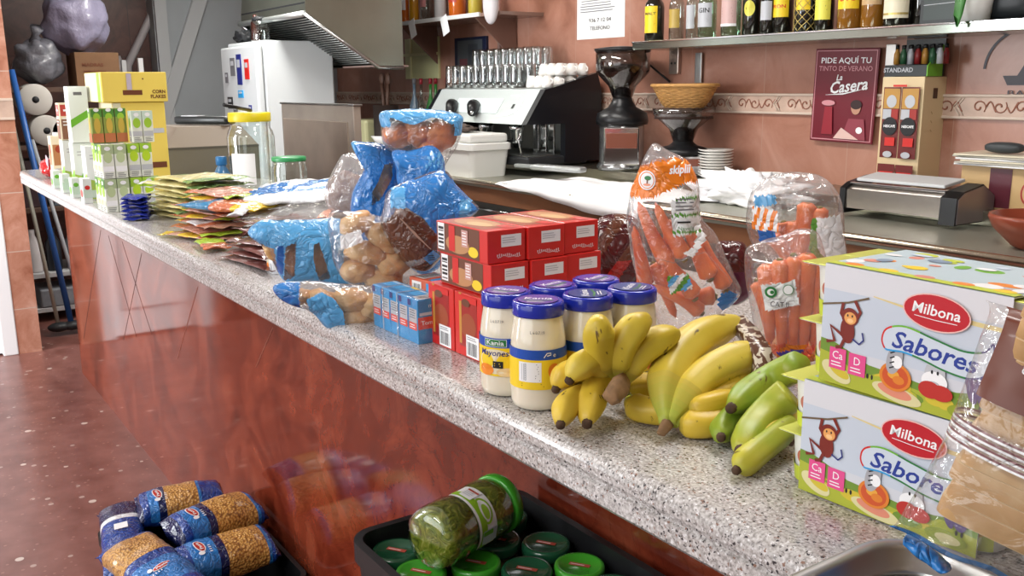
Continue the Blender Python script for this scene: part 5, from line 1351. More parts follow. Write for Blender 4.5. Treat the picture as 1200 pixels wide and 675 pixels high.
# ---------------- espresso machine
em = thing('espresso_machine', 'large black and silver espresso machine with glasses stacked on top', 'coffee machine', (-4.8, 2.5, ZL))
EX0, EX1 = -.62, .55      # local x
SILV = mat('machine_silver', '#d3dcdc', rough=.25, metal=.3); CHAR = mat('machine_black', '#14161c', rough=.35, coat=.2)
side = [(-.13, .235), (.0, .425), (.06, .435), (.37, .515), (.40, .42), (.40, .02), (.14, .02), (.14, .235)]
def side_panel(m, x0, th, mm): m.prism([(y, z) for y, z in side], th, mm, T=Matrix(((0, 0, 1, x0), (1, 0, 0, 0), (0, 1, 0, 0), (0, 0, 0, 1))))
for nm, xx in (('side_panel', EX1 - .045), ('side_panel', EX0)):
    m = MB(); side_panel(m, xx, .045, CHAR); m.build(nm, em)
m = MB()
fr_ = [(-.128, .235), (.0, .425), (.03, .43), (.03, .38), (-.07, .235)]
m.prism(fr_, EX1 - EX0 - .09, SILV, T=Matrix(((0, 0, 1, EX0 + .045), (1, 0, 0, 0), (0, 1, 0, 0), (0, 0, 0, 1))), smooth=False)
m.build('front_panel', em)
m = MB(); m.box(((EX0 + EX1) / 2, .2, .33), (EX1 - EX0 - .09, .34, .19), CHAR); m.box(((EX0 + EX1) / 2, .2, .428), (EX1 - EX0 - .1, .34, .01), M_STEEL); m.box(((EX0 + EX1) / 2, .37, .25), (EX1 - EX0 - .09, .04, .46), M_STEELD); m.build('boiler_housing', em)
m = MB(); m.box(((EX0 + EX1) / 2, .1, .03), (EX1 - EX0 - .02, .42, .05), M_DARK, bev=.01); m.box(((EX0 + EX1) / 2, .1, .058), (EX1 - EX0 - .1, .38, .006), M_STEELD)
m.build('drip_tray', em)
for k in range(3):
    m = MB(); x = -.42 + k * .33; m.lathe([(0, .12), (.035, .12), (.038, .135), (.038, .18), (.045, .19), (.045, .235)], M_CHROME, n=24, c=(x, .02, 0)); m.build('group_head', em)
    m = MB(); m.tube([(x, .0, .135), (x, -.06, .13), (x, -.16, .118)], [.010, .011, .014], M_BLACK, n=12); m.lathe([(0, .09), (.012, .09), (.03, .118), (.036, .12), (.036, .133), (0, .133)], M_CHROME, n=20, c=(x, .02, 0)); m.build('portafilter', em)
nf = V((0, -.19, .13)).normalized(); uf = V((0, .13, .19)).normalized()
def em_sheet(s, cx, t): s.flat(MBX, V((cx, -.128 + .128 * t, .235 + .19 * t)), (1, 0, 0), uf)
MBX = MB(); s = Sheet(step=.0006, base=.001)
s.line([(.05, .07), (.15, .07), (.19, .05), (.2, .01), (.18, -.035), (.12, -.06), (.02, -.07)], [.004, .008, .011, .012, .010, .007, .003], C('machine_line', '#eef3f3')); s.rect(.13, 0, .022, .03, M_DARK)
s.rect(-.25, 0, .5, .1, C('machine_panel', '#dfeef0'))
em_sheet(s, .2, .5); MBX.build('front_print', em)
for k, xx in enumerate((-.3, -.05)):
    m = MB(); c0 = V((xx, -.09, .33)); d = V((.75, -.6, -.35)).normalized()
    m.tube([c0 - d * .03, c0, c0 + d * .03, c0 + d * .10], [.018, .042, .038, .028], M_BLACK, n=14); m.tube([c0 + d * .1, c0 + d * .115], [.013, .01], M_CHROME, n=12); m.build('steam_knob', em)
for k in range(2):
    m = MB(); m.tube([(-.52 + k * .95, -.06, .24), (-.52 + k * .95, -.1, .15), (-.5 + k * .95, -.09, .06)], .005, M_CHROME, n=8); m.build('steam_wand', em)
m = MB()
for k in range(3): m.box((.30 + k * .075, .12, .145), (.05, .012, .17), M_CHROME, bev=.002)
m.build('chrome_screen', em)
# glasses on the machine
def glass_cup(loc, rz=0):
    t = thing('drinking_glass', 'clear drinking glass upside down on top of the espresso machine', 'glass', loc, rz, 'glasses on the espresso machine')
    m = MB(); m.lathe([(.036, 0), (.035, .04), (.033, .115), (.030, .138), (.0, .14), (0, .128), (.027, .126), (.031, .112), (.033, .04), (.034, 0)], glass('cup_glass', '#fbfefe', gl=.5, rough=.08), n=16); m.build('glass_body', t); return t
g0 = None
ztop = ZL + .434
for j in range(4):
    for i in range(10):
        loc = (-5.36 + i * .082 + (j % 2) * .03, 2.56 + j * .084, ztop)
        if g0 is None: g0 = glass_cup(loc)
        else: dup(g0, loc)
for j in range(2, 4):
    for i in range(9):
        dup(g0, (-5.32 + i * .082, 2.57 + j * .084, ztop + .101), group='glasses on the espresso machine')
c0 = None
for j in range(4):
    for i in range(3):
        loc = (-4.46 + i * .075, 2.56 + j * .08, ztop)
        if c0 is None:
            c0 = thing('white_cup', 'white cup upside down at the right end of the espresso machine top', 'cup', loc, 0, 'white cups on the espresso machine')
            m = MB(); m.lathe([(.034, 0), (.033, .02), (.028, .05), (.02, .062), (.018, .066), (0, .066), (0, .06), (.018, .056), (.030, .02), (.031, 0)], M_CERAM, n=20); m.build('cup_body', c0)
            m = MB(); m.tube([(.030, 0, .02), (.046, 0, .026), (.046, 0, .042), (.027, 0, .05)], .004, M_CERAM, n=8); m.build('handle', c0)
        else: dup(c0, loc)
for i in range(3):
    for j in range(3): dup(c0, (-4.45 + i * .075, 2.64 + j * .08, ztop + .067))
# ---------------- grinders
def grinder(loc, label, r, hop_m, bean, topr, H0, H1, cover=True, zs=1.0):
    t = thing('coffee_grinder', label, 'coffee grinder', loc, .85); ZZ = Matrix.Diagonal((1, 1, zs, 1))
    m = MB(); m.lathe([(0, 0), (r * 1.05, 0), (r * 1.08, .02), (r * .95, .04), (r * .95, .24), (r * .8, .27), (0, .27)], mat('grinder_steel', '#9c9e9e', rough=.2, metal=.9), n=32, T=ZZ); m.box((0, -r * .5, .13), (r * 1.5, r * .95, .2), M_CHROME, bev=.008, T=ZZ); m.build('body', t)
    m = MB(); m.box((0, -r * 1.0, .16 * zs), (r * 1.3, .01, .08 * zs), mat('grounds_window', '#7a4636', rough=.3, coat=.5), bev=.003); m.build('grounds_window', t)
    m = MB(); m.lathe([(0, .24), (r * 1.08, .24), (r * 1.12, .26), (r * 1.05, .30), (r * .6, .33), (r * .45, .36), (r * .4, .38), (0, .38)], M_BLACK, n=32, T=ZZ); m.build('motor_head', t)
    m = MB(); m.lathe([(r * .42, H0), (r * .6, H0 + .06), (topr * .97, H0 + .13), (topr, H1), (topr - .004, H1), (topr * .94, H0 + .135), (r * .57, H0 + .065), (r * .4, H0)], hop_m, n=32); m.build('bean_hopper', t)
    m = MB(); m.lathe([(0, H0 + .005), (r * .4, H0 + .005), (r * .56, H0 + .06), (topr * .92, H0 + .128), (topr * .94, H0 + bean), (topr * .5, H0 + bean + .012), (0, H0 + bean + .015)], mat('coffee_beans', '#2e1c15', rough=.4, var=.3, vs=120, bmp=.8, bs=110, bd=.006), n=28); m.build('coffee_beans', t)
    if cover:
        m = MB(); m.lathe([(0, 0), (topr + .006, 0), (topr + .006, .012), (topr * .6, .02), (.02, .024), (0, .024)], M_BLACK, n=32); m.build('hopper_lid', t, (0, 0, H1))
    return t
SMOKE = glass('smoke_plastic', '#d0cbc8', gl=.3)
grinder((-3.86, 2.72, ZL - .0), 'tall coffee grinder with smoky bean hopper beside the espresso machine', .125, SMOKE, .16, .145, .38, .62)
grinder((-3.42, 2.74, ZL), 'lower coffee grinder with the bread basket sitting on it', .12, SMOKE, .11, .155, .17, .33, cover=False, zs=.45)
# basket
bk_ = thing('bread_basket', 'shallow oval wicker basket on top of the lower grinder', 'basket', (-3.42, 2.74, ZL + .335))
WICK = mat('wicker', '#b98a4e', rough=.6, var=.15, vs=40)
m = MB(); n = 60
for lv in range(13):
    tt = lv / 12; z = .004 + .10 * tt; a = .115 + .075 * tt ** .8; b = .07 + .045 * tt ** .8
    pts = [(a * math.cos(2 * PI * i / n), b * math.sin(2 * PI * i / n), z + .0016 * math.sin(i * PI * .5 + lv * PI)) for i in range(n + 1)]
    m.tube(pts, .0056, WICK, n=5, caps=False)
m.lathe([(0, 0), (.112, 0), (.112, .006), (0, .006)], WICK, n=30, T=Matrix.Diagonal((1, .62, 1, 1)))
m.build('woven_bowl', bk_)
m = MB(); pts = [(.196 * math.cos(2 * PI * i / n), .12 * math.sin(2 * PI * i / n), .106) for i in range(n + 1)]; m.tube(pts, .009, WICK, n=7, caps=False); m.build('rim', bk_)
# white bucket beside the machine
wb = thing('white_container', 'white plastic tub with dark cloth on its lid, left of the machine', 'tub', (-4.66, 2.25, ZW))
m = MB()
WPL = mat('tub_white', '#e6e7e4', rough=.35)
def rr_ring(hx, hy, r, z): return [(x, y, z) for x, y in rrect(hx, hy, r, 5)]
L_ = [rr_ring(.215, .12, .03, .0), rr_ring(.235, .135, .035, .15), rr_ring(.245, .145, .035, .152), rr_ring(.245, .145, .035, .185), rr_ring(.235, .135, .035, .19)]
n = len(L_[0]); vs = [p for q in L_ for p in q]; fs = [(k * n + i, k * n + (i + 1) % n, (k + 1) * n + (i + 1) % n, (k + 1) * n + i) for k in range(4) for i in range(n)] + [tuple(reversed(range(n))), tuple(4 * n + i for i in range(n))]
m.add(vs, fs, WPL); m.build('tub', wb)
m = MB(); m.box((0, 0, .215), (.44, .26, .05), WPL, bev=.015); m.build('lid', wb)
o = MB().ell((0, 0, 0), (.12, .08, .025), mat('cloth_taupe', '#5c5049', rough=.9), ns=.5, nf=9).build('folded_cloth', None, (-4.72, 2.22, ZW + .262)); tag(o, 'crumpled dark taupe cloth on the white tub lid', 'cloth')
# white cloth spread over the worktop
def cloth_mesh(name, corners, seed, label, amp=.012, nx=46, ny=26, over=0.0):
    m = MB(); a, b, c, d = [V(q) for q in corners]; vs = []; fs = []
    for i in range(nx + 1):
        for j in range(ny + 1):
            u, v = i / nx, j / ny
            p = (a.lerp(b, u)).lerp(d.lerp(c, u), v)
            w = noise.noise(V((u * 5, v * 4, seed))) * amp * 2 + abs(noise.noise(V((u * 9, v * 3, seed + 4)))) * amp * 2
            p = p + V((noise.noise(V((u * 4, v * 4, 9))) * .02, noise.noise(V((u * 5, 2, seed))) * .025 * (1 - v), max(.001, w + amp * .8)))
            if p.y < 2.09: p.z = 1.004 - min(.09, (2.09 - p.y) * 1.6); p.y = 2.075 - (.004 * math.sin(u * 30))
            vs.append(p)
    for i in range(nx):
        for j in range(ny):
            q = i * (ny + 1) + j; fs.append((q, q + ny + 1, q + ny + 2, q + 1))
    m.add(vs, fs, M_CLOTH, True); o = m.build(name)
    md = o.modifiers.new('thickness', 'SOLIDIFY'); md.thickness = .003; md.offset = 1
    tag(o, label, 'cloth'); return o
cloth_mesh('white_cloth', [(-4.12, 2.085, ZW), (-3.02, 2.03, ZW), (-2.75, 2.55, ZW), (-3.95, 2.57, ZW)], 2, 'bright white cloth spread on steel worktop with grey utensil on it', amp=.009)
ut = thing('scraper', 'grey flat rounded utensil lying on the bright white cloth', 'utensil', (-3.95, 2.36, ZW + .075), .25)
m = MB(); m.box((0, 0, 0), (.34, .07, .03), mat('utensil_grey', '#a9adac', rough=.3, metal=.4), bev=.014, seg=3, smooth=True); m.build('blade', ut)
m = MB(); m.box((-.22, .01, .0), (.16, .04, .02), mat('utensil_grey2', '#8c9190', rough=.4), bev=.006); m.build('handle', ut)
# crumpled paper/cloth and saucers on the ledge
m = MB(); m.ell((0, 0, .06), (.26, .10, .075), M_CLOTH, nu=40, nv=24, ns=.6, nf=14, seed=3); o = m.build('crumpled_napkins', None, (-2.72, 2.44, ZW)); tag(o, 'crumpled white paper heap behind the carrot bags', 'paper')
pl = thing('saucer_stack', '', '', (0, 0, 0)); bpy.data.objects.remove(pl)
p0 = None
SP = (px_x(838, 205, 2.78), 2.78)
for k in range(10):
    loc = (SP[0] + rnd.uniform(-.002, .002), SP[1], ZL + k * .0135)
    if p0 is None:
        m = MB(); m.lathe([(0, .002), (.04, .002), (.042, 0), (.045, .002), (.075, .009), (.085, .015), (.085, .017), (.07, .012), (.045, .006), (0, .006)], M_CERAM, n=32); p0 = m.build('saucer', None, loc); tag(p0, 'white saucer in the stack in front of the tiled wall', 'saucer', 'stack of white saucers')
    else: c_ = p0.copy(); COL.objects.link(c_); c_.location = loc
m = MB(); m.lathe([(0, 0), (.085, 0), (.1, .03), (.1, .04), (.09, .04), (.075, .01), (0, .008)], M_CERAM, n=28)
tag(m.build('white_bowl', None, (px_x(898, 205, 2.8), 2.8, ZL)), 'low white bowl on the ledge behind the crumpled paper', 'bowl')
tag(m.build('white_bowl', None, (px_x(776, 200, 2.8) , 2.8, ZL)), 'low white bowl on the ledge left of the saucer stack', 'bowl')
# stainless warmer with black ends
wm = thing('countertop_warmer', 'long low stainless steel appliance with black end caps on worktop', 'appliance', (-2.02, 2.49, ZW + .005), 0)
WS_ = mat('warmer_steel', '#a9a19a', rough=.25, metal=.9); 
def box_prof(m, x0, x1, prof, mm): m.prism(prof, x1 - x0, mm, T=Matrix(((0, 0, 1, x0), (1, 0, 0, 0), (0, 1, 0, 0), (0, 0, 0, 1))))
pf = [(-.045, .01), (.20, .01), (.20, .10), (.12, .145), (.0, .125), (-.04, .105)]
m = MB(); box_prof(m, -.225, .165, [(-.035, .03), (.18, .03), (.18, .1), (.12, .13), (.0, .118), (-.035, .1)], WS_); m.build('steel_body', wm)
m = MB(); m.box((-.03, .085, .135), (.36, .13, .012), mat('warmer_top', '#c9ccce', rough=.4), bev=.003, T=Matrix.Rotation(.12, 4, 'X')); m.box((-.03, .0, .122), (.39, .03, .01), M_CHROME, bev=.003); m.build('lid', wm)
for x0, x1 in ((-.25, -.225), (.165, .225)):
    m = MB(); box_prof(m, x0, x1, pf, M_BLACK); m.build('end_cap', wm)
m = MB(); box_prof(m, .225, .228, [(-.035, .014), (.195, .014), (.195, .10), (.12, .14), (.0, .12), (-.035, .1)], mat('end_plate', '#8d858a', rough=.3, metal=.6)); m.build('end_plate', wm)
# terracotta bowl at the right edge
tb_ = MB(); tb_.lathe([(0, 0), (.06, 0), (.07, .01), (.13, .07), (.145, .1), (.15, .1), (.152, .092), (.138, .062), (.08, .004)][::1], mat('terracotta', '#8a3f2a', rough=.4, coat=.3), n=40)
tb2 = MB(); tb2.lathe([(0, .006), (.07, .01), (.125, .066), (.142, .105), (.152, .105), (.155, .095), (.138, .06), (.085, .008), (.07, 0), (0, 0)], mat('terracotta', '#8a3f2a'), n=44)
c = ony(1222, 270, 2.32); o = tb2.build('clay_bowl', None, (c.x, 2.32, ZW)); tag(o, 'reddish brown clay bowl at the right edge on worktop', 'bowl')
# sachet display: tan carton with two windows, tray of small bottles on top
yb = 2.80
xa, xb, xc = ony(1032, 130, yb).x, ony(1081, 130, yb).x, ony(1111, 130, yb).x
cx = (xa + xb) / 2; hb_ = ony(1057, 90, yb).z - ZL; wbx = xb - xa; dp = .14
dp = .15; cb = thing('coffee_display_box', 'tall cream display box with two windows of coffee packs', 'display box', (cx, yb + dp / 2, ZL))
CRB = mat('display_cream', '#d9c39a', rough=.5)
m = MB(); m.box((0, 0, hb_ / 2), (wbx, dp, hb_), CRB, bev=.002); m.build('carton', cb)
m = MB(); s = Sheet(step=.0008, base=.001)
for k in (-1, 1):
    xx = k * wbx * .235 
    for zz, hh in ((hb_ / 2 - .04 - .14, .28), (hb_ / 2 - .345 - .06, .12)):
        big = hh > .2
        s.rect(xx, zz, wbx * .42, hh, C('display_dark', '#6b1f1c'))
        if big:
            s.rect(xx, zz + hh * .34, wbx * .38, hh * .28, C('display_gold', '#b98a3c')); s.ell(xx, zz + hh * .30, wbx * .12, hh * .09, LGR)
            s.rect(xx - wbx * .09, zz + hh * .12, wbx * .2, hh * .14, LGR); s.rect(xx + wbx * .1, zz + hh * .12, wbx * .16, hh * .14, C('display_red', '#a12a22'))
            s.ell(xx, zz - hh * .05, wbx * .18, hh * .13, M_INK); s.text('NESCAFE', xx, zz - hh * .05, .014, WH, bold=.03, width=wbx * .28)
            s.rect(xx + .006, zz - hh * .27, wbx * .24, hh * .12, RED); s.ell(xx, zz - hh * .45, wbx * .11, hh * .045, LGR)
        else: s.rect(xx, zz + hh * .1, wbx * .34, hh * .3, RED)
s.rect(0, .2, .06, .008, RED)
s.flat(m, (-.0, -dp / 2, hb_ / 2), (1, 0, 0), (0, 0, 1))
s = Sheet(step=.0008, base=.001); s.rect(0, .17, .03, .04, C('display_mug', '#4a3020')); 
for q in range(3): s.line([(-.02, .1 - q * .035), (-.01, .09 - q * .035)], .004, C('display_mark', '#b79c70'))
s.flat(m, (wbx / 2, 0, hb_ / 2), (0, 1, 0), (0, 0, 1))
m.build('carton_print', cb)
tr = thing('sample_tray', 'black and green card tray of little bottles on the cream display box', 'display tray', (cx, yb + .066, ZL + hb_ + .001))
m = MB(); m.box((0, .0, .0225), (wbx, .12, .045), C('tray_dark', '#20282a'), bev=.002); m.build('card_tray', tr)
m = MB(); m.prism([(0, 0), (.10, 0), (.10, .12), (.0, .04)], .004, GRN, T=Matrix(((0, 0, 1, wbx / 2), (1, 0, 0, -.06), (0, 1, 0, .0), (0, 0, 0, 1)))); m.build('side_card', tr); m = MB(); m.box((.01, .055, .096), (.17, .01, .1), C('tray_back', '#1d2124')); m.build('header_card', tr)
m = MB(); s = Sheet(step=.0008, base=.001); s.text('STANDARD', -.03, .002, .024, LGR, bold=.02, width=.13); s.flat(m, (-.0, -.06, .0225), (1, 0, 0), (0, 0, 1)); m.build('tray_print', tr)
b0 = None
for j in range(2):
    for i in range(7):
        loc = (cx - .06 + i * .031, yb + .035 + j * .04, ZL + hb_ + .0485)
        m = MB(); col = [C('mini_amber', '#b8863c'), C('mini_green', '#2c5a3c'), LGR, C('mini_red', '#8a2426')][(i + j) % 4]
        m.lathe([(0, 0), (.012, 0), (.012, .04), (.006, .055), (.006, .06)], col, n=12); m.lathe([(.007, .06), (.007, .075), (0, .075)], M_BLACK, n=12)
        tag(m.build('miniature_bottle', None, loc), 'tiny dark capped bottle standing in the black and green tray', 'bottle', 'tiny bottles in the card tray')
# wooden box and papers at right
bx = thing('wooden_box', 'cream and maroon wooden box under a pile of papers at right', 'box', (px_x(1168, 200, 2.74), 2.80, ZL))
bw_ = .34; m = MB(); m.box((.06, 0, .075), (bw_, .2, .15), mat('box_wood', '#c9a978', rough=.5), bev=.003); m.build('box_body', bx)
m = MB(); s = Sheet(step=.0008, base=.001); s.rect(-.02, .0, .08, .14, C('box_maroon', '#5a2430')); s.ell(.09, -.01, .035, .045, C('ring_red', '#a83a34')); s.ell(.09, -.01, .028, .038, mat('box_wood', '')); s.ell(.09, -.01, .014, .02, RED); s.flat(m, (.06, -.1, .075), (1, 0, 0), (0, 0, 1)); m.build('box_print', bx)
for k in range(6):
    m = MB(); m.box((0, 0, 0), (.34 - .01 * (k % 3), .23, .006), [M_PAPER, C('paper_grey', '#b9b5a8'), C('paper_cream', '#ded6bd')][k % 3], bev=.001)
    o = m.build('paper_folder', None, (bx.location.x + .04 + rnd.uniform(-.015, .015), 2.79, ZL + .1535 + k * .0072)); o.rotation_euler = (0, 0, rnd.uniform(-.08, .08)); tag(o, 'thin paper or folder in the pile on the wooden box', 'papers', 'papers on the wooden box')
mo = MB(); mo.ell((0, 0, .02), (.07, .035, .02), mat('pouch_dark', '#3a3f42', rough=.5), p=2.6); tag(mo.build('dark_pouch', None, (bx.location.x + .01, 2.76, ZL + .195)), 'small dark oval case lying on the pile of papers', 'case')
m = MB(); m.box((0, 0, .07), (.2, .004, .14), mat('paper_lilac', '#b7b3bd', rough=.6), T=Matrix.Rotation(-.3, 4, 'X')); tag(m.build('paper_sheet', None, (bx.location.x + .13, 2.88, ZL + .2)), 'grey sheet leaning on the wall above the paper pile', 'paper')

# ---------------- wall signs
def wall_rect(px0, py0, px1, py1, y=YB): a = ony(px0, py0, y); b = ony(px1, py1, y); return (a.x + b.x) / 2, (a.z + b.z) / 2, abs(b.x - a.x), abs(a.z - b.z)
cx_, cz_, w_, h_ = wall_rect(952, 58, 1019, 169, 2.9)
ps = thing('advertising_sign', 'red metal drinks sign hanging crooked on the tiled wall', 'sign', (cx_, 2.925, cz_)); ps.rotation_euler = (0, .02, 0)
MAR = C('sign_maroon', '#6b1626', rough=.3); ROS = C('sign_rose', '#c98a92')
m = MB(); m.box((0, 0, 0), (w_, .008, h_), MAR, bev=.003); m.build('sign_plate', ps)
s = Sheet(step=.0005, base=.001); e = .01
s.line([(-w_ / 2 + e, -h_ / 2 + e), (-w_ / 2 + e, h_ / 2 - e), (w_ / 2 - e, h_ / 2 - e), (w_ / 2 - e, -h_ / 2 + e), (-w_ / 2 + e, -h_ / 2 + e)], .005, ROS)
s.text('PIDE AQUÍ TU', 0, h_ * .37, .034, WH, bold=.01, width=w_ * .78); s.text('TINTO DE VERANO', 0, h_ * .285, .03, ROS, bold=.01, width=w_ * .84)
s.text('La', -w_ * .08, h_ * .19, .035, WH, bold=.02, shear=.3, rot=.1); s.text('Casera', w_ * .08, h_ * .10, .07, WH, bold=.02, shear=.3, rot=.12, width=w_ * .58)
s.line([(-w_ * .28, h_ * .005), (w_ * .0, h_ * .02), (w_ * .34, h_ * .08)], [.001, .006, .001], WH)
SK = C('sign_skin', '#b98a72'); s.ell(w_ * .22, -h_ * .12, .024, .03, SK); s.ell(w_ * .22, -h_ * .09, .028, .02, C('sign_hair', '#2c1414')); s.poly([(w_ * .02, -h_ * .46), (w_ * .4, -h_ * .46), (w_ * .36, -h_ * .24), (w_ * .12, -h_ * .24)], C('sign_dress', '#8e3a48'))
s.ell(-w_ * .22, -h_ * .08, .035, .012, ROS); s.poly([(-w_ * .3, -h_ * .42), (-w_ * .12, -h_ * .42), (-w_ * .15, -h_ * .12), (-w_ * .27, -h_ * .12)], C('sign_red2', '#8f1f2e')); s.poly([(-w_ * .1, -h_ * .46), (w_ * .3, -h_ * .46), (w_ * .02, -h_ * .34)], C('sign_pale', '#d9b8b0'))
s.ell(w_ * .3, -h_ * .36, .016, .014, WH)
m = MB(); s.flat(m, (0, -.004, 0), (1, 0, 0), (0, 0, 1)); m.build('sign_print', ps)
cx_, cz_, w_, h_ = wall_rect(677, -45, 732, 43)
nt_ = thing('paper_notice', 'white printed paper notice taped to the tiled wall', 'notice', (cx_, YB - .001, cz_))
m = MB(); m.box((0, 0, 0), (w_, .002, h_), M_PAPER); m.build('sheet', nt_)
s = Sheet(step=.0006, base=.001); s.lines(0, h_ * .1, w_ * .8, h_ * .34, M_GREYTXT, n=10, th=.25); s.lines(0, -h_ * .12, w_ * .84, h_ * .1, M_GREYTXT, n=3, th=.3); s.text('936 7 12 04', 0, -h_ * .27, .03, M_INK, width=w_ * .46); s.text('TELEFONO', 0, -h_ * .37, .03, M_INK, width=w_ * .42)
m = MB(); s.flat(m, (0, -.001, 0), (1, 0, 0), (0, 0, 1)); m.build('printing', nt_)
# round dark emblem on the wall far right
c = ony(1200, 82, YB); m = MB()
s = Sheet(step=.001, base=.001); NV = C('emblem_dark', '#2b2430', rough=.4); r_ = .15
for a0, a1 in ((1.9, 3.1),):
    s.line([(r_ * math.cos(a0 + (a1 - a0) * k / 12), r_ * math.sin(a0 + (a1 - a0) * k / 12)) for k in range(13)], .01, NV)
s.poly([(-.075, -.02), (.08, -.02), (.06, -.055), (-.055, -.055)], NV); s.poly([(-.02, -.02), (.03, -.02), (.02, .05)], NV); s.text('BAR', 0, -.085, .03, NV, width=.1)
s.flat(m, (0, 0, 0), (1, 0, 0), (0, 0, 1)); tag(m.build('wall_emblem', None, (c.x, YB - .002, c.z)), 'dark round boat emblem stuck on the tiles at right', 'emblem')
# ---------------- right shelf with bottles
YF = 2.66; ZS0, ZS1 = ony(741, 55, YF).z, ony(741, 46, YF).z
ZS0, ZS1 = 1.672, 1.712
sx0 = ony(741, 50, YF).x
sh = thing('wall_shelf', 'long steel fronted wall shelf of bottles above the warmer', 'shelf', (sx0, YF, ZS0))
m = MB(); m.box((1.3, .145, .02), (2.6, .29, .036), mat('shelf_steel', '#9aa298', rough=.16, metal=.9), bev=.003); m.build('board', sh)
m = MB(); m.box((1.3, .0, .038), (2.6, .012, .008), M_CHROME, bev=.002); m.build('front_lip', sh)
for xx in (.2, 1.3, 2.3):
    m = MB(); m.box((xx, .275, -.09), (.045, .012, .15), M_STEEL, bev=.002)
    m.build('bracket', sh)
def bottle(px, y, r, h, body, label, lab=None, cap=None, lz=(.05, .12), neck=.3, sq=False, z=None, group=None, pyb=20, net=False, name='bottle'):
    x = ony(px, pyb, y).x; z = ZS1 + .004 if z is None else z
    t = thing(name, label, 'bottle', (x, y, z), 0, group)
    nr = r * neck
    pr = [(0, .001), (r * .9, .001), (r, .008), (r, h * .55), (r * .92, h * .62), (nr * 1.15, h * .75), (nr, h * .8), (nr, h * .93)]
    m = MB(); m.lathe(pr, body, n=24 if not sq else 4, smooth=not sq, T=(Matrix.Rotation(PI / 4, 4, 'Z') if sq else None)); m.build('glass_body', t)
    m = MB(); m.lathe([(0, h * .92), (nr * 1.25, h * .92), (nr * 1.25, h), (0, h)], cap or M_BLACK, n=16); m.build('cap', t)
    if lab:
        m = MB(); s = Sheet(step=.0006, base=.0006)
        zc, hh = (lz[0] + lz[1]) / 2, lz[1] - lz[0]
        rr_ = r if not sq else r * .76
        for q in lab: q(s, zc, hh, r)
        if sq: s.flat(m, (0, -r * .72, 0), (1, 0, 0), (0, 0, 1))
        else: s.wrap(m, r, 0, -PI / 2 + .35)
        m.build('paper_label', t)
    if net:
        m = MB()
        for k in range(8):
            for sg in (-1, 1):
                m.tube([((r + .003) * math.cos(k * PI / 4 + sg * q * .25), (r + .003) * math.sin(k * PI / 4 + sg * q * .25), .004 + q * .012) for q in range(14)], .0016, net, n=5)
        m.build('gold_netting', t)
    return t
R1 = lambda col, w=.9: (lambda s, zc, hh, r: s.rect(0, zc, r * 2 * w, hh, col, nx=14))
T1 = lambda txt, dz, sz, col, w=None: (lambda s, zc, hh, r: s.text(txt, 0, zc + dz, sz, col, bold=.02, width=w or r * 1.2))
E1 = lambda dz, a, b, col: (lambda s, zc, hh, r: s.ell(0, zc + dz, a, b, col))
L1 = lambda dz, hh_, col, n=3: (lambda s, zc, hh, r: s.lines(0, zc + dz, r * 1.4, hh_, col, n=n))
DKG = mat('bottle_dark', '#15130f', rough=.08, coat=1); GRG = glass('bottle_green_clear', '#bfe0cc', gl=.4); CLR = glass('bottle_clear', '#dfe9e6', gl=.4)
AMB = mat('whisky_amber', '#8a5a1c', rough=.08, coat=1); AMB2 = mat('liquor_orange', '#c4601a', rough=.08, coat=1); PKL = C('label_pink', '#c9a8a4'); CRL = C('label_pale_cream', '#e6dfc4')
bottle(767, 2.76, .050, .3, DKG, 'dark square bottle with tall yellow label, first on the right shelf', [R1(YEL, .75), T1('MALT', .028, .018, M_INK), L1(-.02, .02, M_INK)], lz=(.04, .17), sq=False)
bottle(793, 2.80, .038, .3, CLR, 'slim clear bottle with tan label, second on the right shelf', [R1(C('label_ochre', '#b59a4a'), .8), L1(0, .04, M_INK)], lz=(.06, .15))
bottle(811, 2.78, .028, .3, CLR, 'thin clear bottle between the tan and the green tinted ones', [R1(LGR, .8)], lz=(.05, .16))
bottle(829, 2.76, .044, .3, GRG, 'pale green glass bottle with silver white label', [R1(LGR, .9), T1('GIN', .02, .03, M_INK), L1(-.025, .02, M_GREYTXT)], lz=(.05, .16), cap=M_CHROME)
bottle(857, 2.76, .046, .3, GRG, 'green glass bottle with dusty pink label', [R1(PKL), L1(0, .05, C('ink_maroon', '#7a3a3a'), n=4), lambda s, zc, hh, r: s.rect(0, zc - hh * .45, r * 1.8, .012, WH, nx=10)], lz=(.045, .17))
bottle(882, 2.80, .046, .28, DKG, 'dark bottle with a round yellow tag, left of the netted one', [E1(.02, .026, .035, C('tag_yellow', '#d8cf52'))], lz=(.06, .14))
bottle(900, 2.75, .034, .3, DKG, 'dark bottle with small white label beside round yellow tag', [R1(LGR, .8)], lz=(.06, .14))
bottle(917, 2.79, .046, .3, DKG, 'dark bottle with bright yellow label just left of the netting', [R1(YEL, .9), T1('RON', .0, .02, RED)], lz=(.07, .16))
bottle(944, 2.76, .046, .3, DKG, 'dark wine bottle covered in gold wire netting', [R1(YEL, .7)], lz=(.09, .15), net=C('gold_wire', '#c9b26a', metal=.6))
bottle(966, 2.77, .040, .3, DKG, 'black bottle with low yellow label right of the netting', [R1(C('label_yellow2', '#e6df5a'), .9), L1(0, .03, M_INK, 2)], lz=(.045, .14))
bottle(996, 2.77, .05, .3, AMB, 'amber whisky bottle with bright yellow label', [R1(YEL, .95), T1('DYC', .0, .03, RED)], lz=(.08, .16))
bottle(1023, 2.79, .048, .3, AMB, 'amber bottle with tan label near the cream labelled one', [R1(C('label_tan2', '#c9a77a'), .9)], lz=(.09, .16))
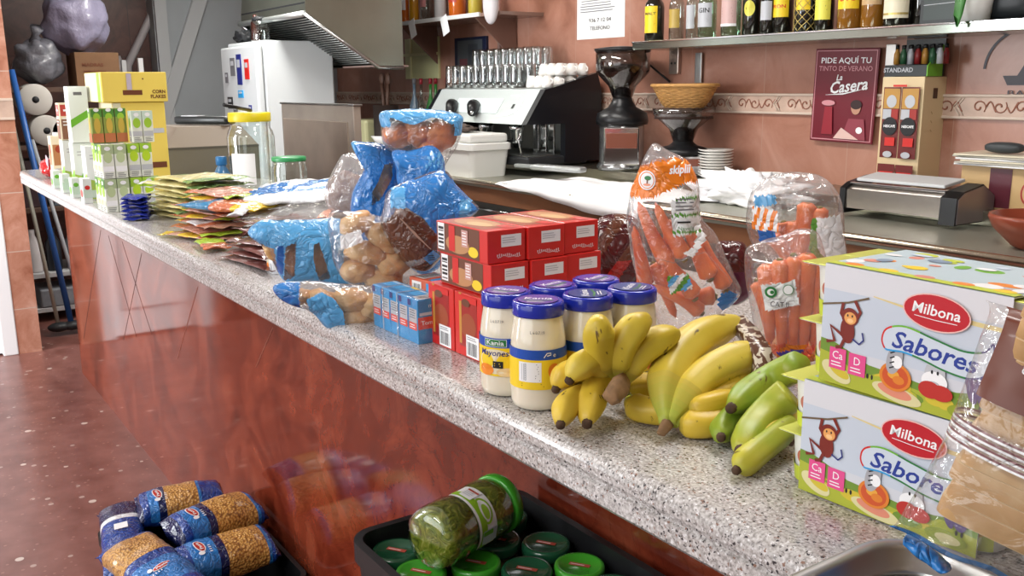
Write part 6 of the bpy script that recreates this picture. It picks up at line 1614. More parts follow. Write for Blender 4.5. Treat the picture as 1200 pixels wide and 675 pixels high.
bottle(1052, 2.77, .055, .3, DKG, 'stout bottle with large cream label and gold band', [R1(CRL, .98), lambda s, zc, hh, r: s.rect(0, zc - hh * .38, r * 1.9, .008, C('gold_wire', '#c9b26a'), nx=10), L1(.02, .03, M_GREYTXT, 3)], lz=(.03, .17))
bottle(1080, 2.82, .04, .3, DKG, 'plain black bottle right of the large cream label', None)
# picture box, plant and dark object at the right end of the shelf
m = MB(); m.box((0, 0, .1), (.19, .04, .2), C('frame_dark', '#23282a'), bev=.002); s = Sheet(step=.0008, base=.001); s.rect(0, 0, .16, .17, C('frame_inner', '#2f3a38')); s.line([(-.08, -.03), (.08, -.025)], .002, LGR); s.flat(m, (0, -.02, .1), (1, 0, 0), (0, 0, 1)); m.box((.085, -.022, .1), (.008, .004, .2), M_CHROME)
tag(m.build('picture_frame', None, (ony(1109, 15, 2.76).x, 2.76, ZS1 + .004)), 'dark framed box standing on shelf left of the hanging leaf', 'frame')
pt = thing('trailing_plant', 'pointed green leaf hanging over the front of the shelf', 'plant', (ony(1140, 0, 2.70).x, 2.72, ZS1 + .004))
m = MB(); m.lathe([(0, 0), (.05, 0), (.062, .1), (.058, .1), (.05, .09), (0, .09)], WPL, n=24); m.build('pot', pt)
LEAF = mat('leaf_green', '#3c7a34', rough=.35, var=.2, vs=20)
def leaf(m, pts, w):
    pts = [V(p) for p in pts]; vs = []; N = len(pts)
    for i, p in enumerate(pts):
        t_ = i / (N - 1); ww = w * math.sin(PI * (t_ * .92 + .06)) ** .7; vs += [p + V((-ww, 0, 0)), p + V((0, .006, 0)), p + V((ww, 0, 0)), p + V((0, .009, .0))]
    fs = []
    for i in range(N - 1): a = i * 4; fs += [(a, a + 1, a + 5, a + 4), (a + 1, a + 2, a + 6, a + 5), (a + 2, a + 3, a + 7, a + 6), (a + 3, a, a + 4, a + 7)]
    m.add(vs, fs, LEAF, True)
for dx, w_, pts in ((0, .022, [(0, -.03, .1), (.0, -.07, .14), (.0, -.095, .08), (-.003, -.10, .02), (-.004, -.1, -.022)]), (0, .02, [(.02, 0, .1), (.06, -.03, .17), (.1, -.05, .15), (.13, -.06, .1)]), (0, .02, [(-.02, 0, .1), (-.05, .02, .2), (-.06, .02, .26)]), (0, .02, [(.0, .02, .1), (.04, .04, .22), (.1, .05, .28)])):
    m = MB(); leaf(m, pts, w_); m.build('leaf', pt)
m = MB(); m.ell((0, 0, .08), (.11, .06, .08), mat('dark_case', '#1e2226', rough=.4), p=3); tag(m.build('dark_case', None, (ony(1186, 5, 2.80).x, 2.80, ZS1 + .004)), 'rounded black case at the right end of the bottle shelf', 'case')
m = MB(); m.box((0, 0, .09), (.09, .05, .18), C('pack_pale', '#c9d6e2'), bev=.004); tag(m.build('white_packet', None, (ony(1158, 5, 2.84).x, 2.84, ZS1 + .004)), 'pale upright packet behind the leaf and the black case', 'packet')
# cable from the grinder to the wall
m = MB(); m.tube([ony(740, 58, 2.9), ony(760, 75, 2.92), ony(785, 96, 2.93)], .006, M_BLACK, n=6); tag(m.build('power_cable', None), 'thin black cable slanting down the tiles behind the basket', 'cable')
m = MB(); sock = ony(793, 72, YB); m.box((0, -.012, 0), (.07, .024, .13), mat('socket_chrome', '#b9a79c', rough=.15, metal=.6), bev=.004); m.box((-.012, -.026, -.01), (.01, .004, .01), M_BLACK); m.box((.014, -.026, -.01), (.01, .004, .01), M_BLACK)
tag(m.build('wall_socket', None, (sock.x, YB, sock.z)), 'shiny double wall socket above the wicker basket', 'socket')

# ---------------- left bottle shelf beside the hood
YG = 2.62
lx0, lx1 = ony(463, 30, YG).x, ony(531, 22, YG).x; zs = 1.93
ls = thing('wall_shelf', 'short bottle shelf with white price cards right of the hood', 'shelf', (lx0, YG, zs))
LW = 1.35
m = MB(); m.box((LW / 2, .165, 0), (LW, .33, .022), mat('shelf_brown', '#8d7266', rough=.25, coat=.5), bev=.002); m.build('board', ls)
m = MB(); m.box((LW * .42, -.004, .004), (LW * .84, .014, .026), mat('rail_white', '#dcdedd', rough=.3), bev=.002); m.build('front_rail', ls)
for xx in (.05, LW * .78):
    m = MB(); m.prism([(0, 0), (.30, 0), (.32, -.26), (.30, -.26)][::-1], .012, mat('bracket_brown', '#8a6c60', rough=.3, metal=.2), T=Matrix(((0, 0, 1, xx), (1, 0, 0, .01), (0, 1, 0, -.011), (0, 0, 0, 1)))); m.build('bracket', ls)
for k, (a_, b_) in enumerate((((482, 26), (474, 44)), ((520, 24), (511, 43)))):
    p = ony(a_[0], a_[1], YG - .02); m = MB(); m.box((0, 0, 0), (.085, .002, .12), WH, bev=.0005, T=Matrix.Translation((p.x, YG - .0125, 1.89)) @ Matrix.Rotation(-.35, 4, 'Y'))
    tag(m.build('price_card', None), ['blank white price card hanging from left shelf, left one', 'blank white price card hanging from left shelf, right one'][k], 'price card')
GOLDL = C('bottle_gold', '#b5a23c'); zb_ = zs + .013
for px, r_, mm, lb_, la in ((475, .040, AMB2, 'amber bottle with white label at left end of left shelf', [R1(WH, .8)]), (485, .035, mat('liquor_gold', '#c48a1c', rough=.1, coat=1), 'golden bottle behind the left price card', None), (500, .045, CLR, 'clear bottle with red lettering on left shelf', [R1(C('label_red_soft', '#c98a8c'), .6)]), (516, .04, mat('bottle_white', '#d6d6d8', rough=.2, coat=.6), 'plain white bottle on left shelf', None), (536, .058, AMB2, 'stout orange liqueur bottle on left shelf', [R1(C('label_red_deep', '#b03a2a'), .6)]), (557, .045, GOLDL, 'olive gold bottle right of the orange one', None)):
    bottle(px, YG + .08, r_, .3, mm, lb_, la, z=zb_, lz=(.09, .18), cap=M_CHROME, pyb=15)
# hanging white oval object and pole
m = MB(); c = ony(575, 2, 2.55); m.ell((0, 0, 0), (.065, .035, .13), mat('pale_fabric', '#c9c5c8', rough=.8), p=2.2); tag(m.build('hanging_pouch', None, tuple(c)), 'pale oval pouch hanging at the right end of left shelf', 'pouch')
m = MB(); p = ony(585, 30, 2.9); m.tube([(p.x, 2.9, 1.5), (p.x, 2.9, 2.6)], .014, mat('pole_pink', '#c9a59a', rough=.2, metal=.5), n=12); tag(m.build('wall_pole', None), 'thin shiny vertical pole on the tiles right of left shelf', 'pole')
# blue framed screen under the left shelf
cx_, cz_, w_, h_ = wall_rect(528, 45, 566, 90, 2.9)
fr2 = thing('framed_picture', 'small dark blue framed picture on the wall under left shelf', 'picture', (cx_, 2.94, cz_))
m = MB(); m.box((0, 0, 0), (w_, .02, h_), C('frame_navy', '#151c3a'), bev=.003); m.build('frame', fr2)
m = MB(); s = Sheet(step=.001, base=.001); s.rect(0, .01, w_ * .78, h_ * .78, C('picture_grey', '#4c5258')); s.rect(w_ * .1, .02, w_ * .3, h_ * .5, C('picture_dark', '#3c4148')); s.rect(-w_ * .2, -.05, w_ * .25, h_ * .3, C('picture_wine', '#6b3a40')); s.flat(m, (0, -.01, 0), (1, 0, 0), (0, 0, 1)); m.build('picture', fr2)
# yellowish window / menu panel left of it
cx_, cz_, w_, h_ = wall_rect(474, 50, 514, 88, 2.93)
mp_ = thing('menu_board', 'pale yellow board with bars on the wall above the red capped bottles', 'board', (cx_, 2.94, cz_))
m = MB(); m.box((0, 0, 0), (w_, .02, h_ * 1.2), C('board_yellow', '#cfcf9a'), bev=.003); m.build('board', mp_)
m = MB(); m.box((-w_ * .3, -.016, 0), (.02, .012, h_ * 1.2), C('board_bar', '#e2e0ae')); m.build('upright_bar', mp_)
m = MB(); m.box((.0, -.016, .03), (w_, .012, .02), C('board_bar', '#e2e0ae')); m.build('cross_bar', mp_)

# ---------------- hood, fridge and cooking corner
XH = -5.5
A_, B_, C2_ = onx(358, 14, XH), onx(444, 77, XH), onx(473, 78, XH)
hd = thing('extractor_hood', 'big stainless steel extractor hood with slanted filter underside', 'extractor hood', (XH, A_.y, B_.z))
def rel(p): return V(p) - V((XH, A_.y, B_.z))
a, b, c2 = rel(A_), rel(B_), rel(C2_); WH_ = 1.15
HST = mat('hood_steel', '#8f9489', rough=.32, metal=.85, var=.1, vs=3)
back = C2_.y - A_.y
m = MB()
prof_ = [(a.y, a.z), (b.y, b.z), (back, b.z), (back, 1.15), (a.y + .1, 1.15), (a.y, .36)]
vs = [(0, y, z) for y, z in prof_] + [(-WH_, y, z) for y, z in prof_]; k = len(prof_)
m.add(vs, [tuple(range(k)), tuple(reversed(range(k, 2 * k)))] + [(i, k + i, k + (i + 1) % k, (i + 1) % k) for i in range(1, k)], HST)
m.build('canopy', hd)
m = MB(); m.tube([a + V((0, -.01, -.01)), b + V((0, 0, -.012)), (0, back, b.z - .012)], .012, M_STEEL, n=6); m.tube([a + V((0, -.01, -.01)), a + V((-WH_, -.01, -.01))], .018, mat('hood_lip', '#c4cac8', rough=.3, metal=.7), n=8); m.build('lower_lip', hd)
m = MB(); m.tube([a + V((-WH_, -.01, -.01)), b + V((-WH_, 0, -.012))], .014, M_STEEL, n=6); m.build('left_lip', hd)
m = MB(); e1 = (b - a); 
for q in range(26):
    p = a.lerp(b, (q + .5) / 26) + V((-.03, 0, .014)); m.tube([p, p + V((-WH_ + .06, 0, 0))], .005, M_STEELD, n=6)
pl_ = [a + V((-.01, 0, .05)), b + V((-.01, 0, .03)), b + V((-WH_ + .01, 0, .03)), a + V((-WH_ + .01, 0, .05))]
m.add(pl_ + [p + V((0, 0, .01)) for p in pl_], [(0, 1, 2, 3), (7, 6, 5, 4), (0, 4, 5, 1), (1, 5, 6, 2), (2, 6, 7, 3), (3, 7, 4, 0)], M_DARK); m.build('filter_grille', hd)
m = MB(); m.box((-.3, b.y + .12, b.z + .0), (.5, .24, .012), mat('hood_drip', '#b59a92', rough=.3, metal=.4), bev=.003); m.build('drip_gutter', hd)
FX0, FX1, FY0, FY1, FZ1 = -6.72, -6.02, 1.5, 2.04, 1.80
fg = thing('refrigerator', 'white fridge covered in small magnets standing left of the hood', 'fridge', ((FX0 + FX1) / 2, (FY0 + FY1) / 2, 0))
fw, fd = FX1 - FX0, FY1 - FY0
FRW = mat('fridge_white', '#d6dbdd', rough=.3)
m = MB(); m.box((0, .03, FZ1 / 2), (fw, fd - .06, FZ1), FRW, bev=.01); m.build('cabinet', fg)
m = MB(); m.box((0, -fd / 2 + .03, 1.02), (fw, .05, 1.5), FRW, bev=.012); m.build('door', fg)
m = MB(); m.box((0, -fd / 2 + .03, .14), (fw, .05, .22), FRW, bev=.012); m.build('lower_door', fg)
fz0 = 1.02
for (x, z, w2, h2, cc) in ((-.1, .62, .09, .12, M_GREYTXT), (.03, .6, .09, .2, NAVY), (.18, .6, .08, .13, RED), (-.2, .38, .1, .08, M_DARK), (-.1, .33, .08, .06, M_GREYTXT), (.03, .44, .1, .05, LBL), (.06, .28, .12, .1, WH), (-.12, .18, .06, .08, PUR), (.0, .06, .12, .1, M_GREYTXT), (.18, .1, .06, .14, LGR), (-.14, -.12, .07, .08, NAVY), (.12, -.15, .07, .09, M_GREYTXT), (-.24, .55, .06, .07, M_GREYTXT), (.2, .34, .05, .06, NAVY)):
    m = MB(); m.box((x, -fd / 2 + .002, fz0 + z), (w2, .006, h2), cc, bev=.002); m.box((x, -fd / 2 - .0015, fz0 + z + h2 * .2), (w2 * .6, .002, h2 * .25), LGR); m.build('magnet', fg)
# things on the fridge
t = thing('fridge_top_jar', 'clear jar with dark wire lid on top of the fridge', 'jar', (-6.22, 1.62, FZ1))
m = MB(); m.lathe([(0, .001), (.06, .001), (.062, .01), (.058, .12), (.05, .13)], M_GLASS, n=24); m.build('glass_body', t); m = MB(); m.lathe([(0, .13), (.05, .13), (.05, .15), (.02, .16), (0, .16)], M_DARK, n=20); m.build('lid', t)
m = MB(); m.ell((0, 0, .04), (.09, .06, .045), M_DARK, ns=.8, nf=10, seed=9); tag(m.build('dark_bundle', None, (-6.52, 1.62, FZ1)), 'small dark crumpled bundle at left on top of the fridge', 'bundle')
m = MB(); m.lathe([(0, 0), (.03, 0), (.032, .01), (.032, .12), (.012, .16), (.012, .18), (0, .18)], mat('brown_bottle', '#4a2018', rough=.2, coat=.5), n=18); tag(m.build('brown_bottle', None, (-6.36, 1.64, FZ1)), 'small brown bottle between bundle and jar on the fridge', 'bottle')
# steel cooking counter and splash box
y0_ = 1.36; xa_, xb_ = px_x(331, 150, y0_), px_x(415, 150, y0_); ht_ = ony(372, 123, y0_).z
gr = thing('splash_screen', 'upright brushed steel splash screen in front of the fridge side', 'screen', ((xa_ + xb_) / 2, y0_ + .22, 0))
m = MB(); m.box((0, -.20, ht_ / 2), (xb_ - xa_, .04, ht_), mat('grill_steel', '#b3a99e', rough=.25, metal=.55, var=.25, vs=2.5), bev=.004); m.build('shell', gr)
m = MB(); m.box((0, -.20, ht_ + .004), (xb_ - xa_ + .02, .05, .01), M_STEEL, bev=.003); m.build('top_rim', gr)
m = MB(); m.box((-.02, -.222, ht_ / 2), (xb_ - xa_ - .1, .006, ht_ - .16), mat('cabinet_door_steel', '#a89a8d', rough=.3, metal=.55, var=.25, vs=3), bev=.002); m.build('face_panel', gr)
m = MB(); x_ = px_x(429, 145, 2.3); m.box((0, 0, .14), (.26, .2, .28), C('tub_cream', '#c9c79a'), bev=.02); m.lathe([(0, 0), (.07, 0), (.07, .004), (0, .004)], C('tub_disc', '#8f8d68'), n=24, T=Matrix.Translation((-.02, -.101, .14)) @ Matrix.Rotation(PI / 2, 4, 'X'))  # canister with a darker olive disc on its front
tag(m.build('cream_canister', None, (x_, 2.33, ZW)), 'cream coloured canister right of the steel griddle box', 'canister')
up_ = thing('utensil_pot', 'dark pot holding two long upright utensils', 'pot', (px_x(444, 160, 2.25) + .06, 2.28, ZW))
m = MB(); m.lathe([(0, 0), (.08, 0), (.085, .02), (.085, .38), (.08, .38), (.078, .03), (0, .02)], mat('pot_dark', '#2f2622', rough=.4), n=24); m.build('pot_body', up_)
for k in (-1, 1):
    m = MB(); m.tube([(k * .01, 0, .1), (k * .03, 0, .42), (k * .045, 0, .52)], .013, mat('utensil_wood', '#4a3226', rough=.6), n=8); m.ell((k * .047, 0, .55), (.03, .014, .04), mat('utensil_wood', ''), nu=12, nv=8); m.build('utensil', up_)
m = MB(); m.lathe([(0, 0), (.06, 0), (.1, .06), (.095, .062), (.055, .008), (0, .006)], M_CERAM, n=28); tag(m.build('white_bowl', None, (px_x(435, 165, 2.2) + .12, 2.25, ZW + .12)), 'white bowl edge showing left of the topmost bun bag', 'bowl')
m = MB(); m.box((0, 0, .06), (.3, .2, .12), M_STEELD, bev=.004); tag(m.build('steel_block', None, (px_x(435, 165, 2.2) + .12, 2.25, ZW)), 'low steel box carrying the white bowl left of the bun bag', 'box')
k_ = 0
for px, pyb, r_, mm, capm, lb_ in ((486, 118, .04, mat('bottle_blue_dark', '#5c6f7e', rough=.15, coat=.7), M_GREYTXT, 'grey blue bottle at left of the red capped group'), (494, 118, .034, CLR, C('cap_red', '#8e2430'), 'clear bottle with red cap behind the bun bag'), (505, 118, .036, mat('oil_green', '#2f7a34', rough=.12, coat=.8), C('cap_red', '#8e2430'), 'green bottle with red cap beside the machine knobs'), (511, 118, .036, mat('oil_green', ''), C('cap_red', '#8e2430'), 'green bottle with red cap and yellow flower label'), (524, 118, .03, mat('bottle_brown_dark', '#5a3a2c', rough=.2), C('cap_red', '#8e2430'), 'brown bottle with red cap nearest the machine')):
    la = [R1(WH, .7)] if k_ != 3 else [E1(0, .02, .02, YEL)]
    bottle(px, 2.72, r_, .50, mm, lb_, la, z=ZL, lz=(.16, .24), cap=capm, pyb=pyb); k_ += 1
# ================================================================== store corner at far left
st = thing('storage_rack', 'white shelved storage rack in the dark corner beyond the bar', 'rack', (-6.95, .52, 0))
SW = mat('rack_white', '#b9b9ba', rough=.5)
for z in (.08, .31, .74, 1.14, 1.5):
    m = MB(); m.box((0, 0, z), (.5, .9, .03), SW if z < .5 else mat('rack_board', '#5a4438', rough=.6), bev=.003); m.build('shelf_board', st)
for x in (-.24, .24):
    for y in (-.44, .44):
        m = MB(); m.box((x, y, .85), (.03, .03, 1.7), SW); m.build('post', st)
ROLLW = mat('paper_roll', '#c9c6bf', rough=.9)
for k, (y_, z_, lb_) in enumerate(((.30, 1.44, 'upper of two big paper rolls lying end on in the rack'), (.345, 1.245, 'lower of two big paper rolls lying end on in the rack'), (.47, 1.23, 'third paper roll partly hidden behind the drink cartons'))):
    t = thing('paper_roll', lb_, 'paper roll', (-6.68, y_, z_))
    m = MB(); m.lathe([(.02, 0), (.092, 0), (.098, .006), (.098, .234), (.092, .24), (.02, .24), (.02, 0)], ROLLW, n=36, T=Matrix.Rotation(-PI / 2, 4, 'Y') ); m.build('roll', t)
    m = MB(); m.lathe([(.0, 0), (.021, 0), (.021, .2), (.0, .2)], M_DARK, n=20, T=Matrix.Translation((.001, 0, 0)) @ Matrix.Rotation(-PI / 2, 4, 'Y')); m.build('core', t)
def crump(name, loc, r, mm, label, cat, seed, ns=.5):
    m = MB(); m.ell((0, 0, 0), r, mm, nu=40, nv=26, ns=ns * .55, nf=6.5, seed=seed); t = thing(name, label, cat, loc); m.build('bag_body', t)
    m = MB(); m.tube([(0, 0, r[2] * .8), (.01, .0, r[2] * 1.2), (.04, .01, r[2] * 1.5)], [r[0] * .35, r[0] * .15, r[0] * .3], mm, n=12); m.build('knot', t); return t
LIL = mat('lilac_bag', '#8c88a0', rough=.35, bmp=.8, bs=30, bd=.01, coat=.3); GRB = mat('grey_bag', '#6f7078', rough=.4, bmp=.8, bs=30, bd=.01, coat=.3)
crump('plastic_bag', (-6.9, .62, 1.93), (.17, .2, .19), LIL, 'bulging lilac grey plastic bag on top of the cardboard box', 'bag', 3)
crump('plastic_bag', (-6.9, .37, 1.68), (.14, .14, .14), GRB, 'dark grey plastic bag above the paper rolls', 'bag', 6)
t = thing('cardboard_box', 'brown cardboard box with printing on the dark storage rack', 'box', (-6.9, .70, 1.516))
m = MB(); m.box((0, 0, .11), (.3, .27, .22), M_CARD, bev=.003); m.build('carton', t)
s = Sheet(step=.001, base=.001); s.text('MADRAS', -.03, .03, .03, BRN, bold=.03, width=.13); s.lines(0, -.03, .18, .06, BRN, n=3); m = MB(); s.flat(m, (.15, 0, .11), (0, 1, 0), (0, 0, 1)); m.build('carton_print', t)
for k, (y0, cc, h, lb_) in enumerate(((.24, '#3b2a2e', .3, 'dark tall carton on the middle rack board'), (.42, '#5e6a74', .22, 'blue grey carton on the middle rack board'), (.6, '#7a3432', .25, 'dull red carton on the middle rack board'))):
    m = MB(); m.box((0, 0, h / 2), (.3, .14, h), mat('store_carton_%d' % k, cc, rough=.5), bev=.004); tag(m.build('store_carton', None, (-6.9, y0, .756)), lb_, 'carton')
for k, (y0, cc, lb_) in enumerate(((.2, '#c9c4c4', 'white bottle low in the dark rack'), (.32, '#2a2d33', 'black bottle low in the dark rack'), (.44, '#8a8f96', 'grey bottle low in the dark rack'))):
    m = MB(); m.lathe([(0, 0), (.045, 0), (.047, .01), (.047, .18), (.02, .24), (.02, .28), (0, .28)], mat('store_bottle_%d' % k, cc, rough=.3), n=18); tag(m.build('store_bottle', None, (-6.8, y0, .326)), lb_, 'bottle')
m = MB(); m.ell((0, 0, .07), (.2, .16, .07), M_BLACK, ns=.3); tag(m.build('dark_pan', None, (-6.85, .62, .326)), 'black rounded pan on the lower rack board', 'pan')
m = MB(); m.box((0, 0, .06), (.3, .3, .12), mat('grey_tray_box', '#83878d', rough=.5, var=.2, vs=14), bev=.01); tag(m.build('grey_box', None, (-6.85, .35, .096)), 'grey patterned box on the lowest rack board', 'box')
for nm, p, q, r_, cc, lb_ in (('mop_handle', (-6.45, .155, 1.62), (-6.3, .31, .02), .018, '#2c5ea6', 'blue mop handle leaning against the storage rack'), ('broom_handle', (-6.5, .11, 1.55), (-6.3, .235, .02), .012, '#b9bcae', 'pale thin broom handle left of the blue one'), ('broom_handle', (-6.5, .23, 1.2), (-6.28, .40, .02), .012, '#a3a7ac', 'grey thin handle right of the blue one')):
    t = thing(nm, lb_, 'handle', p); m = MB(); m.tube([(0, 0, 0), V(q) - V(p)], r_, mat('handle_%s' % cc[1:], cc, rough=.35), n=10); m.build('shaft', t)
    m = MB(); m.ell(tuple((V(q) - V(p)) * 1.0 + V((0, 0, .03))), (.05, .07, .03), M_DARK, nu=14, nv=8); m.build('head', t)
# white pipe and bracket on the dark wall
a, b = onx(183, 6, -8.165), onx(150, 76, -8.165)
t = thing('drain_pipe', 'slanting white pipe on the dark wall above the yellow boxes', 'pipe', tuple(a)); m = MB(); m.tube([(0, 0, .3), (0, 0, 0), b - a, b - a + V((0, -.02, -.35))], .032, mat('pipe_white', '#b5b0b2', rough=.4), n=12); m.build('pipe', t)
m = MB(); m.tube([b - a + V((0, -.09, .06)), b - a + V((0, -.03, -.12))], .04, mat('pipe_white', ''), n=12); m.build('elbow', t)

# ================================================================== crates on the floor
CRM_ = mat('crate_black', '#141518', rough=.45)
def crate(loc, lx, ly, h, label):
    t = thing('plastic_crate', label, 'crate', loc)
    m = MB(); lo, hi = [(x, y) for x, y in rrect(lx / 2 - .015, ly / 2 - .015, .03, 5)], [(x, y) for x, y in rrect(lx / 2 - .006, ly / 2 - .006, .035, 5)]
    n = len(lo)
    ri = rrect(lx / 2 - .012, ly / 2 - .012, .03, 5); rl = rrect(lx / 2 - .02, ly / 2 - .02, .027, 5)
    ro = rrect(lx / 2, ly / 2, .04, 5)
    L = [[(x, y, 0) for x, y in lo], [(x, y, h - .03) for x, y in hi], [(x, y, h - .03) for x, y in ro], [(x, y, h) for x, y in ro], [(x, y, h) for x, y in ri], [(x, y, .008) for x, y in rl]]
    vs = [p for q in L for p in q]; fs = [(k * n + i, k * n + (i + 1) % n, (k + 1) * n + (i + 1) % n, (k + 1) * n + i) for k in range(5) for i in range(n)] + [tuple(reversed(range(n))), tuple(5 * n + i for i in range(n))]
    m.add(vs, fs, CRM_); 
    for sx in (-1, 1):
        for i in range(7): m.box((-lx / 2 + lx * (i + 1) / 8, sx * (ly / 2 - .008), h / 2 - .01), (.012, .012, h - .06), CRM_)
        for i in range(4): m.box((sx * (lx / 2 - .008), -ly / 2 + ly * (i + 1) / 5, h / 2 - .01), (.012, .012, h - .06), CRM_)
    m.build('crate_body', t); return t
JX, JY = -.885, .025
for k in range(5):
    c_ = crate((JX, JY, k * .174), .60, .30, .173, 'top black plastic crate full of green lidded jars' if k == 4 else 'black plastic crate in the column that carries the jar crate')
    if k < 4: c_['group'] = 'stacked crates under the jar crate'
zj = 4 * .174 + .009
# jars in the crate
LGN = C('lid_bright_green', '#3f9e2c', rough=.25, coat=.4); DGN = C('lid_dark_green', '#1d5238', rough=.25, coat=.4); LRED = C('lid_mark', '#b04a3c')
BEAN = mat('jar_beans', '#a9855e', rough=.4, var=.4, vs=90, bmp=.7, bs=90, bd=.006); BEAN2 = mat('jar_lentils', '#6d4a3c', rough=.4, var=.4, vs=120); CAR = mat('jar_vegetables', '#c98a4a', rough=.4, var=.45, vs=70)
def veg_jar(p, lidm, fill, label, h=.165, mark=LRED, rz=0, z=None, r=.036):
    t = thing('vegetable_jar', label, 'jar', (p[0], p[1], zj if z is None else z), rz, 'jars in the crate')
    gap = .001
    m = MB(); m.lathe([(0, .0), (r * .93, .0), (r, .01), (r, h - .045), (r * .96, h - .03), (r * .88, h - .022), (r * .88, h - .012)], M_GLASS, n=28); m.build('glass_body', t)
    m = MB(); m.lathe([(0, .003), (r * .9, .004), (r * .95, .012), (r * .95, h - .047), (r * .86, h - .03), (0, h - .026)], fill, n=24); m.build('contents', t)
    m = MB(); m.lathe([(r * .9, h - .018), (r * .97, h - .018), (r * 1.0, h - .014), (r * 1.0, h - .004), (r * .95, h), (r * .8, h), (r * .76, h - .0015), (0, h - .0015)], lidm, n=36); m.build('lid', t)
    s = Sheet(); s.rect(0, 0, .03, .008, mark); s.lines(0, 0, .026, .004, WH, n=1); m = MB(); s.flat(m, (0, 0, h - .0012), (math.cos(.6), math.sin(.6), 0), (-math.sin(.6), math.cos(.6), 0)); m.build('lid_print', t); return t
zl = .852
JH = zl - zj
def lidc(px, py, z=zl): q = onz(px, py, z); return (q.x, q.y)
spots = [(451, 641, DGN, CAR, 'dark green lidded jar in the left corner of the crate'), (483, 666, LGN, BEAN, 'bright green lidded jar nearest viewer at crate left, left of the fallen jar'),
         (571, 656, LGN, BEAN, 'bright green lidded jar in front of the big fallen jar'), (621, 600, DGN, BEAN2, 'dark green lidded jar touching the big jar lid, back row'),
         (617, 627, DGN, BEAN, 'dark green lidded jar in second row near the big jar lid'), (667, 619, DGN, BEAN2, 'dark green lidded jar in back row right of the first'),
         (641, 656, DGN, BEAN2, 'dark green lidded jar between the two bright green ones'), (708, 649, LGN, CAR, 'bright green lidded jar at right end of the crate')]
spots += [(741, 668, DGN, BEAN2, 'dark green lidded jar rightmost in the crate, by its far side'), (668, 690, DGN, CAR, 'dark green lidded jar cut by the bottom of the picture')]
def push(pts, dmin=.0745, it=60):
    P = [V((a, b)) for a, b in pts]
    for _ in range(it):
        for i in range(len(P)):
            for j in range(i):
                d = P[i] - P[j]; l = d.length
                if l < dmin: d = d.normalized() * (dmin - l) / 2; P[i] += d; P[j] -= d
            P[i].x = min(max(P[i].x, JX - .245), JX + .245); P[i].y = min(max(P[i].y, JY - .095), JY + .095)
    return P
PP = push([lidc(a, b) for a, b, *_ in spots])
for (px, py, lm, fl, lb_), q in zip(spots, PP): veg_jar((q.x, q.y), lm, fl, lb_, h=JH)
ext = [(-.92, -.06), (-.84, -.07), (-.76, -.06)]
for k, e_ in enumerate(ext):
    pass
# the big jar of pickles lying on the others
zc = zl + .046
pa, pb = onz(500, 636, zc), onz(592, 586, zc); d = (pb - pa).normalized(); Lj = .158; mid = (pa + pb) / 2
mid = onz(544, 611, zc)
bjr = thing('pickle_jar', 'big jar of green peppers lying on its side on the lids', 'jar', tuple(mid))
TJ = frame_T((0, 0, 0), d.cross(V((0, 0, 1))), y=V((0, 0, 1)).cross(d.cross(V((0, 0, 1)))))
TJ = frame_T((0, 0, 0), d.cross(UP).normalized(), z=d)
rj = .0455
def pepper_mat():
    m, nt, b = new_mat('pickled_peppers'); co = coord(nt)
    n = nd(nt, 'ShaderNodeTexNoise'); n.inputs['Scale'].default_value = 45; n.inputs['Detail'].default_value = 3; n.inputs['Distortion'].default_value = 3; nt.links.new(co, n.inputs[0])
    nt.links.new(ramp(nt, n.outputs[0], [(.3, srgb('#4a5216')), (.5, srgb('#7f8a2a')), (.62, srgb('#9c9a3c')), (.75, srgb('#d6cf7a'))]), b.inputs['Base Color']); b.inputs['Roughness'].default_value = .25; bump(nt, b, n.outputs[0], .6, .006); b.inputs['Coat Weight'].default_value = .8; return m
PEP = pepper_mat()
TT = TJ @ Matrix.Translation((0, 0, -Lj / 2))
m = MB(); m.lathe([(0, .002), (rj * .75, .001), (rj * .95, .008), (rj, .022), (rj, .055), (rj * .95, .062), (rj * .95, .1), (rj, .107), (rj, .13), (rj * .93, .142), (rj * .88, .15)], M_GLASS, n=44, T=TT); m.build('glass_body', bjr)
m = MB(); m.lathe([(0, .005), (rj * .73, .005), (rj * .92, .011), (rj * .965, .023), (rj * .965, .055), (rj * .915, .062), (rj * .915, .1), (rj * .965, .107), (rj * .965, .13), (rj * .9, .14), (0, .141)], PEP, n=40, T=TT); m.build('peppers', bjr)
m = MB(); m.lathe([(rj * .9, .144), (rj * .97, .144), (rj * 1.0, .148), (rj * 1.0, .158), (rj * .95, .162), (rj * .8, .162), (rj * .77, .16), (0, .16)], LGN, n=40, T=TT); m.build('lid', bjr)
s = Sheet(step=.0003); nl = .9
s.rect(0, .081, .11, .037, WH, nx=30); s.rect(0, .073, .11, .012, C('label_lime', '#8fbf2c'), nx=30); s.ell(0, .083, .02, .012, C('label_lime', '#8fbf2c')); s.ell(0, .083, .015, .009, WH); s.ell(.002, .083, .011, .006, LGRN); s.rect(-.032, .083, .02, .026, WH); s.rect(-.032, .09, .018, .004, LRED); s.lines(-.032, .08, .016, .012, LGR, n=3); s.rect(.036, .083, .02, .03, SKY); s.rect(.03, .078, .006, .02, GRN)
m = MB(); vtop = TT.to_3x3().inverted() @ (CAM - mid).normalized(); a0 = math.atan2(vtop.y, vtop.x)
k = MB(); s.wrap(k, rj * .955, 0, a0); k.v = [tuple(TT @ V(q)) for q in k.v]; k.build('paper_label', bjr)

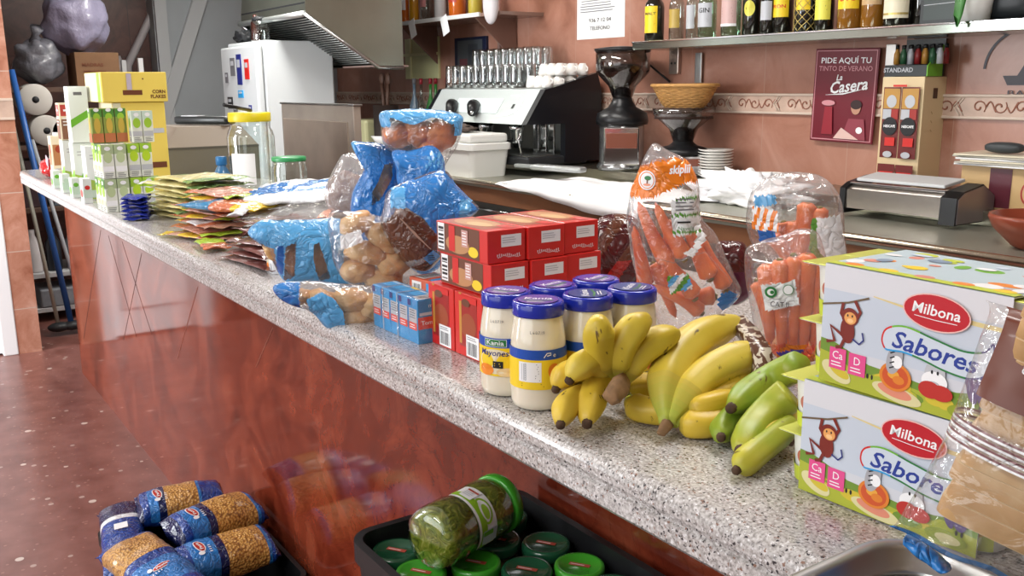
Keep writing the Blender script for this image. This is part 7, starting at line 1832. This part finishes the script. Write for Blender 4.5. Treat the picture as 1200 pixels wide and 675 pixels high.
# pasta crate
KX, KY = -2.40, -.03
crate((KX, KY, 0), .60, .40, .285, 'black plastic crate of pasta bags on the floor by the bar')
PAST = mat('pasta_shapes', '#c08a3c', rough=.5)
def pasta_mat():
    m, nt, b = new_mat('pasta_in_bag'); co = coord(nt)
    vo = nd(nt, 'ShaderNodeTexVoronoi'); vo.inputs['Scale'].default_value = 150; nt.links.new(co, vo.inputs[0])
    nt.links.new(ramp(nt, vo.outputs['Distance'], [(.0, srgb('#e0b06a')), (.5, srgb('#c8944a')), (.8, srgb('#8a5c2c'))]), b.inputs['Base Color']); b.inputs['Roughness'].default_value = .3; b.inputs['Coat Weight'].default_value = .5
    bump(nt, b, vo.outputs['Distance'], .6, .006); return m
PST = pasta_mat(); PBL = printed('pasta_blue', '#17408f', bs=35); PB2 = printed('pasta_mid_blue', '#2b76bd', bs=35); PDB = printed('pasta_navy', '#151f4e', bs=35); PRD = printed('pasta_red', '#c23a30')
def pasta_bag(p, q, W, H, lab, mfk, seed, roll=0, zoff=0):
    p, q = V(p), V(q); c = (p + q) / 2; L = (q - p).length
    t = thing('pasta_bag', lab, 'pasta bag', tuple(c)); T = frame_T((0, 0, 0), q - p, z=V((.15, -.1, 1))) @ Matrix.Rotation(roll, 4, 'X')
    m = MB(); pillow(m, L, W, H, mfk, T=T, nu=60, nv=44, seed=seed, wr=.004, wf=20, bulge=.22, seal=.05, sq=2.6); m.build('bag', t)
    s = Sheet(step=.0003)
    return t, T
def pm_a(lo=.0, a=.38, b=.9):
    def f_(u, an):
        if u < .05 or u > .95: return PDB
        if u < a - .08: return PB2 if (u > .14 and math.sin(an) > -.2) else PBL
        if u < a: return PDB
        if u < b: return PST if math.sin(an) > -.5 else PBL
        return PB2 if u < b + .03 else PBL
    return f_
def bag_label(t, T, H, k, txt, L, off=.25, sc_=1):
    s = Sheet(step=.0004); s.ell(0, 0, .026 * sc_, .012 * sc_, WH, rot=PI / 2 + .2); s.ell(0, 0, .023 * sc_, .0095 * sc_, PRD, rot=PI / 2 + .2); s.text(txt, 0, 0, .011 * sc_, WH, bold=.02, rot=PI / 2 + .2, width=.032 * sc_)
    s.lines(.022, -.02, .008, .03, WH, n=4); s.ell(-.002, -.03, .008, .006, WH)
    m = MB(); s.onto(m, lambda x, y, z: T @ V((x - L * off, y, H / 2 * .97 + z - y * y * 4))); m.build('bag_print', t)
Zp = .30
for k, (p, q, W, H, lb_, a, b, sd) in enumerate((
    (onz(160, 600, .33), onz(262, 580, .33), .13, .10, 'pasta bag at the back of the crate with short shapes', .32, .68, 1),
    (onz(200, 628, .35), onz(300, 593, .35), .135, .105, 'pasta bag in the middle of the crate, beside the back one', .42, .88, 2),
    (onz(206, 668, .32), onz(318, 635, .32), .135, .105, 'pasta bag along the right side of the crate nearest the bar front', .46, .88, 3))):
    t, T = pasta_bag(p, q, W, H, lb_, pm_a(0, a, b), 30 + sd); bag_label(t, T, H, 0, 'Pasta', (q - p).length, off=.26)
p, q = onz(146, 640, .32), onz(228, 712, .32)
t, T = pasta_bag(p, q, .15, .10, 'pasta bag in front left of the crate with white streak', lambda u, an: (PST if .08 < u < .42 and math.sin(an) > -.5 else (PB2 if .5 < u < .8 and math.sin(an) > 0 else PBL)), 41); bag_label(t, T, .10, 0, 'Pasta', (q - p).length, off=-.12)
p, q = onz(140, 596, .30), onz(150, 672, .29)
t, T = pasta_bag(p, q, .12, .08, 'dark blue pasta bag standing at the far left of the crate', lambda u, an: PDB if u < .3 else (P_WHITE if .3 < u < .36 else PBL), 42)
s = Sheet(step=.0004); s.rect(0, 0, .035, .035, WH); m = MB(); s.onto(m, lambda x, y, z: T @ V((x + .0, y, .041 + z))); m.build('bag_print', t)
p, q = onz(216, 640, .25), onz(290, 618, .25)
# ------------------------------------------------------------------ light: daylight from the open shop front, added ceiling lamps out of view
wd = bpy.data.worlds.new('world'); SC.world = wd; wd.use_nodes = True
bg = wd.node_tree.nodes['Background']
wc = nd(wd.node_tree, 'ShaderNodeTexCoord'); sp = nd(wd.node_tree, 'ShaderNodeSeparateXYZ')
wd.node_tree.links.new(wc.outputs['Generated'], sp.inputs[0])
rr = ramp(wd.node_tree, sp.outputs[2], [(.42, srgb('#6a6058')), (.52, srgb('#c9d0da')), (.8, srgb('#e8eefb'))])
wd.node_tree.links.new(rr, bg.inputs[0]); bg.inputs[1].default_value = 1.5
M_LAMP = mat('added_lamp_diffuser', '#ffffff', emit=6)
for i, (lx, ly) in enumerate(((-1.2, .9), (-3.4, 1.3), (-5.6, 1.3), (-3.6, -1.6), (-.6, -1.9))):  # panel lamps added to light the room, all out of view
    t = thing('added_ceiling_lamp', ['added white ceiling panel lamp over near end of bar', 'added white ceiling panel lamp over middle of the bar', 'added white ceiling panel lamp over far end of bar', 'added white ceiling panel lamp over far customer floor', 'added white ceiling panel lamp over near customer floor'][i], 'lamp', (lx, ly, 2.9))
    MB().box((0, 0, -.02), (1.24, .34, .04), M_WHITE, bev=.005).build('housing', t)
    MB().box((0, 0, -.045), (1.18, .28, .012), M_LAMP).build('diffuser', t)
    ld = bpy.data.lights.new('added_panel_light', 'AREA'); ld.shape = 'RECTANGLE'; ld.size = 1.2; ld.size_y = .3
    ld.energy = (26, 30, 44, 26, 24)[i]; ld.color = (1, .96, .9)
    lo = bpy.data.objects.new('added_panel_light', ld); COL.objects.link(lo); lo.location = (lx, ly, 2.84)
# daylight through the glazed shop front behind and left of the photographer
for nm, loc, tgt, sx, sy, e, c in (('daylight_front', (-1.0, -3.6, 1.9), (-1.2, .4, 1.0), 4.0, 2.2, 70, (.93, .97, 1)),
                                   ('daylight_door', (-4.6, -3.2, 1.6), (-6.0, -.4, .9), 1.6, 2.0, 190, (.95, .98, 1))):
    ld = bpy.data.lights.new(nm, 'AREA'); ld.shape = 'RECTANGLE'; ld.size = sx; ld.size_y = sy; ld.energy = e; ld.color = c
    lo = bpy.data.objects.new(nm, ld); COL.objects.link(lo); lo.location = loc
    lo.rotation_euler = (V(tgt) - V(loc)).to_track_quat('-Z', 'Y').to_euler()
SC.view_settings.view_transform = 'Standard'; SC.view_settings.look = 'None'
SC.view_settings.gamma = 1; SC.view_settings.use_curve_mapping = False
SC.view_settings.exposure = 0.08
